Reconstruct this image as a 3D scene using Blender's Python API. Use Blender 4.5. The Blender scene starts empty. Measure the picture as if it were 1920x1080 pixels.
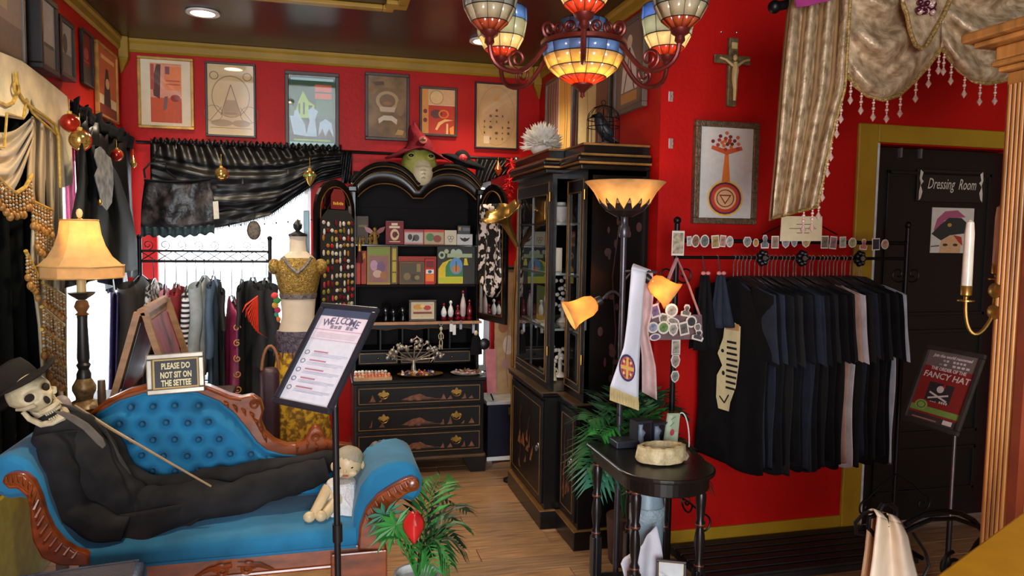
import bpy, math, random
from mathutils import Vector, Matrix
random.seed(7)
S = bpy.context.scene
COL = S.collection
V = Vector
rad = math.radians
sin, cos, pi = math.sin, math.cos, math.pi

# ---------------------------------------------------------------- camera
FPX, HEAD, PITCH, ROLL = 1380.0, rad(14.45), rad(-4.14), rad(0.8)
CAM = V((0, 0, 1.6))
CROT = Matrix.Rotation(-HEAD, 3, 'Z') @ Matrix.Rotation(pi/2 + PITCH, 3, 'X') @ Matrix.Rotation(ROLL, 3, 'Z')
cd = bpy.data.cameras.new('camera')
cd.sensor_width = 36.0
cd.lens = FPX / 1920 * 36.0
cd.clip_start = 0.05
cam = bpy.data.objects.new('camera', cd)
cam.matrix_world = Matrix.Translation(CAM) @ CROT.to_4x4()
COL.objects.link(cam)
S.camera = cam

# ---------------------------------------------------------------- world, daylight, exposure
w = bpy.data.worlds.new('daylight_sky')
S.world = w
w.use_nodes = True
bg = w.node_tree.nodes['Background']
bg.inputs[0].default_value = (0.86, 0.94, 1.0, 1)
bg.inputs[1].default_value = 3.0
S.view_settings.view_transform = 'Standard'
S.view_settings.look = 'None'
S.view_settings.exposure = 0.75
S.view_settings.gamma = 1.0
S.view_settings.use_curve_mapping = False

def lamp(name, kind, loc, power, col=(1, 1, 1), rot=(0, 0, 0), parent=None, **kw):
    l = bpy.data.lights.new(name, kind)
    l.energy = power
    l.color = col
    for k, v in kw.items():
        setattr(l, k, v)
    o = bpy.data.objects.new(name, l)
    o.location = loc
    o.rotation_euler = rot
    o.parent = parent
    COL.objects.link(o)
    return o

# daylight entering by the big shop window behind the photographer, by the two windows in view
lamp('shop_window_daylight', 'AREA', (-0.3, -2.28, 1.55), 125, (0.92, 0.96, 1.0), (rad(90), 0, 0), shape='RECTANGLE', size=1.9, size_y=1.9)
lamp('rear_window_daylight', 'AREA', (-0.6, 5.72, 1.3), 30, (0.9, 0.95, 1.0), (rad(-90), 0, 0), shape='RECTANGLE', size=0.95, size_y=1.35)
lamp('side_window_daylight', 'AREA', (-1.58, 4.5, 1.25), 30, (0.85, 0.95, 1.0), (0, rad(-90), 0), shape='RECTANGLE', size=1.2, size_y=1.1)

# ---------------------------------------------------------------- pixel -> place helpers (1920 x 1080 frame)
def ray(x, y):
    return CROT @ V(((x-960)/FPX, -(y-540)/FPX, -1))
def atY(x, y, Y):
    d = ray(x, y); return CAM + d*(Y/d.y)
def atX(x, y, X):
    d = ray(x, y); return CAM + d*(X/d.x)
def atZ(x, y, Z):
    d = ray(x, y); return CAM + d*((Z-1.6)/d.z)
def atP(x, y, p, n):
    d = ray(x, y); n = V(n); return CAM + d*((V(p)-CAM).dot(n)/d.dot(n))

# ---------------------------------------------------------------- materials
MATS = {}
def lin(c):
    return tuple((x/255/12.92 if x <= 10 else ((x/255+0.055)/1.055)**2.4) for x in c[:3])
def mat(key, col, rough=0.55, metal=0.0, var=0.12, scale=18.0, bump=0.0, bscale=60.0, spec=0.5, stretch=None, col2=None, emit=0.0, sheen=0.0, coat=0.0, detail=3.0, contrast=None):
    if key in MATS:
        return MATS[key]
    m = bpy.data.materials.new(key)
    m.use_nodes = True
    nt = m.node_tree
    N, L = nt.nodes, nt.links
    b = N['Principled BSDF']
    tc = N.new('ShaderNodeTexCoord')
    mp = N.new('ShaderNodeMapping')
    L.new(tc.outputs['Object'], mp.inputs[0])
    if stretch:
        mp.inputs['Scale'].default_value = stretch
    nz = N.new('ShaderNodeTexNoise')
    nz.inputs['Scale'].default_value = scale
    nz.inputs['Detail'].default_value = detail
    L.new(mp.outputs[0], nz.inputs['Vector'])
    rp = N.new('ShaderNodeValToRGB')
    lo, hi = contrast or (0.3, 0.7)
    rp.color_ramp.elements[0].position = lo
    rp.color_ramp.elements[1].position = hi
    c = lin(col)
    a = lin(col2) if col2 else tuple(max(0, x*(1-var*2)) for x in c)
    rp.color_ramp.elements[0].color = (*a, 1)
    rp.color_ramp.elements[1].color = (*(tuple(min(1, x*(1+var*.6)) for x in c) if not col2 else c), 1)
    L.new(nz.outputs[0], rp.inputs[0])
    L.new(rp.outputs[0], b.inputs['Base Color'])
    b.inputs['Roughness'].default_value = rough
    b.inputs['Metallic'].default_value = metal
    b.inputs['Specular IOR Level'].default_value = spec
    b.inputs['Sheen Weight'].default_value = sheen
    b.inputs['Coat Weight'].default_value = coat
    if emit:
        L.new(rp.outputs[0], b.inputs['Emission Color'])
        b.inputs['Emission Strength'].default_value = emit
    if bump:
        n2 = N.new('ShaderNodeTexNoise')
        n2.inputs['Scale'].default_value = bscale
        L.new(mp.outputs[0], n2.inputs['Vector'])
        bp = N.new('ShaderNodeBump')
        bp.inputs['Strength'].default_value = bump
        bp.inputs['Distance'].default_value = 0.01
        L.new(n2.outputs[0], bp.inputs['Height'])
        L.new(bp.outputs[0], b.inputs['Normal'])
    MATS[key] = m
    return m

def mat_glass(key, tint=(1, 1, 1), gloss=0.06, rough=0.02):
    if key in MATS:
        return MATS[key]
    m = bpy.data.materials.new(key); m.use_nodes = True
    nt = m.node_tree; N, L = nt.nodes, nt.links
    N.remove(N['Principled BSDF'])
    tr = N.new('ShaderNodeBsdfTransparent'); tr.inputs[0].default_value = (*tint, 1)
    gl = N.new('ShaderNodeBsdfGlossy'); gl.inputs['Roughness'].default_value = rough
    fr = N.new('ShaderNodeFresnel'); fr.inputs[0].default_value = 1.45
    ad = N.new('ShaderNodeMath'); ad.operation = 'ADD'; ad.inputs[1].default_value = gloss; ad.use_clamp = True
    mx = N.new('ShaderNodeMixShader')
    ge = N.new('ShaderNodeNewGeometry'); iv = N.new('ShaderNodeMath'); iv.operation = 'SUBTRACT'; iv.inputs[0].default_value = 1.0
    mu = N.new('ShaderNodeMath'); mu.operation = 'MULTIPLY'
    L.new(ge.outputs['Backfacing'], iv.inputs[1]); L.new(fr.outputs[0], ad.inputs[0])
    L.new(ad.outputs[0], mu.inputs[0]); L.new(iv.outputs[0], mu.inputs[1]); L.new(mu.outputs[0], mx.inputs[0])
    L.new(tr.outputs[0], mx.inputs[1]); L.new(gl.outputs[0], mx.inputs[2])
    L.new(mx.outputs[0], N['Material Output'].inputs[0])
    MATS[key] = m
    return m

def mat_trans(key, col, amount=0.5, rough=0.5, var=0.1, scale=20.0, gloss=0.05, clear=0.0):
    """diffuse + translucent: lamp shades, sheers, stained glass"""
    if key in MATS:
        return MATS[key]
    m = bpy.data.materials.new(key); m.use_nodes = True
    nt = m.node_tree; N, L = nt.nodes, nt.links
    N.remove(N['Principled BSDF'])
    nz = N.new('ShaderNodeTexNoise'); nz.inputs['Scale'].default_value = scale
    tc = N.new('ShaderNodeTexCoord'); L.new(tc.outputs['Object'], nz.inputs['Vector'])
    rp = N.new('ShaderNodeValToRGB')
    c = lin(col)
    rp.color_ramp.elements[0].position = 0.3; rp.color_ramp.elements[1].position = 0.7
    rp.color_ramp.elements[0].color = (*(x*(1-2*var) for x in c), 1)
    rp.color_ramp.elements[1].color = (*c, 1)
    L.new(nz.outputs[0], rp.inputs[0])
    df = N.new('ShaderNodeBsdfDiffuse'); ts = N.new('ShaderNodeBsdfTranslucent')
    L.new(rp.outputs[0], df.inputs[0]); L.new(rp.outputs[0], ts.inputs[0])
    mx = N.new('ShaderNodeMixShader'); mx.inputs[0].default_value = amount
    L.new(df.outputs[0], mx.inputs[1]); L.new(ts.outputs[0], mx.inputs[2])
    gl = N.new('ShaderNodeBsdfGlossy'); gl.inputs['Roughness'].default_value = 0.15
    m2 = N.new('ShaderNodeMixShader'); m2.inputs[0].default_value = gloss
    L.new(mx.outputs[0], m2.inputs[1]); L.new(gl.outputs[0], m2.inputs[2])
    last = m2
    if clear:
        tr = N.new('ShaderNodeBsdfTransparent')
        m3 = N.new('ShaderNodeMixShader'); m3.inputs[0].default_value = clear
        L.new(m2.outputs[0], m3.inputs[1]); L.new(tr.outputs[0], m3.inputs[2])
        last = m3
    L.new(last.outputs[0], N['Material Output'].inputs[0])
    MATS[key] = m
    return m

def mat_emit(key, col, strength):
    if key in MATS:
        return MATS[key]
    m = bpy.data.materials.new(key); m.use_nodes = True
    b = m.node_tree.nodes['Principled BSDF']
    b.inputs['Base Color'].default_value = (*lin(col), 1)
    b.inputs['Emission Color'].default_value = (*lin(col), 1)
    b.inputs['Emission Strength'].default_value = strength
    MATS[key] = m
    return m

def flat(col):
    """matt printed colour"""
    c = tuple(int(x) for x in col)
    return mat('print_%d_%d_%d' % c, c, 0.6, var=0.04, scale=40)

# ---------------------------------------------------------------- mesh builder
class MB:
    def __init__(s):
        s.v, s.f, s.m, s.k = [], [], [], 0
    def add(s, vs, fs, M=None):
        o = len(s.v)
        s.v += [(M @ V(p)) if M else V(p) for p in vs]
        s.f += [tuple(i+o for i in f) for f in fs]
        s.m += [s.k]*len(fs)
        return s
    def box(s, c, d, r=None):
        x, y, z = d[0]/2, d[1]/2, d[2]/2
        vs = [(-x, -y, -z), (x, -y, -z), (x, y, -z), (-x, y, -z), (-x, -y, z), (x, -y, z), (x, y, z), (-x, y, z)]
        M = Matrix.Translation(V(c))
        if r:
            M = M @ Matrix.Rotation(r[2], 4, 'Z') @ Matrix.Rotation(r[1], 4, 'Y') @ Matrix.Rotation(r[0], 4, 'X')
        return s.add(vs, [(3, 2, 1, 0), (4, 5, 6, 7), (0, 1, 5, 4), (1, 2, 6, 5), (2, 3, 7, 6), (3, 0, 4, 7)], M)
    def bb(s, a, b):
        return s.box([(a[i]+b[i])/2 for i in range(3)], [abs(b[i]-a[i]) for i in range(3)])
    def grid(s, fn, nu, nv, cu=False, cv=False):
        vs = [fn(i/(nu if cu else nu-1), j/(nv if cv else nv-1)) for i in range(nu) for j in range(nv)]
        fs = []
        for i in range(nu if cu else nu-1):
            for j in range(nv if cv else nv-1):
                a, b = i, (i+1) % nu
                c, d = j, (j+1) % nv
                fs.append((a*nv+c, b*nv+c, b*nv+d, a*nv+d))
        return s.add(vs, fs)
    def tube(s, pts, r, n=7, closed=False, caps=True, flat=None):
        pts = [V(p) for p in pts]
        m = len(pts)
        rs = [r(i/(m-1)) for i in range(m)] if callable(r) else (r if isinstance(r, (list, tuple)) else [r]*m)
        t0 = (pts[1]-pts[0]).normalized()
        up = V((0, 0, 1)) if abs(t0.z) < .9 else V((1, 0, 0))
        u = t0.cross(up).normalized()
        o = len(s.v)
        for i, p in enumerate(pts):
            if closed:
                t = pts[(i+1) % m]-pts[i-1]
            else:
                t = pts[min(i+1, m-1)]-pts[max(i-1, 0)]
            t.normalize()
            u = (u - t*u.dot(t))
            u = u.normalized() if u.length > 1e-6 else t.orthogonal().normalized()
            w_ = t.cross(u)
            for k in range(n):
                a = 2*pi*k/n
                s.v.append(p + u*(cos(a)*rs[i]) + w_*(sin(a)*rs[i]*(flat or 1)))
        for i in range(m if closed else m-1):
            for k in range(n):
                a, b = o+i*n, o+((i+1) % m)*n
                s.f.append((a+k, a+(k+1) % n, b+(k+1) % n, b+k)); s.m.append(s.k)
        if caps and not closed:
            s.f.append(tuple(o+k for k in reversed(range(n)))); s.m.append(s.k)
            s.f.append(tuple(o+(m-1)*n+k for k in range(n))); s.m.append(s.k)
        return s
    def cyl(s, a, b, r0, r1=None, n=14):
        return s.tube([a, b], [r0, r0 if r1 is None else r1], n)
    def lathe(s, prof, c=(0, 0, 0), n=20, M=None, squash=1.0):
        c = V(c); o = len(s.v)
        for r, z in prof:
            for k in range(n):
                a = 2*pi*k/n
                p = V((r*cos(a), r*sin(a)*squash, z))
                s.v.append((M @ p if M else p) + c)
        for i in range(len(prof)-1):
            for k in range(n):
                s.f.append((o+i*n+k, o+i*n+(k+1) % n, o+(i+1)*n+(k+1) % n, o+(i+1)*n+k)); s.m.append(s.k)
        if prof[0][0] > 1e-4:
            s.f.append(tuple(o+k for k in reversed(range(n)))); s.m.append(s.k)
        if prof[-1][0] > 1e-4:
            s.f.append(tuple(o+(len(prof)-1)*n+k for k in range(n))); s.m.append(s.k)
        return s
    def sph(s, c, r, n=12, m=8, M=None):
        r = r if isinstance(r, (tuple, list)) else (r, r, r)
        prof = [(max(1e-5, sin(pi*j/m)), -cos(pi*j/m)) for j in range(m+1)]
        T = Matrix.Diagonal((*r, 1))
        if M:
            T = M.to_4x4() @ T
        return s.lathe(prof, c, n, T)
    def slab(s, poly, vec):
        """planar 3D polygon pushed along vec"""
        poly = [V(p) for p in poly]; vec = V(vec); n = len(poly)
        return s.add(poly + [p+vec for p in poly], [tuple(range(n)), tuple(reversed(range(n, 2*n)))] + [((i+1) % n, i, n+i, n+(i+1) % n) for i in range(n)])
    def poly(s, pts):
        return s.add(pts, [tuple(range(len(pts)))])
    def xf(s, M):
        s.v = [M @ p for p in s.v]; return s

WM = {}     # world matrices of the things' empties
def build(name, mb, m, parent=None, world=True, smooth=True, bev=0.0, sub=0, sol=0.0, angle=40, kind=None, label=None):
    ms = m if isinstance(m, (list, tuple)) else [m]
    vs = mb.v
    if parent is not None and world:
        inv = WM[parent.name].inverted()
        vs = [inv @ p for p in vs]
    me = bpy.data.meshes.new(name)
    me.from_pydata([tuple(p) for p in vs], [], mb.f)
    for x in ms:
        me.materials.append(x)
    if len(ms) > 1:
        me.polygons.foreach_set('material_index', mb.m)
    if smooth:
        me.polygons.foreach_set('use_smooth', [True]*len(me.polygons))
        me.set_sharp_from_angle(angle=rad(angle))
    me.update()
    o = bpy.data.objects.new(name, me)
    COL.objects.link(o)
    if parent is not None:
        o.parent = parent
        WM[o.name] = WM[parent.name]
    else:
        WM[o.name] = Matrix.Identity(4)
    if bev:
        b = o.modifiers.new('bevel', 'BEVEL'); b.width = bev; b.segments = 2; b.limit_method = 'ANGLE'; b.angle_limit = rad(35)
    if sol:
        b = o.modifiers.new('thickness', 'SOLIDIFY'); b.thickness = sol; b.offset = 0
    if sub:
        b = o.modifiers.new('smooth', 'SUBSURF'); b.levels = sub; b.render_levels = sub
    if kind:
        o['kind'] = kind
    if label:
        o['label'] = label
    return o
def tag(o, label, cat, group=None, kind=None):
    o['label'] = label; o['category'] = cat
    if group: o['group'] = group
    if kind: o['kind'] = kind
    return o
def thing(name, label, cat, loc=(0, 0, 0), rz=0.0, group=None, M=None):
    o = bpy.data.objects.new(name, None)
    o.empty_display_size = 0.05
    mw = M if M is not None else Matrix.Translation(V(loc)) @ Matrix.Rotation(rz, 4, 'Z')
    o.matrix_world = mw
    COL.objects.link(o)
    WM[o.name] = mw.copy()
    return tag(o, label, cat, group)
def solo(name, mb, m, label, cat, group=None, kind=None, **kw):
    """one-mesh thing given in world coordinates; its origin goes to its base"""
    lo = [min(p[i] for p in mb.v) for i in range(3)]; hi = [max(p[i] for p in mb.v) for i in range(3)]
    c = V(((lo[0]+hi[0])/2, (lo[1]+hi[1])/2, lo[2]))
    mb.v = [p-c for p in mb.v]
    o = build(name, mb, m, **kw)
    o.location = c
    WM[o.name] = Matrix.Translation(c)
    return tag(o, label, cat, group, kind)
def struct(name, mb, m, label=None, cat=None, parent=None, **kw):
    o = build(name, mb, m, parent, smooth=kw.pop('smooth', False), **kw)
    o['kind'] = 'structure'
    if label:
        o['label'] = label; o['category'] = cat
    return o
def inst(src, parent, M, name=None):
    """another object on the same mesh, placed by a matrix in its parent's space"""
    o = src.copy(); COL.objects.link(o)
    o.parent = parent
    o.matrix_basis = M
    WM[o.name] = WM[parent.name] @ M if parent else M
    return o
def copy_thing(root, M, label=None, group=None):
    r = root.copy(); COL.objects.link(r); r.matrix_world = M; WM[r.name] = M.copy()
    if label: r['label'] = label
    if group: r['group'] = group
    for ch in list(root.children):
        c = ch.copy(); COL.objects.link(c); c.parent = r
        for g in list(ch.children):
            d = g.copy(); COL.objects.link(d); d.parent = c
    return r

TXT = {}
def text(parent, body, m, origin, ux, uy, size, name='lettering', align='CENTER', depth=0.0006, shear=0.0, width=None, bold=0.0):
    """raised lettering: origin is the middle of the base line; ux, uy span the sheet"""
    cu = bpy.data.curves.new('txt', 'FONT')
    cu.body = body; cu.size = size; cu.align_x = align; cu.extrude = depth/2; cu.shear = shear; cu.offset = bold
    cu.resolution_u = 2
    to = bpy.data.objects.new('txt', cu)
    COL.objects.link(to)
    dg = bpy.context.evaluated_depsgraph_get()
    me = bpy.data.meshes.new_from_object(to.evaluated_get(dg))
    bpy.data.objects.remove(to); bpy.data.curves.remove(cu)
    ux = V(ux).normalized(); uy = V(uy).normalized(); n = ux.cross(uy)
    sx = 1.0
    if width and len(me.vertices):
        xs = [v.co.x for v in me.vertices]
        sx = width/max(1e-6, max(xs)-min(xs))
    R = Matrix((ux*sx, uy, n)).transposed().to_4x4()
    M = Matrix.Translation(V(origin)+n*depth*0.6) @ R
    me.transform(WM[parent.name].inverted() @ M)
    me.materials.clear(); me.materials.append(m)
    me.name = name
    o = bpy.data.objects.new(name, me); COL.objects.link(o); o.parent = parent
    return o

def art(parent, items, o, ux, uy, name='print', lift=0.0004):
    """flat print on a sheet: o is the lower-left corner, ux and uy span the sheet"""
    o, ux, uy = V(o), V(ux), V(uy); n = ux.cross(uy).normalized()
    mb = MB(); ms = []
    z = lift
    P = lambda u, v: o + ux*u + uy*v + n*z
    for it in items:
        k, c = it[0], it[1]
        m = c if not isinstance(c, tuple) else flat(c)
        if m not in ms: ms.append(m)
        mb.k = ms.index(m); z += 0.00012
        if k == 'r':
            a, b, c2, d = it[2:6]; mb.poly([P(a, b), P(c2, b), P(c2, d), P(a, d)])
        elif k == 'e':
            u, v, ru, rv = it[2:6]; mb.poly([P(u+ru*cos(2*pi*i/20), v+rv*sin(2*pi*i/20)) for i in range(20)])
        elif k == 'o':
            u, v, ru, rv, t = it[2:7]
            for i in range(24):
                a, b = 2*pi*i/24, 2*pi*(i+1)/24
                mb.poly([P(u+ru*cos(a), v+rv*sin(a)), P(u+ru*cos(b), v+rv*sin(b)), P(u+ru*(1-t)*cos(b), v+rv*(1-t)*sin(b)), P(u+ru*(1-t)*cos(a), v+rv*(1-t)*sin(a))])
        elif k == 'p':
            mb.poly([P(*q) for q in it[2]])
        elif k == 'l':
            wd, q = it[2], it[3]
            for a, b in zip(q, q[1:]):
                pa, pb = P(*a), P(*b); d = (pb-pa)
                if d.length < 1e-7: continue
                sd = n.cross(d.normalized())*wd/2
                mb.poly([pa-sd, pb-sd, pb+sd, pa+sd])
    return build(name, mb, ms, parent, smooth=False, kind='stuff' if len(items) > 12 else None)

def bez(p0, p1, p2, p3, n=10):
    p0, p1, p2, p3 = V(p0), V(p1), V(p2), V(p3)
    return [p0*(1-t)**3 + p1*3*t*(1-t)**2 + p2*3*t*t*(1-t) + p3*t**3 for t in [i/(n-1) for i in range(n)]]
def spline(pts, n=6):
    pts = [V(p) for p in pts]; out = []
    for i in range(len(pts)-1):
        a, b = pts[max(i-1, 0)], pts[i]; c, d = pts[i+1], pts[min(i+2, len(pts)-1)]
        for k in range(n):
            t = k/n
            out.append(0.5*((2*b) + (c-a)*t + (2*a-5*b+4*c-d)*t*t + (3*b-a-3*c+d)*t**3))
    out.append(pts[-1]); return out
def spiral(c, ux, uy, r0, r1, turns, a0=0.0, n=24):
    c, ux, uy = V(c), V(ux), V(uy)
    return [c + (ux*cos(a0+2*pi*turns*i/n) + uy*sin(a0+2*pi*turns*i/n))*(r0+(r1-r0)*i/n) for i in range(n+1)]

# ---------------------------------------------------------------- shared finishes
RED = mat('red_wall_paint', (176, 14, 9), 0.5, var=0.06, scale=3, bump=0.15, bscale=35, spec=.22)
GOLD = mat('olive_gold_paint', (158, 122, 22), 0.45, var=0.08, scale=5, bump=0.05)
BLACKLAC = mat('black_lacquer', (15, 12, 11), 0.26, var=0.2, scale=6, spec=.4)
GILT = mat('antique_gilt_line', (150, 108, 56), 0.4, 0.5, var=0.2)
BRASS = mat('aged_brass', (176, 140, 70), 0.3, 0.9, var=0.15)
IRON = mat('black_wrought_iron', (22, 22, 24), 0.42, 0.6, var=0.15, scale=40)
STEEL = mat('brushed_steel', (150, 152, 158), 0.3, 0.9, var=0.08)
BLACKM = mat('matt_black_plastic', (20, 20, 22), 0.4, var=0.1)
WHITE = mat('white_paint', (225, 224, 220), 0.5, var=0.04)
PAPER = mat('cream_paper', (222, 205, 170), 0.7, var=0.05, scale=6)
GLASS = mat_glass('clear_glass')
PANE = mat_glass('picture_glass', gloss=0.03)
BLKCLOTH = mat('black_cotton', (13, 13, 15), 0.9, var=0.15, scale=50, spec=.2)
SATIN = mat('black_satin', (12, 11, 12), 0.42, var=0.25, scale=12, spec=.35, bump=.25, bscale=9)
BONE = mat('bone', (206, 190, 152), 0.55, var=0.14, scale=30, bump=0.2, bscale=90)
# ================================================================ THE ROOM
XL, YB, XR, YF, ZC = -1.29, 5.45, 1.60, 3.35, 2.86   # left wall, rear wall, right wall, rack wall, ceiling
WOODF = mat('oak_floor', (168, 126, 86), 0.38, var=0.28, scale=5, stretch=(1.2, 14, 1), bump=0.05, bscale=12, detail=6)
WOODF2 = mat('oak_floor_grey', (154, 118, 84), 0.42, var=0.3, scale=4, stretch=(1.0, 16, 1), bump=0.05, bscale=12, detail=6)
CEIL = mat('dark_brown_ceiling_paint', (44, 26, 20), 0.3, var=0.1, scale=2)

fl = struct('floor', MB().bb((-2.0, -2.6, -0.12), (5.2, 5.6, -0.012)), WOODF, 'brown wood plank floor of the shop', 'floor')
pl = [MB().box((0, 0, -0.006), (1.196, 0.146, 0.012)) for _ in range(2)]
src = [build('plank', p, m, fl, world=False, smooth=False, bev=0.002) for p, m in zip(pl, (WOODF, WOODF2))]
first = [True, True]
row = 0
y = 2.45
while y < 5.4:
    x = -1.25 + (row % 3)*0.4 - 0.8
    while x < 3.7:
        cx = x+0.6
        if -1.9 < cx < 1.7 + (2.2 if y < 3.3 else 0):
            k = random.randrange(2)
            if first[k]:
                src[k].location = (cx, y, 0); first[k] = False
            else:
                inst(src[k], fl, Matrix.Translation((cx, y, 0)))
        x += 1.2
    y += 0.15; row += 1
struct('ceiling', MB().bb((-1.5, -2.6, ZC), (5.2, 5.6, ZC+0.1)), CEIL, 'dark brown painted ceiling', 'ceiling')

def wall_with_hole(axis, pos, th, a0, a1, holes, z1=ZC):
    """axis 'y': wall in the plane y=pos running along x; holes = (a, b, z0, z1)"""
    mb = MB()
    def put(a, b, z0, zz):
        if b-a < 1e-4 or zz-z0 < 1e-4: return
        if axis == 'y': mb.bb((a, pos, z0), (b, pos+th, zz))
        else: mb.bb((pos, a, z0), (pos+th, b, zz))
    cur = a0
    for a, b, z0, zz in sorted(holes):
        put(cur, a, 0, z1); put(a, b, 0, z0); put(a, b, zz, z1); cur = b
    put(cur, a1, 0, z1)
    return mb
W1 = (-1.09, -0.08, 0.55, 2.05); W2 = (1.06, 1.24, 0.55, 2.0); W3 = (3.86, 5.2, 0.55, 2.02)
struct('wall_back', wall_with_hole('y', YB, 0.15, XL-0.15, XR+0.15, [W1, W2]), RED, 'red painted rear wall above the garment rack and secretary', 'wall')
struct('wall_left', wall_with_hole('x', XL, -0.15, -2.6, YB+0.15, [W3]), RED, 'red painted left wall with framed pictures', 'wall')
struct('wall_right', MB().bb((XR, YF+0.15, 0), (XR+0.15, YB+0.15, ZC)), RED, 'red painted return wall behind the tall china cabinet', 'wall')
struct('wall_rack', wall_with_hole('y', YF, 0.15, XR, 5.2, [(2.87, 3.78, 0.0, 2.11)]), RED, 'red painted wall behind the t-shirt rack', 'wall')
struct('wall_far_right', MB().bb((5.05, -2.6, 0), (5.2, YF+.15, ZC)), mat('tan_wall_paint', (170, 140, 100), .6), 'tan side wall of the shop outside the view', 'wall')
struct('wall_front', wall_with_hole('y', -2.45, -0.15, -1.45, 5.2, [(-1.25, 0.65, 0.4, 2.5)]), mat('tan_wall_paint', (170, 140, 100), .6), 'shop front wall behind the viewer with its window opening', 'wall')

# windows: frame, mullions, glass
WFR = mat('white_window_frame', (215, 222, 226), 0.4, var=0.03)
def window(n, axis, pos, hole, label):
    a, b, z0, z1 = hole
    mb = MB(); t = 0.045
    def bar(a_, b_, p, q):
        if axis == 'y': mb.bb((a_, pos+0.05, p), (b_, pos+0.10, q))
        else: mb.bb((pos-0.10, a_, p), (pos-0.05, b_, q))
    bar(a, b, z0, z0+t); bar(a, b, z1-t, z1); bar(a, a+t, z0+t, z1-t); bar(b-t, b, z0+t, z1-t)
    fr = struct('window_%d' % n, mb, WFR, label, 'window')
    zm = (z0+z1)/2
    mb = MB(); bar(a+t, b-t, zm-0.02, zm+0.02)
    build('meeting_rail', mb, WFR, fr, smooth=False)
    for q0, q1 in ((z0+t, zm-0.02), (zm+0.02, z1-t)):
        mb = MB()
        if axis == 'y': mb.bb((a+t, pos+0.072, q0), (b-t, pos+0.078, q1))
        else: mb.bb((pos-0.078, a+t, q0), (pos-0.072, b-t, q1))
        build('pane', mb, GLASS, fr, smooth=False)
    mb = MB()
    if axis == 'y': mb.bb((a-0.03, pos-0.03, z0-0.03), (b+0.03, pos+0.05, z0))
    else: mb.bb((pos-0.05, a-0.03, z0-0.03), (pos+0.03, b+0.03, z0))
    build('sill', mb, WFR, fr, smooth=False)
window(1, 'y', YB, W1, 'bright window behind the rear garment rack')
window(2, 'y', YB, W2, 'narrow bright window beside the black secretary')
window(3, 'x', XL, W3, 'bright window in the left wall behind the table lamp')

# gold crown moulding, corner blocks, baseboard, casing
def strip(n, mb, label, m=GOLD):
    return struct('trim_%d' % n, mb, m, label, 'trim', bev=0.006)
def crown(a, b, out):
    a, b, out = V(a), V(b), V(out)
    pr = [(0, 0), (0.028, 0), (0.028, -0.02), (0.018, -0.035), (0.018, -0.075), (0.008, -0.09), (0, -0.09)]
    return MB().slab([a + out*p + V((0, 0, q)) for p, q in pr], b-a)
strip(1, crown((XL, YB, ZC), (XR, YB, ZC), (0, -1, 0)), 'mustard gold crown moulding along the rear wall')
strip(2, crown((XL, -2.4, ZC), (XL, YB, ZC), (1, 0, 0)), 'mustard gold crown moulding along the left wall')
strip(3, crown((XR, YF+.02, ZC), (XR, YB, ZC), (-1, 0, 0)), 'mustard gold crown moulding above the tall cabinet')
def corner_block(n, x, y, sx, label):
    mb = MB().bb((x, y, ZC), (x+sx*0.062, y-0.062, ZC-0.14))
    b = [V((x, y, ZC-0.14)), V((x+sx*0.062, y, ZC-0.14)), V((x+sx*0.062, y-0.062, ZC-0.14)), V((x, y-0.062, ZC-0.14)), V((x, y, ZC-0.25))]
    mb.add(b, [(0, 1, 4), (1, 2, 4), (2, 3, 4), (3, 0, 4), (3, 2, 1, 0)])
    strip(n, mb, label)
corner_block(4, XL, YB, 1, 'pointed gold corner block in the left rear corner')
corner_block(5, XR, YB, -1, 'pointed gold corner block in the right rear corner')
# raised moulding on the ceiling
mb = MB()
zc = ZC-0.025
for a, b in (((-0.9, 4.22), (0.33, 4.28)), ((0.33, 4.22), (0.39, 4.28)), ((0.34, 4.12), (0.46, 4.22)), ((0.40, 2.2), (0.46, 4.14))):
    mb.bb((*a, zc), (*b, ZC))
strip(6, mb, 'gold raised moulding outlining a ceiling panel')
# rack wall: baseboard, casing, jamb
b1 = struct('baseboard_rack', MB().bb((XR, YF-0.018, 0), (2.725, YF, 0.10)), GOLD, 'gold painted baseboard under the t-shirt rack', 'baseboard', bev=0.004)
strip(7, MB().bb((2.725, YF-0.022, 0), (2.845, YF, 2.21)), 'gold painted upright door casing beside the t-shirt rack')
strip(8, MB().bb((2.845, YF-0.022, 2.115), (3.9, YF, 2.21)), 'gold painted door casing above the black dressing room door')
strip(11, MB().bb((3.80, YF-0.022, 0), (3.9, YF, 2.115)), 'gold painted upright door casing at the far side of the black door')
strip(9, MB().bb((2.845, YF-0.012, 0), (2.868, YF+0.10, 2.115)), 'white door jamb edge', mat('white_jamb', (205, 208, 206), .5))
strip(10, MB().bb((XL, 3.3, 0), (XL+0.02, 3.9, 0.5)), 'mustard gold panel low on the left wall', mat('mustard_panel', (150, 140, 30), .45))
DOORB = mat('black_door_paint', (13, 12, 12), 0.4, var=0.15, bump=0.04)
d = struct('door_1', MB().bb((2.872, YF+0.06, 0.005), (3.775, YF+0.10, 2.10)), DOORB, 'black dressing room door', 'door')
for z0, z1 in ((0.16, 0.42), (0.50, 1.10), (1.18, 1.98)):
    mb = MB()
    for a, b in (((2.98, z0), (3.68, z0+0.02)), ((2.98, z1-0.02), (3.68, z1)), ((2.98, z0), (3.0, z1)), ((3.66, z0), (3.68, z1))):
        mb.bb((a[0], YF+0.05, a[1]), (b[0], YF+0.062, b[1]))
    build('panel_moulding', mb, DOORB, d, smooth=False, bev=0.003)
for x in (3.05, 3.18):
    build('over_door_hook', MB().bb((x, YF+0.048, 2.05), (x+0.012, YF+0.062, 2.102)), STEEL, d, smooth=False)
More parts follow.
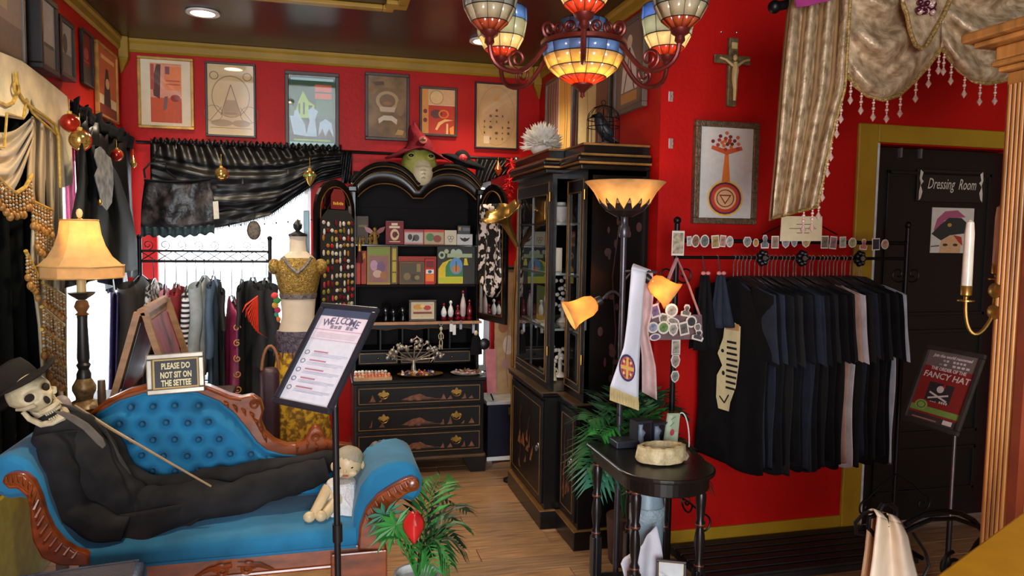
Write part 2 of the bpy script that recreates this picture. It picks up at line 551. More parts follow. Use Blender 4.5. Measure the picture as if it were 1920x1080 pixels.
struct('door_light_block', MB().bb((2.75, YF+.16, 0), (3.95, YF+.20, 2.3)), DOORB, 'black backing board added behind the dressing room door to block outside light', 'wall')  # added unseen board, keeps bright sky from showing under the door
# black grooved platform on the floor by the wall
PLAT = mat('black_grooved_wood', (22, 19, 18), 0.6, var=0.2, scale=4, stretch=(1, 8, 1))
t = thing('floor_platform', 'low black grooved wooden platform on the floor under the t-shirt rack', 'platform', (2.25, 3.15, 0))
build('slat_bed', MB().bb((1.70, 2.93, 0.0), (2.86, 3.325, 0.03)), PLAT, t, smooth=False)
for k in range(6):
    build('slat', MB().bb((1.70, 2.93+k*0.067, 0.03), (2.86, 2.98+k*0.067, 0.045)), PLAT, t, smooth=False, bev=0.004)

# recessed ceiling lights
def downlight(x, y, label, power):
    t = thing('recessed_ceiling_light', label, 'ceiling light', (x, y, ZC-0.012), group='recessed ceiling lights')
    build('rim', MB().lathe([(0.066, 0.010), (0.066, 0.0), (0.092, 0.0), (0.092, 0.010)], (x, y, ZC-0.0125), 28), WHITE, t)
    build('lens', MB().lathe([(0.0001, 0.004), (0.066, 0.004)], (x, y, ZC-0.0125), 28), mat_emit('lamp_lens', (255, 232, 196), 9), t)
    lamp('downlight_beam', 'SPOT', (0, 0, -0.03), power, (1.0, 0.84, 0.62), parent=t, spot_size=rad(125), spot_blend=0.7, shadow_soft_size=0.07)
downlight(-0.665, 4.669, 'round recessed light in the ceiling over the rear window', 44)
downlight(1.02, 4.79, 'round recessed light in the ceiling over the secretary, behind the chandelier', 44)
downlight(-0.35, 3.3, 'round recessed light in the ceiling over the settee, out of view', 62)
downlight(1.9, 0.4, 'round recessed light in the ceiling near the viewer, out of view', 12)
# ================================================================ PICTURES ON THE WALLS
def framed(name, label, cat, o, ux, uy, fw, dep, fm, items=(), paper=PAPER, glass=True, mount=None, group=None, lift=0.0):
    """o = lower left of the frame on the wall, ux/uy its full width and height"""
    o, ux, uy = V(o), V(ux), V(uy); n = ux.cross(uy).normalized()
    W, H = ux.length, uy.length; a, b = ux/W, uy/H
    o = o + n*(0.003+lift)
    t = thing(name, label, cat, o+ux/2, 0, group)
    mb = MB()
    for p, q, e, f_ in ((0, 0, W, fw), (0, H-fw, W, fw), (0, fw, fw, H-2*fw), (W-fw, fw, fw, H-2*fw)):
        c = o + a*p + b*q
        mb.slab([c, c+a*e, c+a*e+b*f_, c+b*f_][::-1], n*dep)
    build('frame', mb, fm, t, smooth=False, bev=min(0.004, fw*.2))
    k = max(dep*0.35, dep-0.012)
    c = o + a*fw + b*fw; iw, ih = W-2*fw, H-2*fw
    build('paper', MB().slab([c, c+a*iw, c+a*iw+b*ih, c+b*ih][::-1], n*k), mount or paper, t, smooth=False)
    if mount:
        m_ = 0.14*iw
        c2 = c + a*m_*1.35 + b*m_*.5 + n*k
        build('sheet', MB().slab([c2, c2+a*(iw-2.7*m_), c2+a*(iw-2.7*m_)+b*(ih-m_), c2+b*(ih-m_)][::-1], n*0.0006), paper, t, smooth=False)
        if items: art(t, items, c2+n*0.0006, a*(iw-2.7*m_), b*(ih-m_))
    elif items:
        art(t, items, c+n*k, a*iw, b*ih)
    if glass:
        g = c + n*(k+0.004)
        build('glass', MB().slab([g, g+a*iw, g+a*iw+b*ih, g+b*ih][::-1], n*0.001), PANE, t, smooth=False)
    return t
def on_back(px0, py0, px1, py1):
    p, q = atY(px0, py0, YB), atY(px1, py1, YB)
    return (p.x, YB, q.z), (q.x-p.x, 0, 0), (0, 0, p.z-q.z)
FW_BLK = mat('black_frame_wood', (30, 24, 21), 0.4, var=0.15)
FW_BRN = mat('dark_brown_frame', (62, 46, 36), 0.45, var=0.2, scale=10)
FW_GLD = mat('gold_frame', (186, 140, 70), 0.35, 0.5, var=0.2)
FW_BRZ = mat('carved_bronze_frame', (112, 90, 66), 0.45, 0.3, var=0.3, scale=60, bump=0.5, bscale=120)
SEPIA = mat('aged_sepia_print', (150, 118, 74), 0.6, col2=(92, 66, 40), scale=9, detail=6)
PARCH = mat('parchment', (200, 166, 112), 0.7, var=0.12, scale=7)
ENGR = mat('engraving_paper', (208, 184, 138), 0.65, var=0.08, scale=5)
OR1, OR2, DK = (206, 84, 40), (232, 130, 70), (90, 40, 26)
framed('framed_poster', 'orange vintage poster in white mount and gold frame, leftmost on rear wall', 'picture', *on_back(258, 105, 366, 245), 0.02, 0.03, FW_GLD,
       [('r', (222, 150, 120), .02, .02, .98, .98), ('r', OR1, 0, 0, 1, .42), ('r', OR2, .45, .55, 1, .95), ('p', DK, [(.1, .45), (.3, .4), (.34, .98), (.2, .98), (.06, .7)]), ('r', (180, 60, 40), .0, .55, .12, .98),
        ('e', (150, 50, 30), .8, .42, .16, .06), ('p', (120, 90, 90), [(.4, .2), (.52, .24), (.56, .45), (.45, .44)]), ('r', (130, 80, 90), .48, .82, .62, .95), ('r', (190, 70, 40), .5, .7, .95, .72), ('r', (190, 70, 40), .5, .64, .95, .66)],
       paper=flat((226, 140, 96)), mount=mat('ivory_mount', (226, 214, 184), .7, var=.04))
ln = (128, 100, 66)
framed('framed_print', 'engraving with arch and circles on tan paper in thin black frame', 'picture', *on_back(385, 116, 481, 260), 0.014, 0.03, FW_BLK,
       [('o', ln, .14, .84, .1, .06, .2), ('o', ln, .86, .84, .1, .06, .2), ('o', (150, 122, 84), .5, .55, .42, .3, .05), ('p', (170, 142, 100), [(.3, .28), (.7, .28), (.6, .5), (.4, .5)]), ('r', (150, 122, 84), .36, .3, .64, .32),
        ('l', ln, .006, [(.28, .28), (.5, .72), (.72, .28)]), ('l', ln, .004, [(.05, .2), (.3, .4)]), ('l', ln, .004, [(.95, .2), (.7, .4)]), ('e', (160, 132, 94), .3, .17, .24, .05), ('e', (160, 132, 94), .72, .17, .2, .05), ('l', ln, .004, [(.05, .1), (.95, .1)]),
        ('o', ln, .12, .3, .2, .12, .06), ('o', ln, .9, .3, .2, .12, .06)], paper=ENGR)
G1, LB = (44, 84, 52), (160, 196, 216)
framed('framed_poster', 'dark green poster with three pale blue figures in dark frame on rear wall', 'picture', *on_back(534, 133, 636, 284), 0.026, 0.03, FW_BRN,
       [('r', (22, 60, 44), 0, 0, 1, 1), ('r', G1, 0, .4, 1, .92), ('r', (60, 40, 30), 0, .12, 1, .34), ('r', (150, 200, 205), .04, .93, .96, .965), ('p', (150, 196, 50), [(.1, .4), (.2, .62), (.3, .78), (.42, .64), (.55, .58), (.5, .4)]),
        ('r', (30, 66, 42), .2, .45, .24, .6), ('r', (30, 66, 42), .3, .45, .34, .62), ('r', (40, 46, 36), .42, .42, .5, .58), ('r', (206, 92, 48), .56, .78, .92, .88), ('r', (206, 92, 48), .56, .68, .92, .76), ('r', (50, 106, 66), .58, .44, .94, .66),
        ('p', LB, [(.02, .42), (.1, .16), (.38, .14), (.34, .3), (.24, .42), (.2, .5), (.12, .5), (.1, .42)]), ('p', LB, [(.36, .14), (.6, .14), (.56, .38), (.62, .5), (.5, .56), (.4, .5), (.44, .36)]),
        ('p', LB, [(.62, .14), (.66, .34), (.78, .4), (.92, .34), (.96, .14), (.86, .26), (.78, .14), (.72, .26)]), ('r', (130, 180, 50), .1, .075, .9, .1), ('r', (130, 196, 190), .03, .025, .97, .055)])
framed('framed_poster', 'brown sepia poster with curled banner lettering in brown frame above secretary', 'picture', *on_back(684, 136, 767, 266), 0.022, 0.03, FW_BRN,
       [('e', (126, 98, 66), .5, .62, .38, .2), ('o', (176, 150, 110), .5, .6, .3, .16, .3), ('p', (196, 176, 150), [(.28, .5), (.72, .5), (.68, .42), (.32, .42)]), ('p', (210, 196, 172), [(.26, .3), (.4, .36), (.62, .36), (.76, .3), (.74, .22), (.6, .28), (.4, .28), (.28, .22)]),
        ('p', (90, 60, 36), [(.1, .9), (.4, .92), (.42, .86), (.2, .84)]), ('e', (160, 108, 70), .5, .56, .12, .03), ('p', (188, 150, 86), [(.7, .05), (.9, .05), (.94, .12), (.78, .14)]), ('e', (140, 112, 76), .84, .5, .1, .14)], paper=SEPIA)
framed('framed_poster', 'small red and orange poster with cream moon disc in dark frame', 'picture', *on_back(786, 162, 856, 258), 0.018, 0.03, FW_BRN,
       [('r', (196, 52, 28), 0, 0, 1, .64), ('r', (214, 176, 130), .22, .66, 1, 1), ('r', (214, 150, 72), 0, 0, .2, 1), ('e', (222, 194, 140), .44, .82, .2, .15), ('o', (140, 110, 70), .44, .82, .21, .16, .08), ('e', (106, 62, 56), .44, .45, .18, .1), ('o', (236, 130, 40), .66, .45, .16, .1, .3),
        ('p', (240, 196, 120), [(.4, .1), (.5, .26), (.7, .34), (.96, .32), (.7, .28), (.56, .2), (.46, .08)]), ('r', (236, 196, 120), .74, 0, .8, .24), ('p', (240, 150, 50), [(.86, 0), (.97, 0), (.97, .2), (.84, .14)]), ('e', (120, 40, 30), .1, .5, .06, .05), ('e', (120, 40, 30), .1, .3, .06, .05)])
dk = (96, 66, 38)
framed('framed_chart', 'parchment chart with rows of small symbols in thin black frame, rightmost on rear wall', 'picture', *on_back(890, 154, 969, 282), 0.012, 0.03, FW_BLK,
       [('o', (170, 130, 80), .5, .5, .46, .47, .02), ('p', (196, 150, 76), [(.42, .74), (.6, .74), (.58, .82), (.44, .82)])] +
       [('e', dk, .2+.15*i, .14+.09*j, .018+.012*((i*j) % 3), .014+.008*((i+j) % 2)) for j in range(6) for i in range(5) if abs(i-2)*1.0 <= (6-j)*.7 and (i*3+j*5) % 4] + [('r', (214, 196, 160), .18, .06, .32, .18)], paper=PARCH)
# left wall
def on_left(px0, py0, px1, py1, X=XL):
    p, q = atX(px0, py0, X), atX(px1, py1, X)
    return p, q
def left_frame(y0, y1, z0, z1, *a, **k):
    k.setdefault('glass', False)
    return framed(*a[:3], (XL, y0, z0), (0, y1-y0, 0), (0, 0, z1-z0), *a[3:], **k)
left_frame(4.84, 5.28, 2.27, 2.70, 'framed_poster', 'orange poster with dark figure in narrow gold frame near left rear corner', 'picture', 0.016, 0.025, FW_GLD,
           [('r', (196, 96, 52), 0, .3, 1, 1), ('p', (54, 40, 36), [(.3, .08), (.7, .08), (.64, .5), (.56, .72), (.44, .72), (.36, .5)]), ('e', (224, 190, 150), .52, .5, .1, .08), ('r', (120, 44, 30), 0, 0, 1, .16), ('r', (226, 180, 120), .2, .84, .9, .9)])
left_frame(4.58, 4.77, 2.40, 2.70, 'wall_plaque', 'narrow dark red and black plaque hung on left wall', 'plaque', 0.012, 0.02, FW_BLK,
           [('r', (110, 18, 20), 0, .35, 1, 1), ('r', (66, 60, 52), 0, 0, 1, .35), ('e', (176, 70, 70), .5, .6, .25, .12), ('r', (170, 60, 60), .2, .42, .8, .46)], glass=False)
left_frame(4.09, 4.31, 2.35, 2.64, 'framed_print', 'deep black shadow-box frame with pale misty picture, nearer the corner', 'picture', 0.024, 0.06, FW_BLK, [('r', (150, 152, 150), 0, 0, 1, 1), ('r', (100, 100, 98), 0, 0, 1, .4), ('e', (70, 70, 68), .4, .6, .2, .2)])
left_frame(3.80, 4.03, 2.32, 2.665, 'framed_print', 'deep black shadow-box frame with grey seascape beside the larger grey print', 'picture', 0.026, 0.07, FW_BLK, [('r', (172, 172, 170), 0, .35, 1, 1), ('r', (132, 124, 112), 0, 0, 1, .35), ('r', (90, 84, 78), .1, .3, .9, .36)])
left_frame(3.32, 3.74, 2.30, 2.80, 'framed_print', 'large pale grey print with tower in silver-grey frame, leftmost on left wall', 'picture', 0.022, 0.03, mat('silver_frame', (120, 116, 108), .35, .5), [('r', (178, 160, 146), 0, 0, 1, 1), ('r', (150, 132, 118), 0, 0, 1, .3), ('r', (206, 190, 150), .4, .4, .6, .95)])
# return wall above the tall cabinet
def right_frame(y0, y1, z0, z1, *a, **k):
    k.setdefault('glass', False)
    return framed(*a[:3], (XR, y1, z0), (0, -(y1-y0), 0), (0, 0, z1-z0), *a[3:], **k)
right_frame(4.60, 5.20, 2.08, 2.70, 'framed_print', 'wide two-panel print of grey bark on yellow in silver frame behind white wig', 'picture', 0.02, 0.03, mat('silver_frame', (120, 116, 108), .35, .5),
            [('r', (150, 118, 110), 0, 0, .48, 1), ('r', (206, 164, 84), .52, 0, 1, 1)] + [('l', (100, 70, 66), .02, [(.06+.1*i, .03), (.09+.1*i, .4), (.05+.1*i, .75), (.08+.1*i, .97)]) for i in range(4)] + [('l', (150, 110, 60), .012, [(.72+.08*i, .1), (.75+.08*i, .5), (.71+.08*i, .9)]) for i in range(2)])
right_frame(3.96, 4.52, 2.08, 2.64, 'framed_print', 'framed pale triptych print behind the birdcage', 'picture', 0.02, 0.03, FW_BRN, [('r', (196, 180, 130), 0, 0, .6, 1), ('r', (110, 70, 60), .6, 0, 1, 1), ('l', (150, 130, 90), .01, [(.3, .1), (.34, .5), (.28, .9)])])
right_frame(3.50, 3.90, 2.26, 2.74, 'framed_print', 'framed print of pale robed figure hung high beside the chandelier', 'picture', 0.026, 0.03, mat('grey_wood_frame', (92, 82, 74), .5), 
            [('r', (120, 96, 84), 0, 0, 1, 1), ('p', (206, 196, 186), [(.2, .2), (.8, .2), (.74, .55), (.5, .8), (.26, .55)]), ('l', (90, 60, 54), .012, [(.3, .2), (.45, .5), (.5, .8)]), ('l', (90, 60, 54), .012, [(.7, .2), (.55, .5), (.5, .8)]), ('e', (214, 190, 160), .5, .8, .1, .08), ('r', (176, 130, 70), .2, .06, .8, .18)])
# rack wall
framed('framed_print', 'white sacred print of tree figure over ringed emblem in carved bronze frame', 'picture', (1.775, YF, 1.668), (0.352, 0, 0), (0, 0, 0.507), 0.03, 0.035, FW_BRZ,
       [('e', (240, 190, 60), .5, .22, .34, .2), ('e', (96, 40, 80), .5, .22, .31, .18), ('e', (206, 64, 40), .5, .22, .27, .158), ('e', (226, 186, 130), .5, .22, .21, .124), ('o', (150, 40, 40), .5, .22, .17, .1, .12), ('p', (150, 50, 40), [(.38, .26), (.62, .26), (.5, .15)]), ('p', (232, 196, 140), [(.42, .245), (.58, .245), (.5, .175)]),
        ('p', (226, 120, 40), [(.42, .4), (.58, .4), (.55, .6), (.53, .75), (.47, .75), (.45, .6)]), ('p', (206, 90, 50), [(.2, .76), (.5, .7), (.8, .76), (.78, .8), (.5, .76), (.22, .8)])] +
       [('e', ((176, 54, 30), (214, 110, 40), (120, 40, 30))[i % 3], .5+.3*cos(i*2.4)*((i+3)/22), .84+.1*sin(i*2.4)*((i+3)/22), .035, .02) for i in range(20)], paper=flat((214, 212, 206)))
# crucifix
CRW = mat('grey_carved_wood', (118, 100, 66), 0.5, 0.2, var=0.3, scale=50, bump=0.3)
t = thing('crucifix', 'wooden crucifix with pale corpus hung on red wall above framed print', 'crucifix', (1.975, YF-0.01, 2.25))
build('upright', MB().bb((1.945, YF-0.028, 2.25), (1.995, YF-0.004, 2.585)), CRW, t, smooth=False, bev=.005)
build('crossbar', MB().bb((1.862, YF-0.034, 2.455), (2.06, YF-0.028, 2.497)), CRW, t, smooth=False, bev=.003)
CORP = mat('ivory_corpus', (196, 176, 120), .45)
build('title_plaque', MB().bb((1.956, YF-0.034, 2.53), (1.986, YF-0.028, 2.56)), CORP, t, smooth=False)
mb = MB()
mb.tube([(1.972, YF-.045, 2.275), (1.970, YF-.05, 2.33), (1.966, YF-.05, 2.375), (1.97, YF-.048, 2.42), (1.971, YF-.046, 2.462)], [.008, .010, .014, .017, .010], 8)
mb.sph((1.966, YF-.05, 2.482), (.012, .012, .016), 8, 6)
for s_ in (-1, 1):
    mb.tube([(1.97+s_*.012, YF-.045, 2.445), (1.97+s_*.05, YF-.042, 2.472), (1.97+s_*.082, YF-.04, 2.480)], [.008, .006, .005], 6)
build('corpus', mb, CORP, t)
for px, py in ((1352, 60), (1381, 61)):
    p = atY(px, py, YF)
    solo('wall_pin', MB().lathe([(.0005, 0), (.005, .001), (.005, .004), (.0005, .007)], (p.x, YF-.001, p.z), 8, Matrix.Rotation(pi/2, 4, 'X')), STEEL, 'small silver pin in the red wall above the crucifix', 'pin', 'pins above the crucifix')
for px, py, l_ in ((1257, 181, 'upper'), (1257, 269, 'lower')):
    p = atY(px, py, YF)
    t = thing('adhesive_hook', 'clear plastic adhesive hook on red wall, %s of two left of framed print' % l_, 'hook', (p.x, YF-.004, p.z-.03), group='clear wall hooks')
    build('plate', MB().bb((p.x-.012, YF-.006, p.z-.025), (p.x+.012, YF-.001, p.z+.025)), mat_trans('clear_plastic', (225, 215, 210), .3, gloss=.3, clear=.5), t, smooth=False, bev=.003)
    build('hook', MB().tube([(p.x, YF-.006, p.z), (p.x, YF-.016, p.z-.012), (p.x, YF-.022, p.z-.008), (p.x, YF-.024, p.z+.002)], .004, 6), mat_trans('clear_plastic', (225, 215, 210)), t)
# ================================================================ BLACK LACQUER SECRETARY (double-arched top, doors swung open)
SX0, SX1, SYF, SYB = 0.19, 1.05, 4.78, 5.36
HY = 4.97                                   # front of the upper case
LACQ2 = mat('black_lacquer_worn', (15, 10, 8), 0.4, var=0.3, scale=8, spec=.25)
INSIDE = mat('brown_black_lacquer_inside', (15, 8, 6), 0.6, var=0.2, scale=5, spec=.12)
CHIN = mat('faded_gilt_painting', (126, 74, 40), 0.5, var=0.3, scale=40)
sec = thing('secretary', 'black lacquer secretary desk with double arched top and gilt lines', 'secretary', (0.62, 5.07, 0))
build('chest', MB().bb((SX0, SYF+0.012, 0.12), (SX1, SYB, 0.62)), BLACKLAC, sec, smooth=False, bev=.004)
build('desk_top', MB().bb((SX0-0.012, SYF-0.015, 0.622), (SX1+0.012, SYB, 0.645)), LACQ2, sec, smooth=False, bev=.006)
build('base_moulding', MB().bb((SX0-0.012, SYF-0.012, 0.10), (SX1+0.012, SYB, 0.125)), mat('bronze_moulding', (88, 66, 42), .35, .3), sec, smooth=False, bev=.008)
for x0, x1, s_ in ((SX0-0.01, SX0+0.14, 1), (SX1-0.14, SX1+0.01, -1)):
    for yy in (SYF-.008, SYB-.13):
        pr = [(x0, 0.1), (x1, 0.1), (x1, 0.085), (x1-.02 if s_ > 0 else x1, 0.05), (x1-.05 if s_ > 0 else x1, 0), (x0 if s_ > 0 else x0+.05, 0), (x0 if s_ > 0 else x0+.02, 0.05), (x0, .085)]
        build('bracket_foot', MB().slab([(a, yy, b) for a, b in pr], (0, .12, 0)), BLACKLAC, sec, smooth=False, bev=.003)
def gilt_rect(mb, x0, x1, z0, z1, y, wd=.004):
    for a, b in (((x0, z0), (x1, z0+wd)), ((x0, z1-wd), (x1, z1)), ((x0, z0), (x0+wd, z1)), ((x1-wd, z0), (x1, z1))):
        mb.bb((a[0], y-.0015, a[1]), (b[0], y, b[1]))
    return mb
def pull(x, z, y, parent):
    mb = MB()
    pl_ = [(-.052, 0), (-.036, .018), (-.018, .014), (-.008, .03), (0, .036), (.008, .03), (.018, .014), (.036, .018), (.052, 0), (.036, -.016), (.02, -.014), (0, -.026), (-.02, -.014), (-.036, -.016)]
    mb.slab([(x+a*.72, y, z+b*.8) for a, b in pl_], (0, -.003, 0))
    o = build('drawer_pull', mb, BRASS, parent, smooth=False)
    b_ = MB().tube([V((x+.03*cos(a), y-.012-.004*sin(-a), z+.002+.028*sin(a))) for a in [pi+pi*i/10 for i in range(11)]], .003, 6)
    for s_ in (-1, 1): b_.cyl((x+s_*.03, y, z+.002), (x+s_*.03, y-.014, z+.002), .004)
    build('bail_handle', b_, BRASS, parent)
for i, (z0, z1) in enumerate(((0.148, 0.292), (0.305, 0.462), (0.478, 0.606))):
    d = build('drawer', MB().bb((SX0+.018, SYF, z0), (SX1-.018, SYF+.02, z1)), LACQ2, sec, smooth=False, bev=.003)
    build('gilt_line', gilt_rect(MB(), SX0+.03, SX1-.03, z0+.012, z1-.012, SYF), GILT, d, smooth=False)
    zc_ = (z0+z1)/2
    pull(SX0+.19, zc_+.01, SYF, d); pull(SX1-.19, zc_+.01, SYF, d)
    rnd = random.Random(i)
    it = [('p', CHIN, [(.34, .2), (.44, .5), (.5, .55), (.55, .35), (.62, .25)])] + [('p', CHIN, [(u, .14), (u+.02+rnd.random()*.04, .14), (u+.03, .3+.3*rnd.random()), (u+.015, .24)]) for u in (.08, .16, .66, .72, .84, .9, .4, .46)] + [('l', CHIN, .003, [(.36, .2), (.66, .2)])]
    art(d, it, (SX0+.03, SYF-.0016, z0+.012), (SX1-SX0-.06, 0, 0), (0, 0, z1-z0-.024), name='gilt_painting')
# upper case
build('side_panel', MB().bb((SX0, HY, .645), (SX0+.022, SYB-.02, 1.93)), BLACKLAC, sec, smooth=False, bev=.003)
build('side_panel', MB().bb((SX1-.022, HY, .645), (SX1, SYB-.02, 1.93)), BLACKLAC, sec, smooth=False, bev=.003)
build('back_panel', MB().bb((SX0, SYB-.035, .645), (SX1, SYB-.02, 2.0)), INSIDE, sec, smooth=False)
build('shelf', MB().bb((SX0+.022, HY+.03, 1.236), (SX1-.022, SYB-.04, 1.25)), INSIDE, sec, smooth=False, bev=.002)
build('glass_shelf', MB().bb((SX0+.022, HY+.03, 1.512), (SX1-.022, SYB-.04, 1.522)), mat('glass_shelf_edge', (40, 50, 46), .15, var=.05), sec, smooth=False, bev=.002)
build('ledge', MB().bb((SX0-.01, HY-.03, .988), (SX1+.01, SYB-.04, 1.004)), LACQ2, sec, smooth=False)
build('ledge_edge', MB().bb((SX0-.012, HY-.034, .986), (SX1+.012, HY-.0305, 1.006)), mat('tan_wood_edge', (176, 122, 72), .4), sec, smooth=False, bev=.001)
# pigeon-hole insert: scalloped rail, dividers, small drawers
def wav(u): return .012*abs(sin(u*pi*4))
pr = [(SX0+.022, .988)] + [(SX0+.022+(SX1-SX0-.044)*k/40, .935+wav(k/40)) for k in range(41)] + [(SX1-.022, .988)]
build('scalloped_rail', MB().slab([(a, 5.06, b) for a, b in pr][::-1], (0, .012, 0)), LACQ2, sec, smooth=False)
build('scalloped_edge', MB().tube([(a, 5.058, b) for a, b in pr[1:-1]], .0025, 5), GILT, sec)
for x in (.38, .53, .71, .86):
    build('pigeonhole_divider', MB().bb((x-.005, 5.065, .80), (x+.005, SYB-.035, .986)), LACQ2, sec, smooth=False)
build('pigeonhole_floor', MB().bb((SX0+.022, 5.06, .792), (SX1-.022, SYB-.035, .80)), LACQ2, sec, smooth=False)
for x0, x1 in ((SX0+.04, .50), (.515, .725), (.74, SX1-.04)):
    d = build('small_drawer', MB().bb((x0, 5.06, .70), (x1, 5.3, .785)), LACQ2, sec, smooth=False, bev=.002)
    build('gilt_line', gilt_rect(MB(), x0+.008, x1-.008, .708, .777, 5.06, .003), GILT, d, smooth=False)
    build('knob', MB().sph(((x0+x1)/2, 5.05, .742), .009, 8, 6), BRASS, d)
# double arch
def X(px): return atY(px, 330, HY).x
def arch_curve(dz, inset=0.0):
    c = []
    for a0, a1 in ((SX0, .62), (.62, SX1)):
        xm, hw = (a0+a1)/2, (a1-a0)/2
        for k in range(19):
            q = -1+2*k/18
            x = xm+(hw-inset)*q
            c.append((x, dz + (.125-inset)*(1-abs(q)**2.3)))
    return c
outer = arch_curve(1.925)
inner = [(x, z-.0) for x, z in arch_curve(1.835, .035)]
poly = [(SX0, 1.86)] + outer + [(SX1, 1.86)] + [(SX1-.022, 1.835)] + inner[::-1] + [(SX0+.022, 1.835)]
mb = MB()
# pediment front as a strip between the two curves
def ped(u, v):
    i = min(int(round(u*37)), 37)
    a, b = outer[i], inner[i]
    return V((b[0]+(a[0]-b[0])*v, HY-.004, b[1]+(a[1]-b[1])*v))
mb.grid(ped, 38, 3)
build('arched_pediment', mb, BLACKLAC, sec, sol=.02)
mb = MB()
mb.grid(lambda u, v: V((outer[min(int(round(u*37)), 37)][0], HY-.03+v*(SYB-HY), outer[min(int(round(u*37)), 37)][1])), 38, 2)
build('arched_roof', mb, BLACKLAC, sec, sol=.012)
for k, (dz, yy, r_, m_) in enumerate(((.006, HY-.034, .013, BLACKLAC), (-.012, HY-.022, .004, GILT), (-.034, HY-.014, .0105, BLACKLAC), (-.048, HY-.014, .003, GILT))):
    build('arch_moulding', MB().tube([(x, yy, z+dz) for x, z in outer], r_, 8), m_, sec)
build('arch_edge', MB().tube([(x, HY-.016, z) for x, z in inner], .004, 6), GILT, sec)
build('pediment_backing', MB().bb((SX0+.02, SYB-.05, 1.78), (SX1-.02, SYB-.036, 2.03)), INSIDE, sec, smooth=False)
for x in (SX0, SX1):
    build('shoulder', MB().bb((x-.03, HY-.04, 1.865), (x+.03, SYB-.02, 1.905)), BLACKLAC, sec, smooth=False, bev=.008)
# open doors
def sec_door(hx, ang, side):
    """side -1: left door; ang measured from the closed plane's outward line"""
    d = V((side*cos(ang), -sin(ang), 0)); n = V((d.y, -d.x, 0))*(-side)      # n: the face the camera sees
    if n.y > 0: n = -n
    h = V((hx, HY-.006, 0)); Wd = .40; z0, z1 = 1.02, 1.93
    def out(ins):
        pts = [h+d*ins+V((0, 0, z0+ins)), h+d*(Wd-ins)+V((0, 0, z0+ins))]
        for k in range(13):
            a = pi*k/12
            pts.append(h+d*(Wd/2+(Wd/2-ins)*cos(a))+V((0, 0, z1-.2+(.2-ins)*sin(a))))
        return pts
    o_, i_ = out(0), out(.045)
    mb = MB(); N_ = len(o_)
    for off in (0, 1):
        pass
    vs = o_ + i_ + [p+n*.02 for p in o_] + [p+n*.02 for p in i_]
    fs = []
    for k in range(N_):
        j = (k+1) % N_
        fs += [(k, j, N_+j, N_+k), (2*N_+j, 2*N_+k, 3*N_+k, 3*N_+j), (k, 2*N_+k, 2*N_+j, j), (N_+k, N_+j, 3*N_+j, 3*N_+k)]
    mb.add(vs, fs)
    dr = build('door', mb, BLACKLAC, sec, smooth=False)
    build('gilt_line', MB().tube([p+n*.022 for p in i_], .003, 5, closed=True), GILT, dr)
    build('mirror_glass', MB().slab([p+n*.006 for p in i_], n*.006), mat('mirror', (190, 190, 190), .03, 1.0, var=0), dr, smooth=False)
    return h, d, n
LD = sec_door(SX0, rad(52), -1)
RD = sec_door(SX1, rad(75), 1)

# pin board hung on the left door
PINC = [(190, 40, 36), (206, 176, 96), (222, 214, 196), (230, 222, 206), (214, 204, 184), (196, 120, 60), (160, 150, 60), (224, 190, 180), (120, 30, 40), (230, 226, 214), (150, 104, 60), (206, 70, 80)]
h, d, n = LD
def board(side, label, x0, x1, z0, z1, cols, rows, shape, pm, group_label):
    pass
t = thing('pin_display', 'black hanging board covered with rows of small colourful enamel pins on left secretary door', 'pin display', h+d*.2+n*.03+V((0, 0, 1.1)))
c = h + n*.03
bp = [c+d*.03+V((0, 0, 1.08)), c+d*.37+V((0, 0, 1.08)), c+d*.37+V((0, 0, 1.68)), c+d*.30+V((0, 0, 1.74)), c+d*.1+V((0, 0, 1.74)), c+d*.03+V((0, 0, 1.68))]
build('board', MB().slab(bp, n*.008), mat('black_felt', (24, 20, 19), .9, bump=.2, bscale=300), t, smooth=False)
build('hanging_strap', MB().tube([c+d*.1+V((0, 0, 1.74)), c+d*.2+V((0, 0, 1.86)), c+d*.3+V((0, 0, 1.74))], .004, 5), BLACKM, t)
srcs = {}
E3 = Matrix((d, V((0, 0, 1)).cross(d)*-1, V((0, 0, 1)))).transposed().to_4x4()
rnd = random.Random(3)
for j in range(12):
    for i in range(8):
        if rnd.random() < .1: continue
        ci = rnd.randrange(len(PINC)); sh = rnd.randrange(3)
        p = c + d*(.06+i*.041+rnd.uniform(-.006, .006)) + V((0, 0, 1.655-j*.047+rnd.uniform(-.006, .006))) + n*.011
        key = (ci, sh)
        if key not in srcs:
            mb = MB().sph((0, 0, 0), ((.016, .003, .016), (.012, .003, .020), (.018, .003, .013))[sh], 8, 4)
            o = build('enamel_pin', mb, mat('enamel_%d' % ci, PINC[ci], .3, .2, var=.1), t, world=False)
            srcs[key] = o
            o.matrix_basis = WM[t.name].inverted() @ Matrix.Translation(p) @ E3
        else:
            inst(srcs[key], t, WM[t.name].inverted() @ Matrix.Translation(p) @ E3)
p = h + d*.2 + n*.034 + V((0, 0, 1.78))
t = thing('sign_card', 'small red header card with yellow lettering above the enamel pins', 'sign', p)
build('card', MB().slab([p-d*.07-V((0, 0, .035)), p+d*.07-V((0, 0, .035)), p+d*.07+V((0, 0, .05)), p+d*.04+V((0, 0, .09)), p-d*.04+V((0, 0, .09)), p-d*.07+V((0, 0, .05))], n*.003), flat((120, 20, 24)), t, smooth=False)
ux = -d if (-d).cross(V((0, 0, 1))).dot(n) > 0 else d
art(t, [('r', (226, 186, 60), .05+.16*i, .3, .15+.16*i, .75-.1*(i % 2)) for i in range(6)], p+n*.003-ux*.055-V((0, 0, .02)), ux*.11, (0, 0, .04))
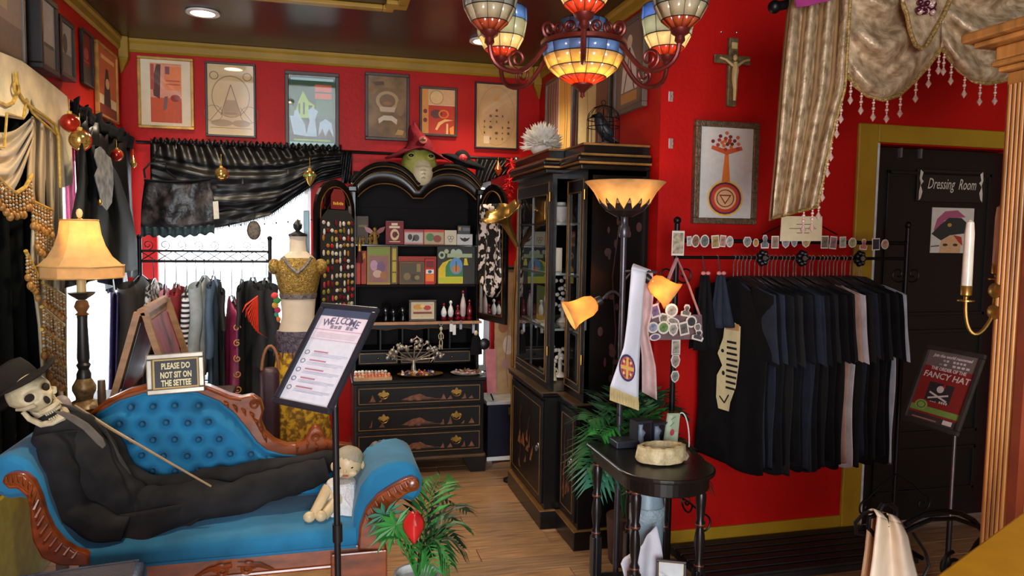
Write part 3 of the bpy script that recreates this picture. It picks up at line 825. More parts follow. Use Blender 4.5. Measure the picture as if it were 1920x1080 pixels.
# spotted scarf on the right door and brass horn
h, d, n = RD
mb = MB()
def scf(u, v):
    wd = .30*(1-max(0, v-.82)/.18*.85)
    return h + d*(.06+.15+(u-.5)*wd) + n*(.035+.012*sin(u*14+v*3)) + V((0, 0, 1.80-v*.60-.03*abs(u-.5)*v))
mb.grid(scf, 14, 16)
SPOT = mat('black_white_spotted_silk', (226, 214, 204), .5, col2=(20, 17, 18), scale=26, contrast=(.53, .56), detail=1)
solo('spotted_scarf', mb, SPOT, 'black silk scarf with white spots and pointed end draped on right secretary door', 'scarf', sol=.004)
HORN = mat('horn_brass', (176, 140, 72), .28, .85, var=.2, scale=10)
tip, mth = atY(970, 462, 4.42), atY(938, 396, 4.36)
ax = (mth-tip)
t = thing('gramophone_horn', 'brass flower-shaped gramophone horn tilted between the secretary and the tall cabinet', 'horn', tip)
Rm = ax.to_track_quat('Z', 'Y').to_matrix()
L_ = ax.length
def hrn(u, v):
    a = 2*pi*u
    r_ = .010 + .022*v + .095*max(0, v-.55)**2/.2025 * (1+.12*cos(8*a))
    return tip + Rm @ V((r_*cos(a), r_*sin(a), L_*v*(1-.12*max(0, v-.75)*(1-cos(8*a)))))
build('bell', MB().grid(hrn, 32, 14, cu=True), HORN, t, sol=.003)
for k in range(8):
    a = 2*pi*(k+.5)/8
    build('rib', MB().tube([hrn((k+.5)/8, v)*1.0 for v in [i/8 for i in range(9)]], .0028, 5), HORN, t)
build('elbow', MB().tube([tip, tip+V((.02, .0, -.04)), tip+V((.0, .03, -.1)), V((1.18, 4.54, 1.1)), V((1.18, 4.54, .3)), V((1.18, 4.54, .03))], .009, 8), HORN, t)
build('stand_foot', MB().lathe([(.05, 0), (.05, .012), (.02, .03), (.01, .05)], (1.18, 4.54, .001), 20), IRON, t)

# ---------------------------------------------------------------- things on the shelves
def pbox(px0, py0, px1, py1, Y, z0):
    a, b = atY(px0, py0, Y), atY(px1, py1, Y)
    return a.x, b.x, z0, z0+max(.01, a.z-b.z)
def carton(name, label, cat, px0, py0, px1, py1, Y, z0, dep, m, items=None, txts=(), lean=0.0, group=None, spine=None):
    x0, x1, za, zb = pbox(px0, py0, px1, py1, Y, z0)
    t = thing(name, label, cat, ((x0+x1)/2, Y+dep/2, za), group=group)
    build('cover' if cat == 'book' else 'body', MB().bb((x0, Y, za), (x1, Y+dep, zb)), m, t, smooth=False, bev=.002)
    if cat == 'book':
        build('pages', MB().bb((x0+.004, Y+.003, zb-.0005), (x1-.003, Y+dep-.003, zb+.0008)), flat((220, 208, 180)), t, smooth=False)
    if items: art(t, items, (x0, Y, za), (x1-x0, 0, 0), (0, 0, zb-za))
    for body, col, u, v, s_, wd in txts:
        text(t, body, flat(col), (x0+(x1-x0)*u, Y-.0012, za+(zb-za)*v), (1, 0, 0), (0, 0, 1), s_*(zb-za), width=wd*(x1-x0))
    return t
Y1 = 5.06
carton('book', 'dark grey-brown book standing at the left of the glass shelf', 'book', 664, 404, 691, 456, Y1+.03, 1.523, .03, flat((74, 62, 46)), [('r', (126, 104, 60), .3, .62, .9, .7)])
carton('book', 'dark red book with pale disc on its cover, on the glass shelf', 'book', 723, 412, 757, 456, Y1, 1.523, .035, mat('red_book_cloth', (124, 20, 28), .6), [('o', (224, 196, 150), .5, .42, .24, .25, .45), ('p', (60, 16, 20), [(.5, .5), (.6, .56), (.7, .4), (.56, .36)]), ('r', (224, 196, 150), .2, .1, .8, .14), ('r', (236, 214, 180), .32, .82, .66, .92), ('r', (236, 214, 180), .2, .7, .78, .79)])
carton('card_box', 'pink and grey illustrated card box beside the dark red book', 'box', 758, 428, 794, 457, Y1-.01, 1.523, .03, flat((196, 128, 120)), [('r', (196, 190, 180), .04, .12, .96, .78), ('e', (60, 60, 58), .3, .5, .12, .2), ('e', (90, 84, 80), .62, .45, .16, .22), ('p', (40, 40, 40), [(.4, .2), (.5, .7), (.56, .3)]), ('r', (170, 60, 70), .0, .86, 1, 1)])
carton('card_box', 'pink and green illustrated card box in the middle of the glass shelf', 'box', 795, 428, 833, 457, Y1-.01, 1.523, .03, flat((206, 120, 96)), [('r', (176, 170, 130), .04, .08, .96, .8), ('e', (90, 130, 80), .3, .5, .2, .26), ('e', (150, 70, 60), .66, .4, .2, .24), ('r', (200, 70, 60), .0, .86, 1, 1)])
carton('card_box', 'cream box with three rings printed on its front', 'box', 834, 430, 856, 458, Y1-.012, 1.523, .03, flat((214, 200, 170)), [('o', (90, 80, 70), .38, .5, .15, .12, .25), ('o', (90, 80, 70), .62, .5, .15, .12, .25), ('o', (90, 80, 70), .5, .32, .15, .12, .25)])
carton('card_box', 'white box with a black bat printed on it, at right end of the glass shelf', 'box', 857, 437, 886, 458, Y1-.012, 1.523, .05, flat((206, 202, 196)), [('p', (40, 40, 40), [(.15, .7), (.4, .6), (.5, .7), (.6, .6), (.85, .7), (.7, .42), (.5, .3), (.3, .42)])])
carton('card_box', 'small black box resting on the white bat box', 'box', 858, 420, 882, 436.5, Y1-.008, 1.60, .045, BLACKM, [('r', (110, 110, 110), .4, .35, .95, .75), ('r', (180, 150, 80), .08, .4, .26, .8)])
Y2 = 5.04
carton('box', 'slim bright orange-red box at the left of the middle shelf', 'box', 664, 486, 676, 535, Y2+.02, 1.251, .09, flat((206, 62, 44)))
carton('box', 'slim dark orange box with yellow mark beside the bright orange-red one', 'box', 677, 470, 687, 533, Y2+.03, 1.251, .09, flat((176, 60, 40)), [('p', (226, 150, 40), [(.2, .7), (.8, .8), (.7, .95), (.2, .9)])])
carton('poster_box', 'tall illustrated box with green fringe top and violet picture, on the middle shelf', 'box', 688, 461, 732, 533, Y2, 1.251, .035, flat((150, 124, 70)), [('r', (132, 150, 60), .05, .78, .95, .96), ('r', (150, 104, 96), .1, .06, .9, .74), ('e', (190, 150, 170), .3, .5, .16, .14), ('e', (120, 90, 120), .6, .45, .18, .16), ('e', (206, 170, 150), .45, .28, .2, .1), ('e', (170, 110, 60), .7, .24, .14, .1), ('r', (176, 140, 60), .0, .0, 1, .05)])
carton('book', 'tall narrow yellow-spined book beside the green fringed box', 'book', 733, 462, 746, 533, Y2+.01, 1.251, .04, flat((92, 84, 60)), [('r', (196, 170, 50), .2, .05, .75, .95), ('r', (110, 90, 30), .2, .3, .75, .34), ('r', (110, 90, 30), .2, .6, .75, .64)])
carton('box', 'wide red-orange box behind the bronze plaque on the middle shelf', 'box', 747, 481, 818, 533, Y2+.04, 1.251, .05, flat((170, 58, 38)))
t = carton('plaque', 'bronze-toned framed game plaque leaning on the red-orange box', 'plaque', 749, 489, 796, 532, Y2, 1.251, .02, flat((112, 84, 50)), [('r', (88, 76, 54), .06, .08, .94, .92), ('e', (130, 110, 70), .3, .35, .14, .16), ('r', (150, 126, 70), .68, .55, .84, .9), ('e', (70, 58, 40), .6, .3, .16, .16), ('e', (150, 126, 76), .7, .3, .1, .1)])
carton('box', 'red card pack with orange and white picture, right of the bronze plaque', 'box', 797, 486, 815, 534, Y2-.01, 1.251, .03, flat((190, 44, 36)), [('r', (236, 120, 40), .08, .12, .92, .4), ('r', (230, 226, 214), .1, .42, .9, .58), ('e', (40, 90, 120), .5, .5, .2, .06), ('r', (120, 30, 24), .1, .66, .9, .92)])
t = carton('book', 'large black book with yellow, green and blue arches on its cover', 'book', 820, 462, 890, 534, Y2, 1.251, .03, flat((46, 42, 36)),
           [('p', (226, 196, 30), [(.03, .02), (.68, .02), (.68, .4), (.56, .6), (.36, .66), (.14, .56), (.03, .4)]), ('p', (60, 130, 70), [(.22, .2), (.68, .2), (.68, .4), (.58, .6), (.44, .66), (.3, .6), (.22, .45)]), ('p', (190, 196, 40), [(.05, .05), (.66, .05), (.66, .18), (.05, .18)]), ('e', (96, 150, 196), .5, .48, .17, .22), ('e', (206, 130, 70), .5, .4, .11, .1), ('r', (60, 40, 30), .49, .34, .51, .6), ('p', (226, 206, 40), [(.7, .5), (.82, .5), (.78, .68), (.72, .68)]), ('o', (176, 196, 160), .12, .76, .09, .1, .5), ('e', (176, 190, 150), .24, .86, .06, .06), ('e', (180, 196, 160), .42, .82, .07, .1), ('e', (176, 196, 170), .56, .8, .1, .12), ('r', (170, 186, 140), .26, .7, .92, .8)])
FIG = mat('gold_resin', (190, 150, 80), .35, .5, var=.2, scale=60)
def figurine(name, label, cat, x, y, z, hgt, m, wings=False, arms=True, mw=None, group=None, seed=0):
    r_ = random.Random(seed); t = thing(name, label, cat, (x, y, z), group=group)
    s = hgt
    mb = MB()
    mb.tube([(x, y, z), (x+.03*s, y, z+.2*s), (x, y, z+.45*s), (x, y, z+.7*s), (x, y, z+.78*s)], [.20*s, .13*s, .11*s, .15*s, .05*s], 8)
    mb.sph((x, y, z+.88*s), (.11*s, .11*s, .13*s), 8, 6)
    if arms:
        for q in (-1, 1):
            mb.tube([(x+q*.12*s, y, z+.68*s), (x+q*.24*s, y-.06*s, z+.5*s), (x+q*.14*s, y-.16*s, z+.38*s)], [.055*s, .045*s, .035*s], 6)
    build('body', mb, m, t)
    if wings:
        for q in (-1, 1):
            build('wing', MB().slab([(x+q*.06*s, y+.08*s, z+.5*s), (x+q*.5*s, y+.1*s, z+.75*s), (x+q*.62*s, y+.1*s, z+1.05*s), (x+q*.3*s, y+.09*s, z+.95*s), (x+q*.08*s, y+.08*s, z+.75*s)], (0, .03*s, 0)), mw or m, t, smooth=False)
    return t
p = atY(703, 456, 5.05)
figurine('winged_figurine', 'small gold winged gargoyle figurine with red wings on the glass shelf', 'figurine', p.x, 5.06, 1.523, .115, FIG, True, mw=mat('red_wing_enamel', (140, 30, 30), .4))
for i in range(3):
    p = atY(668+i*13, 455, 5.03)
    figurine('skull_figurine', 'tiny gold figurine in front of the dark book, %s of three' % ('left', 'middle', 'right')[i], 'figurine', p.x, 5.035, 1.523, .05+.008*i, FIG, seed=i, group='tiny gold figurines on the glass shelf')
for i in range(2):
    p = atY(661+i*13, 455, 5.0)
    t = thing('tassel', 'dark red tassel with gold cap hanging from the glass shelf, %s one' % ('left', 'right')[i], 'tassel', (p.x, 4.985, 1.40), group='red tassels on the secretary')
    build('cap', MB().lathe([(.004, .14), (.012, .13), (.014, .11), (.010, .10), (.013, .085), (.011, .075)], (p.x, 4.985, 1.40), 10), FIG, t)
    build('skirt', MB().lathe([(.010, .078), (.018, .05), (.022, .0), (.0005, .0)], (p.x, 4.985, 1.40), 10), mat('maroon_thread', (84, 14, 20), .7, bump=.6, bscale=200), t)
    build('cord', MB().tube([(p.x, 4.985, 1.54), (p.x, 4.985, 1.58), (p.x+.008, 5.0, 1.525)], .002, 5), FIG, t)
# lowest shelf
x0, x1, za, zb = pbox(766, 562, 817, 601, 4.99, 1.006)
framed('framed_photo', 'small dark framed picture of bright stall standing on the secretary ledge', 'picture', (x0, 4.98, 1.006), (x1-x0, 0, 0), (0, 0, zb-za), .014, .016, mat('pewter_frame', (70, 62, 54), .4, .4),
       [('r', (206, 186, 150), .05, .1, .95, .9), ('e', (206, 150, 60), .3, .7, .2, .16), ('e', (190, 60, 60), .7, .65, .16, .14), ('r', (130, 60, 40), .1, .3, .9, .42), ('e', (230, 206, 120), .5, .75, .1, .1)], glass=False)
GLB = mat('glossy_black_resin', (16, 16, 18), .15)
def hand(x, y, z, s, m, label, name='display_hand', cat='hand ornament', group=None):
    t = thing(name, label, cat, (x, y, z), group=group)
    build('wrist', MB().lathe([(.024*s, 0), (.02*s, .02*s), (.022*s, .05*s), (.0005, .055*s)], (x, y, z), 10), m, t)
    build('palm', MB().sph((x, y, z+.07*s), (.028*s, .013*s, .034*s), 10, 7), m, t)
    for i, (dx, hh) in enumerate(((-.02, .042), (-.007, .052), (.007, .05), (.02, .036))):
        build('finger', MB().tube([(x+dx*s, y, z+.09*s), (x+dx*1.3*s, y-.004*s, z+(.09+hh*.6)*s), (x+dx*1.4*s, y-.014*s, z+(.09+hh)*s)], [.0075*s, .0068*s, .005*s], 6), m, t)
    build('thumb', MB().tube([(x+.02*s, y, z+.055*s), (x+.042*s, y-.006*s, z+.078*s), (x+.05*s, y-.012*s, z+.1*s)], [.009*s, .008*s, .006*s], 6), m, t)
    return t
for i, px in enumerate((724, 738, 756)):
    p = atY(px, 600, 5.02); hand(p.x, 5.03-.02*(i % 2), 1.006, .92-.1*(i == 1), GLB, 'glossy black hand ornament on the secretary ledge, %s of three' % ('leftmost', 'middle', 'rightmost')[i], group='black hand ornaments')
REDG = mat('dark_red_glass', (110, 14, 24), .15, coat=.4)
for i, (px, hh, cc) in enumerate(((832, .10, 0), (845, .115, 0), (858, .085, 1), (868, .185, 2), (880, .12, 1))):
    p = atY(px, 601, 5.0)
    t = thing('bottle', ('white drop-shaped bottle with red base nearest the small frame', 'taller white drop-shaped bottle with red base and white cap', 'dark red stubby bottle on the secretary ledge', 'tall red jester bottle with pale ornament on the ledge', 'dark red bottle at the far right of the ledge')[i], 'bottle', (p.x, 5.0, 1.006), group='bottles on the secretary ledge')
    mm = (WHITE, REDG, mat('pale_pink_ceramic', (196, 176, 170), .4))[cc]
    build('base', MB().lathe([(.016, 0), (.02, .006), (.02, .02), (.012, .026)], (p.x, 5.0, 1.006), 12), REDG, t)
    build('body', MB().lathe([(.012, .024), (.019, .04), (.02, hh*.55), (.012, hh*.8), (.006, hh*.9), (.006, hh)], (p.x, 5.0, 1.006), 12), mm, t)
    build('stopper', MB().sph((p.x, 5.0, 1.006+hh+.008), (.011, .011, .013), 8, 6), (WHITE if i == 1 else REDG), t)
# charms hanging from the ledge
for i, (px, y0_, y1_) in enumerate(((827, 608, 655), (852, 606, 628), (864, 604, 618), (888, 606, 625), (846, 604, 622))):
    a, b = atY(px, y0_, 4.925), atY(px, y1_, 4.925)
    t = thing('keychain', ('long silver skeleton charm', 'white tag charm', 'short silver key charm', 'silver ring charm beside the black puppet', 'small white bead charm')[i]+' hanging from the secretary ledge', 'keychain', (a.x, 4.925, b.z), group='keychains on the secretary ledge')
    build('ring', MB().tube(spiral((a.x, 4.925, a.z+.0), (1, 0, 0), (0, 0, 1), .011, .011, 1, n=12), .002, 5), STEEL, t)
    build('hook', MB().tube([(a.x, 4.925, a.z+.01), (a.x, 4.928, a.z+.02), (a.x, 4.934, .998)], .0015, 4), STEEL, t)
    L_ = a.z-b.z-.012
    if i == 0:
        mb = MB().sph((a.x, 4.925, a.z-.03), (.011, .009, .014), 8, 6).tube([(a.x, 4.925, a.z-.04), (a.x, 4.925, a.z-.09)], .004, 6)
        for q in (-1, 1):
            mb.tube([(a.x, 4.925, a.z-.05), (a.x+q*.016, 4.925, a.z-.075), (a.x+q*.013, 4.92, a.z-.1)], .0028, 5).tube([(a.x, 4.925, a.z-.09), (a.x+q*.01, 4.925, a.z-.12), (a.x+q*.008, 4.925, b.z)], .003, 5)
        build('skeleton', mb, BONE, t)
    else:
        build('charm', MB().bb((a.x-.011, 4.922, a.z-.012-L_), (a.x+.011, 4.928, a.z-.012)), WHITE if i in (1, 4) else STEEL, t, smooth=False, bev=.003)
p = atY(893, 640, 4.93)
t = thing('finger_puppet', 'black robed puppet with pale skull face hanging at right of the secretary ledge', 'puppet', (p.x, 4.93, p.z-.09))
build('robe', MB().lathe([(.042, -.09), (.04, -.04), (.03, .02), (.014, .055)], (p.x, 4.93, p.z), 12, squash=.6), BLKCLOTH, t)
build('head', MB().sph((p.x-.006, 4.915, p.z+.06), (.014, .014, .018), 8, 6), BONE, t)
# desk top trays
def pile_tray(name, label, cat, px, py, rx, ry, plate, rim, n, cols, seed, zt=.6455, hgt=.012, kind='mix', Y=None):
    c = atZ(px, py, zt) if Y is None else V((atY(px, py, Y).x, Y, zt))
    t = thing(name, label, cat, (c.x, c.y, zt))
    build('dish', MB().lathe([(.0005, .002), (rx*.7, 0), (rx*.95, hgt), (rx, hgt+.003), (rx*.93, hgt+.003), (rx*.68, .005), (.0005, .006)], (c.x, c.y, zt), 28, squash=ry/rx), plate, t)
    r_ = random.Random(seed)
    for i in range(n):
        a, q = r_.uniform(0, 2*pi), math.sqrt(r_.random())*.82
        k = r_.choice(cols); m_ = mat('trinket_%d_%d_%d' % k, k, .4, var=.12)
        x, y_, z = c.x+rx*q*cos(a), c.y+ry*q*sin(a), zt+.008+.014*(1-q)*r_.random()
        s = r_.uniform(.010, .017)
        R_ = Matrix.Rotation(r_.uniform(0, pi), 3, 'Z') @ Matrix.Rotation(r_.uniform(-.6, .6), 3, 'X')
        sh = r_.randrange(3)
        mb = MB()
        if sh == 0: mb.sph((0, 0, 0), (s*1.2, s*.8, s*.7), 8, 5)
        elif sh == 1: mb.lathe([(s*.7, -s*.5), (s*.75, 0), (s*.35, s*.4), (s*.5, s*.8), (.0005, s*1.2)], (0, 0, 0), 8)
        else: mb.tube([(-s*1.4, 0, 0), (0, s*.3, s*.3), (s*1.4, 0, 0)], [s*.3, s*.5, s*.25], 6)
        mb.xf(Matrix.Translation((x, y_, z+s*.35)) @ R_.to_4x4())
        lab = '%s %s at the %s %s of the pile on the %s' % (CNAME.get(k, 'brown'), ('pebble', 'pawn', 'twig')[sh], 'front' if sin(a) < 0 else 'back', ('left', 'middle', 'right')[min(2, int((q*cos(a)+1)*1.5))], cat_short[name])
        solo('trinket', mb, m_, lab, 'trinket', 'trinkets piled on the %s' % cat_short[name])
    return t
CNAME = {(206, 190, 160): 'tan', (190, 60, 40): 'red', (60, 70, 130): 'blue', (226, 220, 206): 'white', (150, 110, 60): 'ochre', (120, 60, 40): 'rust', (196, 150, 120): 'peach', (150, 120, 110): 'taupe', (120, 80, 60): 'brown', (170, 140, 150): 'mauve', (96, 60, 50): 'umber', (190, 150, 110): 'sand'}
cat_short = {'gold_platter': 'gold platter', 'white_plate': 'patterned plate', 'wooden_tray': 'narrow wooden tray', 'skull_tray': 'black bead tray'}
mixc = [(206, 190, 160), (190, 60, 40), (60, 70, 130), (226, 220, 206), (150, 110, 60), (120, 60, 40), (196, 150, 120)]
pile_tray('gold_platter', 'oval gold platter heaped with small trinkets in middle of the secretary desk', 'platter', 788, 692, .155, .095, mat('gold_platter', (176, 130, 60), .3, .7), None, 46, mixc, 1, Y=4.90)
pile_tray('white_plate', 'round patterned plate of beads and shells at right of the secretary desk', 'plate', 876, 692, .115, .09, mat('mint_plate', (170, 170, 150), .25), None, 30, [(150, 120, 110), (120, 80, 60), (170, 140, 150), (96, 60, 50), (190, 150, 110)], 2, Y=4.895)
OW = 'first second third fourth fifth sixth seventh eighth ninth tenth eleventh twelfth thirteenth fourteenth fifteenth sixteenth seventeenth eighteenth nineteenth twentieth'.split()
def ordw(i): return OW[i] if i < 20 else ('twenty-'+OW[i-20] if i < 29 else 'thirtieth' if i == 29 else 'thirty-'+OW[i-30])
def rect_tray(name, label, px0, px1, y0, y1, m, n, cols, seed, hgt=.03):
    a, b = atY(px0, 700, y0).x, atY(px1, 700, y0).x
    t = thing(name, label, 'tray', ((a+b)/2, (y0+y1)/2, .6455))
    mb = MB().bb((a, y0, .6456), (b, y1, .652))
    for p_, q_ in (((a, y0), (b, y0+.006)), ((a, y1-.006), (b, y1)), ((a, y0), (a+.006, y1)), ((b-.006, y0), (b, y1))):
        mb.bb((*p_, .652), (*q_, .652+hgt))
    build('tray_body', mb, m, t, smooth=False)
    r_ = random.Random(seed); nx = n//2
    for i in range(n):
        k = r_.choice(cols)
        x = a+.016+(b-a-.032)*((i % nx)/(nx-1)); y_ = y0+.02+(y1-y0-.04)*(i//nx)
        s = r_.uniform(.011, .0135)
        mb = MB().sph((x+r_.uniform(-.002, .002), y_, .652+s+.012*(i//nx)), (s, s*.9, s*1.05), 8, 6)
        o = solo('bead', mb, mat('bead_%d_%d_%d' % k, k, .35), '%s of the %s row of round beads in the %s' % (ordw(i % nx), ('front', 'back')[i//nx], cat_short[name]), 'bead', 'beads in the %s' % cat_short[name])
rect_tray('skull_tray', 'black tray of round white skull beads at left of the secretary desk', 664, 728, 4.87, 4.94, BLACKM, 20, [(214, 206, 196), (190, 180, 170), (226, 220, 210)], 4, .02)
rect_tray('wooden_tray', 'narrow wooden tray of orange and tan beads at front left of the desk', 664, 735, 4.775, 4.835, mat('bamboo', (190, 150, 104), .5), 22, [(206, 110, 70), (196, 130, 96), (214, 170, 130)], 5, .014)
# pewter centrepiece of little skeletons
t = thing('skeleton_tree', 'tangled pewter candelabra of little skeletons and leaves behind the gold platter', 'ornament', (.60, 5.0, .6455))
PEW = mat('pale_pewter', (176, 164, 146), .35, .5, var=.25, scale=40)
build('base', MB().lathe([(.05, 0), (.05, .01), (.02, .02), (.012, .06), (.01, .1)], (.60, 5.0, .6455), 14), PEW, t)
r_ = random.Random(11)
for k in range(9):
    a = pi*(k/8); L_ = .10+.07*r_.random()
    e = V((.60+cos(a)*.16, 4.97-.03*r_.random(), .76+sin(a)*.085+.02*r_.random()))
    br = build('branch', MB().tube(bez((.60, 5.0, .72), (.60+.03*cos(a), 4.99, .76), (e.x-.02*cos(a), e.y, e.z-.05), e), [.006-.0003*i for i in range(10)], 6), PEW, t)
    mb = MB()
    for j in range(4):
        q = e+V((r_.uniform(-.03, .03), r_.uniform(-.015, .015), r_.uniform(-.03, .03)))
        mb.sph(q, (.014, .008, .016), 7, 5, Matrix.Rotation(r_.uniform(0, 3), 3, 'Y'))
        mb.tube([q, q+V((r_.uniform(-.04, .04), 0, r_.uniform(-.03, .03)))], .004, 5)
    build('skeleton', mb, PEW, br)

# ---------------------------------------------------------------- on top of the secretary
def buildf(name, mb, *a, **k):
    c_ = V((fx, fy, 1.90)); mb.v = [c_+(p-c_)*1.13+V((0, 0, .035)) for p in mb.v]
    return build(name, mb, *a, **k)
FROGG = mat('frog_rubber', (126, 134, 48), .35, col2=(178, 172, 92), scale=14, bump=.2)
pc = atY(787, 300, 5.0)
fx, fy, fz = pc.x, 5.03, 2.02
t = thing('frog_mask', 'green and cream frog mask resting in the dip of the secretary top', 'mask', (fx, fy, 1.90))
def frg(u, v):
    a = 2*pi*u; b = pi*v
    r_ = 1+.12*max(0, -cos(b))*max(0, -sin(a))
    return V((fx+.108*sin(b)*cos(a)*r_, fy+.10*sin(b)*sin(a)*r_, 2.01-.115*cos(b)*-1*-1 if False else 2.01+.115*cos(b)))
buildf('head', MB().grid(frg, 20, 12, cu=True), FROGG, t)
buildf('throat', MB().sph((fx+.012, fy-.072, 1.965), (.062, .045, .08), 14, 10), mat('cream_rubber', (206, 196, 160), .35, var=.1, bump=.2, bscale=40), t)
for k in range(4):
    buildf('throat_fold', MB().tube([(fx+.012-.05+.01*k, fy-.095, 1.99-k*.022), (fx+.012, fy-.122, 1.997-k*.022), (fx+.06-.01*k, fy-.095, 1.99-k*.022)], .005, 6), mat('cream_fold', (190, 176, 140), .4), t)
for q in (-1, 1):
    e = buildf('eye_bulge', MB().sph((fx+q*.055, fy-.072, 2.055), (.03, .026, .026), 10, 8), FROGG, t)
    buildf('pupil', MB().sph((fx+q*.058, fy-.094, 2.058), (.016, .008, .010), 8, 6), mat('dark_eye', (26, 30, 28), .1), e)
RFELT = mat('crimson_felt', (96, 10, 24), .9, var=.12, bump=.2, bscale=120, spec=.2)
t = thing('witch_hat', 'crimson felt pointed hat with round brooch, on the frog mask', 'hat', (fx, fy, 2.075))
def brim(u, v):
    a = 2*pi*u; r_ = .085+.10*v
    return V((fx-.01+r_*cos(a)*1.05, fy+r_*sin(a)*.9, 2.10-.045*v*abs(cos(a))-.012*v+.012*sin(3*a)*v))
buildf('brim', MB().grid(brim, 28, 5, cu=True), RFELT, t, sol=.006)
def cone(u, v):
    a = 2*pi*u; r_ = .09*(1-v)**.85+.004
    return V((fx-.01+r_*cos(a)+.012*sin(v*6)-.02*v*v, fy+r_*sin(a), 2.095+.17*v+.006*sin(5*a+v*9)))
buildf('crown', MB().grid(cone, 20, 12, cu=True), RFELT, t)
br = buildf('brooch', MB().lathe([(.024, 0), (.024, .006), (.0005, .008)], (fx+.012, fy-.075, 2.15), 16, Matrix.Rotation(pi/2-.35, 4, 'X')), mat('brooch_leather', (128, 60, 44), .4), t)
buildf('brooch_cross', MB().box((fx+.012, fy-.084, 2.153), (.03, .003, .005)).box((fx+.012, fy-.084, 2.153), (.005, .003, .034)), mat('dark_stitch', (60, 20, 20), .5), br, smooth=False)
p = atY(868, 318, 5.02)
t = thing('bicorne_hat', 'black felt hat with red rosette lying on the right arch of the secretary', 'hat', (p.x, 5.05, 2.04))
def bic(u, v):
    a = 2*pi*u; r_ = v
    return V((p.x+.02+.16*r_*cos(a), 5.07+.09*r_*sin(a), 2.075+.05*(1-r_*r_)-.05*r_*cos(a)+.02*abs(cos(a))*r_))
build('brim', MB().grid(bic, 24, 5, cu=True), BLKCLOTH, t, sol=.006)
build('crown', MB().sph((p.x, 5.06, 2.11), (.062, .055, .07), 14, 9), BLKCLOTH, t)
for k in range(3):
    build('rosette', MB().tube(spiral((p.x-.004, 5.0-.004*k, 2.115), (1, 0, 0), (0, 0, 1), .024-.008*k, .020-.008*k, 1, n=14), .007, 6), mat('red_ribbon', (176, 30, 34), .6), t)
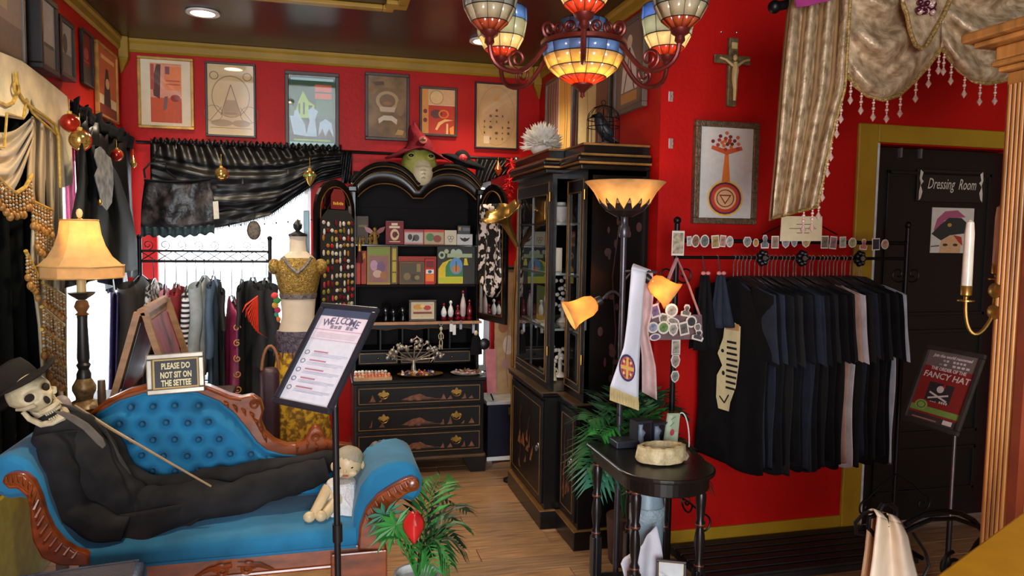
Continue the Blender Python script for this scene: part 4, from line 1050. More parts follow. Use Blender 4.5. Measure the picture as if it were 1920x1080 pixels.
# ================================================================ TALL CHINA CABINET
CB = 1.592
cab = thing('china_cabinet', 'tall black lacquer breakfront china cabinet with gilt painting and glazed doors', 'cabinet', (1.38, 3.95, 0))
SECT = ((1.15, 3.745, 4.46), (1.235, 3.44, 3.745))      # (front x, y0, y1): projecting bay, near wing
for fx_, y0, y1 in SECT:
    build('plinth', MB().bb((fx_-.012, y0-.010, .001), (CB, y1, .10)), BLACKLAC, cab, smooth=False, bev=.004)
    build('plinth_line', MB().bb((fx_-.014, y0-.012, .10), (CB, y1, .108)), GILT, cab, smooth=False)
    build('lower_case', MB().bb((fx_+.012, y0, .108), (CB, y1, .725)), BLACKLAC, cab, smooth=False)
    build('waist_moulding', MB().bb((fx_-.016, y0-.014, .728), (CB, y1, .752)), BLACKLAC, cab, smooth=False, bev=.008)
    build('waist_line', MB().bb((fx_-.020, y0-.018, .752), (CB, y1, .760)), mat('bronze_moulding', (88, 66, 42), .35, .3), cab, smooth=False)
    build('cornice', MB().bb((fx_-.012, y0-.012, 1.925), (CB, y1, 1.95)), BLACKLAC, cab, smooth=False, bev=.006)
    build('cornice_line', MB().bb((fx_-.026, y0-.024, 1.953), (CB, y1, 1.963)), GILT, cab, smooth=False)
    build('cornice_crown', MB().bb((fx_-.034, y0-.032, 1.964), (CB, y1, 1.992)), BLACKLAC, cab, smooth=False, bev=.01)
    build('cornice_top_line', MB().bb((fx_-.012, y0-.010, 1.993), (CB, y1, 2.004)), GILT, cab, smooth=False)
    build('top_block', MB().bb((fx_+.01, y0+.01, 2.004), (CB, y1, 2.045)), BLACKLAC, cab, smooth=False)
    build('top_edge', MB().bb((fx_+.004, y0+.004, 2.046), (CB, y1, 2.056)), GILT, cab, smooth=False)
    # lower panelled door with gilt painting
    a, b = y0+.03, y1-.03
    dr = build('lower_door', MB().bb((fx_, a, .13), (fx_+.012, b, .70)), LACQ2, cab, smooth=False, bev=.002)
    mb = MB()
    for p_, q_ in (((a+.03, .165), (b-.03, .169)), ((a+.03, .66), (b-.03, .664)), ((a+.03, .165), (a+.034, .664)), ((b-.034, .165), (b-.03, .664))):
        mb.bb((fx_-.0015, *p_), (fx_, *q_))
    build('gilt_line', mb, GILT, dr, smooth=False)
    rn = random.Random(int(y0*100)); it = []
    for k in range(12):
        u, v = rn.uniform(.1, .8), rn.uniform(.06, .5)
        it.append(('p', CHIN, [(u, v), (u+rn.uniform(.04, .12), v+rn.uniform(-.02, .04)), (u+rn.uniform(0, .1), v+rn.uniform(.06, .2))]))
    it += [('l', CHIN, .004, [(.3, .05), (.34, .4), (.28, .7), (.36, .86)]), ('l', CHIN, .003, [(.34, .4), (.6, .62), (.66, .8)])]
    art(dr, it, (fx_-.0004, b-.04, .18), (0, -(b-a-.08), 0), (0, 0, .47), name='gilt_painting')
    build('drop_handle', MB().lathe([(.016, 0), (.014, .004), (.004, .006)], (fx_, a+.06, .44), 12, Matrix.Rotation(-pi/2, 4, 'Y')).tube(spiral((fx_-.01, a+.06, .425), (0, 1, 0), (0, 0, 1), .015, .015, 1, n=12), .0025, 5), STEEL, dr)
    # upper case: open box behind a glazed door
    ux_ = fx_+.03
    build('upper_back', MB().bb((CB-.015, y0, .76), (CB, y1, 1.925)), INSIDE, cab, smooth=False)
    build('upper_top', MB().bb((ux_, y0, 1.90), (CB-.015, y1, 1.925)), BLACKLAC, cab, smooth=False)
    for zz in (1.085, 1.385, 1.655):
        build('shelf', MB().bb((ux_+.03, y0+.022, zz), (CB-.016, y1-.004, zz+.012)), mat('cabinet_glass_shelf', (120, 132, 126), .08, var=.05), cab, smooth=False)
    a, b, z0, z1 = y0+.035, y1-.02, .80, 1.885
    mb = MB()
    for p_, q_ in (((y0, .76), (a, 1.90)), ((b, .76), (y1, 1.90)), ((a, .76), (b, z0)), ((a, z1), (b, 1.90))):
        mb.bb((ux_, *p_), (ux_+.025, *q_))
    build('face_frame', mb, BLACKLAC, cab, smooth=False)
    dr = build('glazed_door', MB().bb((ux_-.008, a, z0), (ux_+.004, a+.04, z1)).bb((ux_-.008, b-.03, z0), (ux_+.004, b, z1)).bb((ux_-.008, a+.04, z0), (ux_+.004, b-.03, z0+.045)).bb((ux_-.008, a+.04, z1-.07), (ux_+.004, b-.03, z1)), LACQ2, cab, smooth=False)
    mb = MB()
    for p_, q_ in (((a+.002, z0+.002), (b-.002, z0+.006)), ((a+.002, z1-.006), (b-.002, z1-.002)), ((a+.002, z0), (a+.006, z1)), ((b-.006, z0), (b-.002, z1)), ((a+.034, z0+.04), (a+.038, z1-.066)), ((b-.028, z0+.04), (b-.024, z1-.066)), ((a+.034, z0+.038), (b-.024, z0+.042)), ((a+.034, z1-.068), (b-.024, z1-.064))):
        mb.bb((ux_-.0105, *p_), (ux_-.0085, *q_))
    build('gilt_line', mb, GILT, dr, smooth=False)
    ys = [a+.04, (a+b)/2, b-.03] if fx_ < 1.2 else [a+.04, b-.03]
    zs = [z0+.045, 1.09, 1.39, 1.66, z1-.07]
    for yy in ys[1:-1]:
        build('muntin', MB().bb((ux_-.007, yy-.005, zs[0]), (ux_+.003, yy+.005, zs[-1])), BLACKLAC, dr, smooth=False)
    for zz in zs[1:-1]:
        build('muntin', MB().bb((ux_-.006, ys[0], zz-.005), (ux_+.002, ys[-1], zz+.005)), BLACKLAC, dr, smooth=False)
    for i in range(len(ys)-1):
        for j in range(4):
            build('pane', MB().bb((ux_-.001, ys[i]+.001, zs[j]), (ux_+.001, ys[i+1]-.001, zs[j+1])), GLASS, dr, smooth=False)
    for zz in (1.78, .95):
        build('hinge', MB().cyl((ux_-.006, a-.004, zz), (ux_-.006, a-.004, zz+.05), .004, n=8), BRASS, dr)
    build('key_plate', MB().lathe([(.010, 0), (.008, .003), (.0005, .004)], (ux_-.009, b-.015, 1.3), 10, Matrix.Rotation(-pi/2, 4, 'Y')), BRASS, dr)
sp = build('side_panel', MB().bb((1.265, 3.44, .76), (CB-.016, 3.46, 1.925)), BLACKLAC, cab, smooth=False)
build('side_panel', MB().bb((1.18, 4.44, .76), (CB-.016, 4.46, 1.925)), BLACKLAC, cab, smooth=False)
build('partition', MB().bb((1.265, 3.735, .76), (CB-.016, 3.747, 1.925)), BLACKLAC, cab, smooth=False)
rn = random.Random(5)
VINE = mat('faded_red_gilt_vine', (66, 26, 18), .5, var=.3, scale=30)
it = [('l', VINE, .005, [(.45, .02), (.5, .3), (.42, .55), (.52, .8)])]
for k in range(26):
    u, v = .5+rn.gauss(0, .14), rn.uniform(.04, .82)
    it.append(('e', VINE, u, v, rn.uniform(.02, .06), rn.uniform(.01, .022)))
art(sp, it, (1.27, 3.4396, .78), (.32, 0, 0), (0, 0, 1.12), name='gilt_painting')
for z0 in (.12, .78):
    build('side_hinge', MB().bb((1.262, 3.434, z0+.35), (1.270, 3.44, z0+.43)), STEEL, cab, smooth=False)

# things inside the cabinet
def in_cab(y, z, depth=.14): return V((1.18+depth, y, z))
PORC = mat('white_porcelain', (214, 206, 196), .3, var=.08)
t = thing('venetian_mask', 'gilded half mask on the top shelf inside the china cabinet', 'mask', (1.30, 4.28, 1.668))
def msk(u, v):
    a = (u-.5)*2.4; return V((1.31-.07*cos(a), 4.28-.09*sin(a), 1.675+.14*v+.03*sin(pi*u)*(v-.3)))
build('face', MB().grid(msk, 14, 8), HORN, t, sol=.004)
build('stand', MB().bb((1.26, 4.24, 1.668), (1.32, 4.32, 1.674)), GILT, t, smooth=False)
t = thing('bust', 'white draped bust on the top shelf inside the china cabinet', 'bust', (1.32, 4.02, 1.668))
build('torso', MB().lathe([(.05, 0), (.045, .02), (.06, .05), (.075, .08), (.03, .105), (.026, .12)], (1.32, 4.02, 1.668), 16), PORC, t)
build('drape', MB().tube(spiral((1.32, 4.02, 1.75), (1, 0, 0), (0, 1, 0), .075, .065, 1.2, n=16), .012, 6), PORC, t)
t = thing('tarot_box', 'cream card box with triangle print on the cabinet shelf below the bust', 'box', (1.27, 3.98, 1.56))
build('body', MB().bb((1.25, 3.93, 1.398), (1.30, 4.05, 1.53)), flat((206, 194, 170)), t, smooth=False)
art(t, [('p', (90, 70, 60), [(.25, .7), (.75, .7), (.5, .25)]), ('p', (206, 194, 170), [(.37, .63), (.63, .63), (.5, .4)])], (1.2498, 4.05, 1.398), (0, -.12, 0), (0, 0, .132))
t = thing('bird_painting', 'painted plate of a grey bird on green, on the middle shelf of the cabinet', 'picture', (1.26, 4.12, 1.1))
build('panel', MB().bb((1.25, 4.0, 1.098), (1.262, 4.25, 1.30)), flat((110, 110, 62)), t, smooth=False)
art(t, [('r', (88, 110, 70), 0, .5, 1, 1), ('r', (170, 150, 60), 0, 0, 1, .16), ('p', (110, 120, 130), [(.2, .2), (.5, .3), (.8, .62), (.62, .7), (.4, .5)]), ('e', (190, 190, 186), .72, .66, .1, .09)], (1.2498, 4.25, 1.098), (0, -.25, 0), (0, 0, .202))
rn = random.Random(8)
for k, (y, z, lab) in enumerate(((4.05, 1.098, 'tall'), (4.08, .772, 'low'))):
    t = thing('coral_ornament', '%s white coral-like ornament of small shells inside the china cabinet' % lab, 'ornament', (1.35, y, z))
    mb = MB()
    build('stem', MB().lathe([(.04, 0), (.035, .01), (.012, .03), (.010, .14)], (1.35, y, z), 12), PORC, t)
    for j in range(26):
        mb.sph((1.35+rn.gauss(0, .03), y+rn.gauss(0, .035), z+.06+rn.random()*(.2 if k == 0 else .12)), (.014, .01, .012), 7, 5)
    build('shells', mb, PORC, t, kind='stuff')
t = thing('glass_decanter', 'clear glass decanter on the upper shelf of the cabinet wing', 'decanter', (1.40, 3.6, 1.398))
build('body', MB().lathe([(.04, 0), (.045, .05), (.04, .1), (.014, .14), (.014, .2)], (1.40, 3.6, 1.398), 14), mat('frosted_glass', (150, 160, 166), .1), t)
build('stopper', MB().sph((1.40, 3.6, 1.612), .018, 8, 6), mat('frosted_glass', (150, 160, 166)), t)
figurine('angel_figurine', 'small reclining skeleton figurine on the bottom shelf of the cabinet', 'figurine', 1.28, 3.98, .772, .10, BONE)
figurine('angel_figurine', 'bone-coloured figurine on the bottom shelf of the cabinet wing', 'figurine', 1.38, 3.6, .772, .11, BONE)
solo('red_book', MB().bb((1.36, 3.56, 1.098), (1.40, 3.68, 1.26)), mat('red_book_cloth', (124, 20, 28)), 'dark red book on the middle shelf of the cabinet wing', 'book', bev=.003, smooth=False)

# on the cabinet: feather wig and birdcage
FEATH = mat('white_feather', (246, 240, 226), .7, var=.08, scale=40)
wx, wy, wz = 1.25, 4.2, 2.057
t = thing('feather_wig', 'white feathery wig standing on top of the tall cabinet', 'wig', (wx, wy, wz))
build('cap', MB().sph((wx, wy, wz+.07), (.07, .075, .07), 14, 8), FEATH, t)
rn = random.Random(2); mb = MB()
for k in range(420):
    a, b = rn.uniform(0, 2*pi), rn.uniform(.05, 1.75)
    d_ = V((cos(a)*sin(b), sin(a)*sin(b), cos(b)))
    p_ = V((wx, wy, wz+.07)) + V((d_.x*.066, d_.y*.072, d_.z*.066))
    L_ = rn.uniform(.03, .075)
    e_ = p_ + d_*L_ + V((0, 0, -.012+.02*rn.random()))
    if e_.z < wz+.004: continue
    mb.tube([p_, (p_+e_)/2+d_*.004, e_], [.009, .011, .002], 5, flat=.4)
build('feathers', mb, FEATH, t, kind='stuff')
gx, gy, gz = 1.40, 3.60, 2.057
t = thing('birdcage', 'small dark wire birdcage on top of the tall cabinet', 'birdcage', (gx, gy, gz))
build('floor_tray', MB().lathe([(.085, 0), (.088, .004), (.088, .014), (.0005, .014)], (gx, gy, gz), 24), IRON, t)
wire = MB().tube([(.083, 0, .012), (.083, 0, .14), (.076, 0, .17), (.05, 0, .198), (.008, 0, .212)], .0016, 4)
w0 = None
for k in range(16):
    M_ = Matrix.Rotation(2*pi*k/16, 4, 'Z')
    if w0 is None: w0 = build('wire', wire, IRON, t, world=False)
    else: inst(w0, t, M_)
for zz, rr in ((.10, .083), (.14, .083)):
    build('hoop', MB().tube(spiral((gx, gy, gz+zz), (1, 0, 0), (0, 1, 0), rr, rr, 1, n=24), .0025, 5), IRON, t)
build('top_ring', MB().tube(spiral((gx, gy, gz+.225), (1, 0, 0), (0, 0, 1), .012, .012, 1, n=12), .002, 5), IRON, t)
RAV = mat('raven_black', (30, 34, 40), .45, var=.2, scale=30, bump=.3)
t = thing('raven', 'dark blue-black raven perched inside the small birdcage', 'bird', (gx, gy, gz+.015))
mb = MB().tube([(gx+.05, gy, gz+.03), (gx+.02, gy, gz+.06), (gx-.005, gy, gz+.10), (gx-.02, gy, gz+.135), (gx-.026, gy, gz+.155), (gx-.02, gy, gz+.172)], [.008, .03, .036, .03, .022, .012], 10)
build('body', mb, RAV, t)
build('beak', MB().tube([(gx-.04, gy, gz+.158), (gx-.058, gy, gz+.155), (gx-.072, gy, gz+.146)], [.010, .007, .001], 6), GLB, t)
build('tail', MB().slab([(gx+.04, gy-.012, gz+.05), (gx+.085, gy-.016, gz+.02), (gx+.085, gy+.016, gz+.02), (gx+.04, gy+.012, gz+.05)], (0, 0, .006)), RAV, t, smooth=False)
for q in (-1, 1):
    build('wing', MB().sph((gx+.015, gy+q*.03, gz+.085), (.045, .010, .022), 8, 6, Matrix.Rotation(rad(42), 3, 'Y')), RAV, t)
    build('leg', MB().tube([(gx, gy+q*.012, gz+.06), (gx, gy+q*.014, gz+.016)], .003, 5), RAV, t)

# ================================================================ TORCHIERE FLOOR LAMP
AMBER = mat_trans('amber_alabaster', (240, 206, 150), .5, var=.18, scale=14, gloss=.04)
AMB2 = mat_trans('amber_glass_bell', (250, 206, 140), .6, var=.15, scale=16, gloss=.05)
PEWT = mat('pewter_pole', (84, 84, 90), .35, .7, var=.1)
LX, LY = 1.283, 3.02
t = thing('floor_lamp', 'torchiere floor lamp with amber bowl and two amber bell side shades', 'lamp', (LX, LY, 0))
build('base', MB().lathe([(.14, 0), (.14, .012), (.12, .022), (.03, .035), (.014, .06)], (LX, LY, .001), 28), PEWT, t)
build('pole', MB().cyl((LX, LY, .05), (LX, LY, 1.60), .0135, n=14), PEWT, t)
build('pole_collar', MB().lathe([(.02, 0), (.024, .01), (.024, .045), (.016, .055), (.016, .09), (.03, .11)], (LX, LY, 1.595), 16), PEWT, t)
bw = build('bowl_shade', MB().lathe([(.03, 1.70), (.075, 1.715), (.11, 1.745), (.135, 1.79), (.16, 1.82), (.178, 1.836), (.174, 1.838), (.155, 1.824), (.13, 1.794), (.105, 1.75), (.07, 1.722), (.03, 1.708)], (LX, LY, 0), 36), AMBER, t)
lf = MB().slab([(0.03, -.012, 0), (.078, -.02, .026), (.112, -.006, .062), (.118, 0, .078), (.112, .006, .062), (.078, .02, .026), (.03, .012, 0)], (.003, 0, -.004))
l0 = None
for k in range(14):
    M_ = Matrix.Translation((0, 0, 1.688)) @ Matrix.Rotation(2*pi*k/14, 4, 'Z')
    if l0 is None:
        l0 = build('collar_leaf', lf, mat('dark_pewter_leaf', (56, 50, 48), .4, .6), t, world=False, smooth=False); l0.matrix_basis = M_
    else: inst(l0, t, M_)
lamp('torchiere_bulb', 'POINT', (0, 0, 1.80), 2.6, (1, .78, .5), parent=t, shadow_soft_size=.03)
BULB = mat_emit('warm_bulb', (255, 206, 130), 7)
def bell_arm(px, py, px2, py2, zarm, ym):
    neck, mouth = atY(px, py, 2.97), atY(px2, py2, ym)
    ax = (mouth-neck).normalized(); R_ = ax.to_track_quat('Z', 'Y').to_matrix().to_4x4()
    st = V((LX, LY, zarm))
    build('side_arm', MB().tube(bez(st, st+V((neck.x-st.x, 0, 0))*.35+V((0, 0, .05)), neck-ax*.07+V((0, 0, .02)), neck-ax*.02, 12), .006, 7), PEWT, t)
    sk = build('socket', MB().lathe([(.012, -.025), (.02, -.02), (.022, .0), (.018, .014)], neck, 14, R_), mat('dark_pewter_leaf', (56, 50, 48)), t)
    L_ = (mouth-neck).length
    pr = [(.02, .006), (.034, .015), (.046, L_*.3), (.048, L_*.6), (.054, L_*.82), (.068, L_), (.064, L_), (.050, L_*.82), (.046, L_*.6), (.042, L_*.3), (.030, .018), (.02, .010)]
    build('bell_shade', MB().lathe(pr, neck, 28, R_), AMB2, t)
    build('bulb', MB().sph(neck+ax*L_*.42, (.022, .022, .026), 10, 8), BULB, t)
    lamp('side_bulb_glow', 'POINT', neck+ax*L_*.78-V((LX, LY, 0)), .35, (1, .76, .48), parent=t, shadow_soft_size=.024)
    return neck
bell_arm(1120, 566, 1066, 592, 1.325, 2.985)
NK = bell_arm(1217, 524, 1262, 556, 1.395, 2.925)
build('sash_arm', MB().tube([(LX, LY, 1.445), (LX+.05, LY-.06, 1.452), (LX+.115, LY-.10, 1.448)], .006, 7), PEWT, t)
p = atY(1143, 571, 2.99)

# white stole over the arm
STOLE = mat('white_satin_stole', (224, 228, 238), .5, var=.04, sheen=.2)
t = thing('stole', 'white satin stole with round cross emblem and cream fringe hanging on floor lamp', 'stole', atY(1175, 750, 2.88))
Lp = [(1184, 503), (1181, 540), (1176, 600), (1170, 650), (1156, 690), (1144, 725)]
Rp = [(1212, 510), (1208, 540), (1204, 600), (1200, 650), (1198, 690), (1197, 747)]
def interp(q, s_):
    s_ *= len(q)-1; i = min(int(s_), len(q)-2); f_ = s_-i
    return (q[i][0]*(1-f_)+q[i+1][0]*f_, q[i][1]*(1-f_)+q[i+1][1]*f_)
def st1(u, v):
    a, b = interp(Lp, v), interp(Rp, v)
    return atY(a[0]*(1-u)+b[0]*u, a[1]*(1-u)+b[1]*u, 2.885-.012*sin(u*3+v*2))
build('front_panel', MB().grid(st1, 8, 22), STOLE, t, sol=.003)
L2 = [(1190, 497), (1205, 520), (1204, 590), (1198, 615), (1204, 670), (1204, 735)]
R2 = [(1224, 512), (1226, 540), (1222, 590), (1214, 620), (1230, 690), (1232, 750)]
def st2(u, v):
    a, b = interp(L2, v), interp(R2, v)
    return atY(a[0]*(1-u)+b[0]*u, a[1]*(1-u)+b[1]*u, 2.965+.02*sin(u*4))
build('back_panel', MB().grid(st2, 8, 20), mat('stole_lining', (206, 176, 172), .6), t, sol=.003)
build('shoulder_fold', MB().grid(lambda u, v: (st1(u, 0)*(1-v)+st2(u, 0)*v)+V((0, 0, .012*sin(pi*v))), 8, 6), STOLE, t, sol=.003)
fr = MB()
for k in range(30):
    u = (k+.5)/30; a = st1(u, 1)
    q = atY(1143+55*u, 750+20*u, 2.88)
    fr.tube([a, (a+q)/2+V((.001*(k % 3), 0, 0)), q], .0022, 4)
build('fringe', fr, mat('cream_fringe', (214, 196, 140), .7), t, kind='stuff')
ec = atY(1176, 690, 2.862); ue = (atY(1190, 694, 2.862)-atY(1162, 686, 2.862)).normalized()*.078; ve = V((0, 0, .116)); eo = ec-ue/2-ve/2
art(t, [('e', (40, 44, 96), .5, .5, .5, .5), ('e', (190, 70, 60), .5, .5, .42, .42), ('e', (60, 60, 110), .5, .5, .34, .34), ('e', (196, 80, 70), .5, .5, .28, .28), ('r', (214, 170, 80), .43, .1, .57, .9), ('r', (214, 170, 80), .1, .43, .9, .57)] + [('e', (230, 200, 120), .5+.3*cos(a), .5+.3*sin(a), .06, .06) for a in (.785, 2.356, 3.927, 5.498)], eo, ue, ve, name='emblem')

# ================================================================ OVAL SIDE TABLE
EBON = mat('ebonised_wood', (20, 18, 19), .3, var=.2, scale=10)
COPR = mat('copper_ring', (120, 74, 52), .4, .5)
TZ = .70
t = thing('side_table', 'black round-ended side table with turned legs and copper rings', 'side table', (1.30, 2.72, 0))
def outline(ins, z):
    pts = []
    for k in range(25):
        a = pi + pi*k/24
        pts.append(V((1.305+(.195-ins)*cos(a), 2.60+(.18-ins)*sin(a), z)))
    pts += [V((1.50-ins, 2.97-ins, z)), V((1.11+ins, 2.97-ins, z))]
    return pts
build('top', MB().slab(outline(0, TZ-.018), (0, 0, .018)), EBON, t, smooth=False, bev=.006)
build('apron', MB().slab(outline(.022, TZ-.075), (0, 0, .056)), EBON, t, smooth=False, bev=.004)
build('lower_shelf', MB().slab(outline(.03, .10), (0, 0, .02)), EBON, t, smooth=False, bev=.004)
legp = [(.015, .12), (.022, .123), (.022, .30), (.019, .31), (.02, .325), (.013, .34), (.022, .40), (.019, .44), (.013, .47), (.019, .475), (.019, .49), (.014, .50), (.02, .56), (.021, .60), (.016, .612), (.018, .625)]
lowp = [(.016, .001), (.02, .02), (.013, .05), (.02, .10)]
for k, (x, y) in enumerate(((1.145, 2.92), (1.165, 2.56), (1.425, 2.53), (1.465, 2.92), (1.305, 2.93))):
    lg = build('leg', MB().lathe(lowp, (x, y, 0), 12).lathe(legp, (x, y, 0), 14), EBON, t)
    for zz in (.318, .482, .618):
        build('copper_band', MB().lathe([(.0195, 0), (.021, .004), (.0195, .008)], (x, y, zz-.004), 14), COPR, lg)
    build('leg_block', MB().bb((x-.021, y-.021, .125), (x+.021, y+.021, .30)), EBON, lg, smooth=False, bev=.003)
def tz(px, py, z=TZ): return atZ(px, py, z)
# table things
p = tz(1172, 836)
solo('black_plinth', MB().bb((p.x-.055, p.y-.04, TZ+.001), (p.x+.05, p.y+.05, TZ+.03)), mat('slate_black', (44, 46, 56), .35), 'small black block stand at the rear of the side table', 'stand', smooth=False, bev=.004)
for k, (px, py, hh) in enumerate(((1200, 836, .115), (1230, 832, .10))):
    p = tz(px, py)
    t2 = thing('display_case', ('taller', 'shorter')[k]+' clear-fronted black display case with pale figure on the side table', 'display case', (p.x, p.y, TZ), rad(10), group='display cases on the side table')
    w_ = .036
    mb = MB()
    mb.bb((-w_, -.03, .001), (w_, .03, .012)).bb((-w_, -.03, hh-.01), (w_, .03, hh)).bb((-w_, .024, .012), (w_, .03, hh-.01)).bb((-w_, -.03, .012), (-w_+.005, .024, hh-.01)).bb((w_-.005, -.03, .012), (w_, .024, hh-.01))
    build('case', mb, mat('slate_black', (44, 46, 56), .35), t2, world=False, smooth=False)
    build('glass_front', MB().bb((-w_+.005, -.028, .012), (w_-.005, -.026, hh-.01)), GLASS, t2, world=False, smooth=False)
    build('figure', MB().tube([(0, 0, .012), (0, 0, .04), (.004, 0, .06), (0, 0, .075), (0, 0, hh-.02)], [.018, .014, .02, .009, .012], 10), mat('pale_blue_figure', (150, 168, 190), .4), t2, world=False)
p0 = tz(1243, 838)
t2 = thing('green_tag', 'tall pale green tag with red seal and white cord leaning on the side table', 'tag', (p0.x, p0.y, TZ))
c4 = [p0+V((0, 0, .002)), p0+V((.062, -.01, .002)), p0+V((.092, .03, .135)), p0+V((.038, .04, .135))]
build('card', MB().slab(c4, (0, .006, 0)), flat((150, 172, 140)), t2, smooth=False)
art(t2, [('r', (176, 196, 166), .1, .06, .9, .94), ('e', (176, 50, 70), .5, .42, .16, .1), ('l', (80, 100, 80), .003, [(.3, .6), (.7, .8)]), ('l', (80, 100, 80), .003, [(.3, .8), (.6, .9)])], c4[0], c4[1]-c4[0], c4[3]-c4[0])
build('cord', MB().tube(bez(c4[2], c4[2]+V((.03, 0, .02)), c4[2]+V((.035, -.03, -.08)), c4[1]+V((.045, -.02, 0)), 12), .003, 6), WHITE, t2)
sb = tz(1241, 866)
STONE = mat('cream_fossil_stone', (214, 198, 150), .5, var=.2, scale=30, bump=.8, bscale=45)
t2 = thing('stone_bowl', 'rough cream carved stone bowl at the front of the side table', 'bowl', (sb.x, sb.y, TZ))
rn = random.Random(4); nzv = [rn.uniform(-.008, .008) for _ in range(200)]
def bwl(u, v):
    a = 2*pi*u; k = int(u*28) % 28
    prof = [(.07, 0), (.098, .004), (.106, .02), (.10, .045), (.092, .064), (.078, .066), (.072, .045), (.066, .02), (.0, .018)]
    r_, z_ = prof[min(int(round(v*8)), 8)]
    j = nzv[(k*5+int(v*8)*3) % 200] if r_ > .01 else 0
    return V((sb.x+(r_+j)*cos(a)*1.02, sb.y+.005+(r_+j)*sin(a)*.72, TZ+.0015+z_+abs(j)*.6*(v > .1)))
build('bowl', MB().grid(bwl, 28, 9, cu=True), STONE, t2)
for k in range(3):
    solo('brass_ring', MB().tube(spiral((sb.x-.02+.02*k, sb.y+.01, TZ+.028+.004*k), (1, 0, .2), (0, 1, 0), .02-.003*k, .02-.003*k, 1, n=16), .003, 6), BRASS, ('large', 'middle-sized', 'smallest')[k]+' brass ring lying in the stone bowl', 'ring', 'rings in the stone bowl')
# under the table
vz = .122
p = V((1.335, 2.82, vz))
t2 = thing('vase', 'pale blue-grey shouldered ceramic jar on the shelf under the side table', 'vase', p)
BLUEG = mat('blue_grey_ceramic', (132, 158, 172), .4, var=.1, scale=12, bump=.15)
build('body', MB().lathe([(.05, 0), (.062, .02), (.07, .16), (.072, .28), (.066, .37), (.04, .43), (.024, .46), (.022, .50), (.028, .51)], p, 22), BLUEG, t2)
build('relief_band', MB().lathe([(.0725, .27), (.0755, .275), (.0755, .335), (.0715, .34)], p, 22), mat('relief_ceramic', (150, 172, 182), .45, bump=.9, bscale=70), t2)
CLO = mat('white_cotton_cloth', (214, 216, 226), .8, var=.04)
def clo(u, v):
    return V((1.14+.17*u+.02*sin(v*3), 2.63-.03*v+.04*u+.012*sin(9*u+4*v), .125+.30*(1-v)*(.6+.4*u)+.004*sin(20*u)))
solo('white_cloth', MB().grid(clo, 16, 14), CLO, 'white cotton cloth draped on the shelf under the side table', 'cloth', sol=.004)
o_ = V((1.27, 2.58, .124))
framed('certificate', 'small black framed certificate leaning under the side table', 'picture', o_, (.105, -.05, 0), (.012, .03, .20), .010, .014, FW_BLK, [('r', (200, 210, 212), .04, .03, .96, .97)]+[('r', (120, 140, 140), .15, .2+.12*k, .85, .23+.12*k) for k in range(5)]+[('o', (90, 120, 120), .5, .1, .1, .06, .3)])
t2 = thing('wire_scroll_rack', 'black wrought iron scroll rack around the lower part of the side table', 'rack', (1.30, 2.50, .12))
for k, (cx, s_) in enumerate(((1.22, 1), (1.37, -1))):
    build('scroll', MB().tube(spiral((cx, 2.47, .20), (s_, 0, 0), (0, 0, 1), .075, .012, 1.6, n=34), .004, 6), IRON, t2)
build('rail', MB().tube(bez((1.165, 2.53, .285), (1.22, 2.45, .22), (1.36, 2.42, .22), (1.425, 2.50, .285)), .004, 6), IRON, t2)
build('rail', MB().tube([(1.165, 2.53, .125), (1.3, 2.44, .125), (1.425, 2.50, .125)], .004, 6), IRON, t2)
for k in range(2):
    build('scroll', MB().tube(spiral((1.485, 2.60+.16*k, .21+.28*k), (0, 1, 0), (0, 0, 1), .055, .01, 1.5, a0=pi*k, n=30), .004, 6), IRON, t2)
# ================================================================ BLUE TUFTED SETTEE
FYS, BYS = 2.82, 3.28
VELV = mat('turquoise_velvet', (14, 116, 160), .8, var=.16, scale=7, sheen=.15, bump=.05, bscale=200)
MAHO = mat('carved_mahogany', (138, 66, 26), .28, var=.28, scale=9, coat=.35, stretch=(1, 1, 3))
def F(px, py, y=FYS): return atY(px, py, y)
def B(px, py, y=BYS): return atY(px, py, y)
sf = thing('settee', 'turquoise velvet button-back chaise settee with carved mahogany frame', 'settee', (-.40, 3.05, 0))
xa, xb = F(150, 1050).x, F(668, 1020).x
zs = F(400, 1047).z
# seat
def seat(u, v):
    x = xa+(xb-xa)*u
    if v < .25: q = v/.25; return V((x, FYS-.005-.012*sin(q*pi*.9), zs+.07*q))
    q = (v-.25)/.75
    return V((x, FYS-.005+(BYS-FYS-.01)*q, zs+.07+.028*sin(pi*q)*(.6+.4*sin(pi*u))-.0*q))
build('seat_cushion', MB().grid(seat, 24, 20), VELV, sf, angle=80)
build('seat_piping', MB().tube([(xa+(xb-xa)*k/20, FYS-.012, zs+.003) for k in range(21)], .006, 6), VELV, sf)
build('seat_rail', MB().bb((xa-.02, FYS+.005, zs-.085), (xb+.07, BYS+.03, zs)), MAHO, sf, smooth=False, bev=.008)
build('rail_moulding', MB().tube([(xa-.02+(xb-xa+.09)*k/10, FYS+.004, zs-.075) for k in range(11)], .009, 8), MAHO, sf)
cx = F(440, 1070).x
for s_ in (-1, 1):
    build('rail_carving', MB().tube(spiral((cx+s_*.045, FYS-.004, zs-.05), (s_, 0, 0), (0, 0, 1), .026, .006, 1.4, n=22), .007, 6).tube([(cx+s_*.01, FYS-.004, zs-.03), (cx+s_*.09, FYS-.002, zs-.04), (cx+s_*.14, FYS, zs-.065)], [.010, .009, .003], 6), MAHO, sf)
for x, y in ((xa+.03, FYS+.05), (xb+.03, FYS+.05), (xa+.03, BYS-.02), (xb+.03, BYS-.02)):
    lg = build('leg', MB().tube([(x, y, zs-.086), (x, y-.01, zs-.16), (x, y-.004, .16), (x, y, .06), (x, y-.012, .012)], [.052, .042, .028, .022, .03], 10), MAHO, sf)
    build('leg_block', MB().bb((x-.05, y-.045, zs-.15), (x+.05, y+.04, zs-.087)), MAHO, lg, smooth=False, bev=.006)
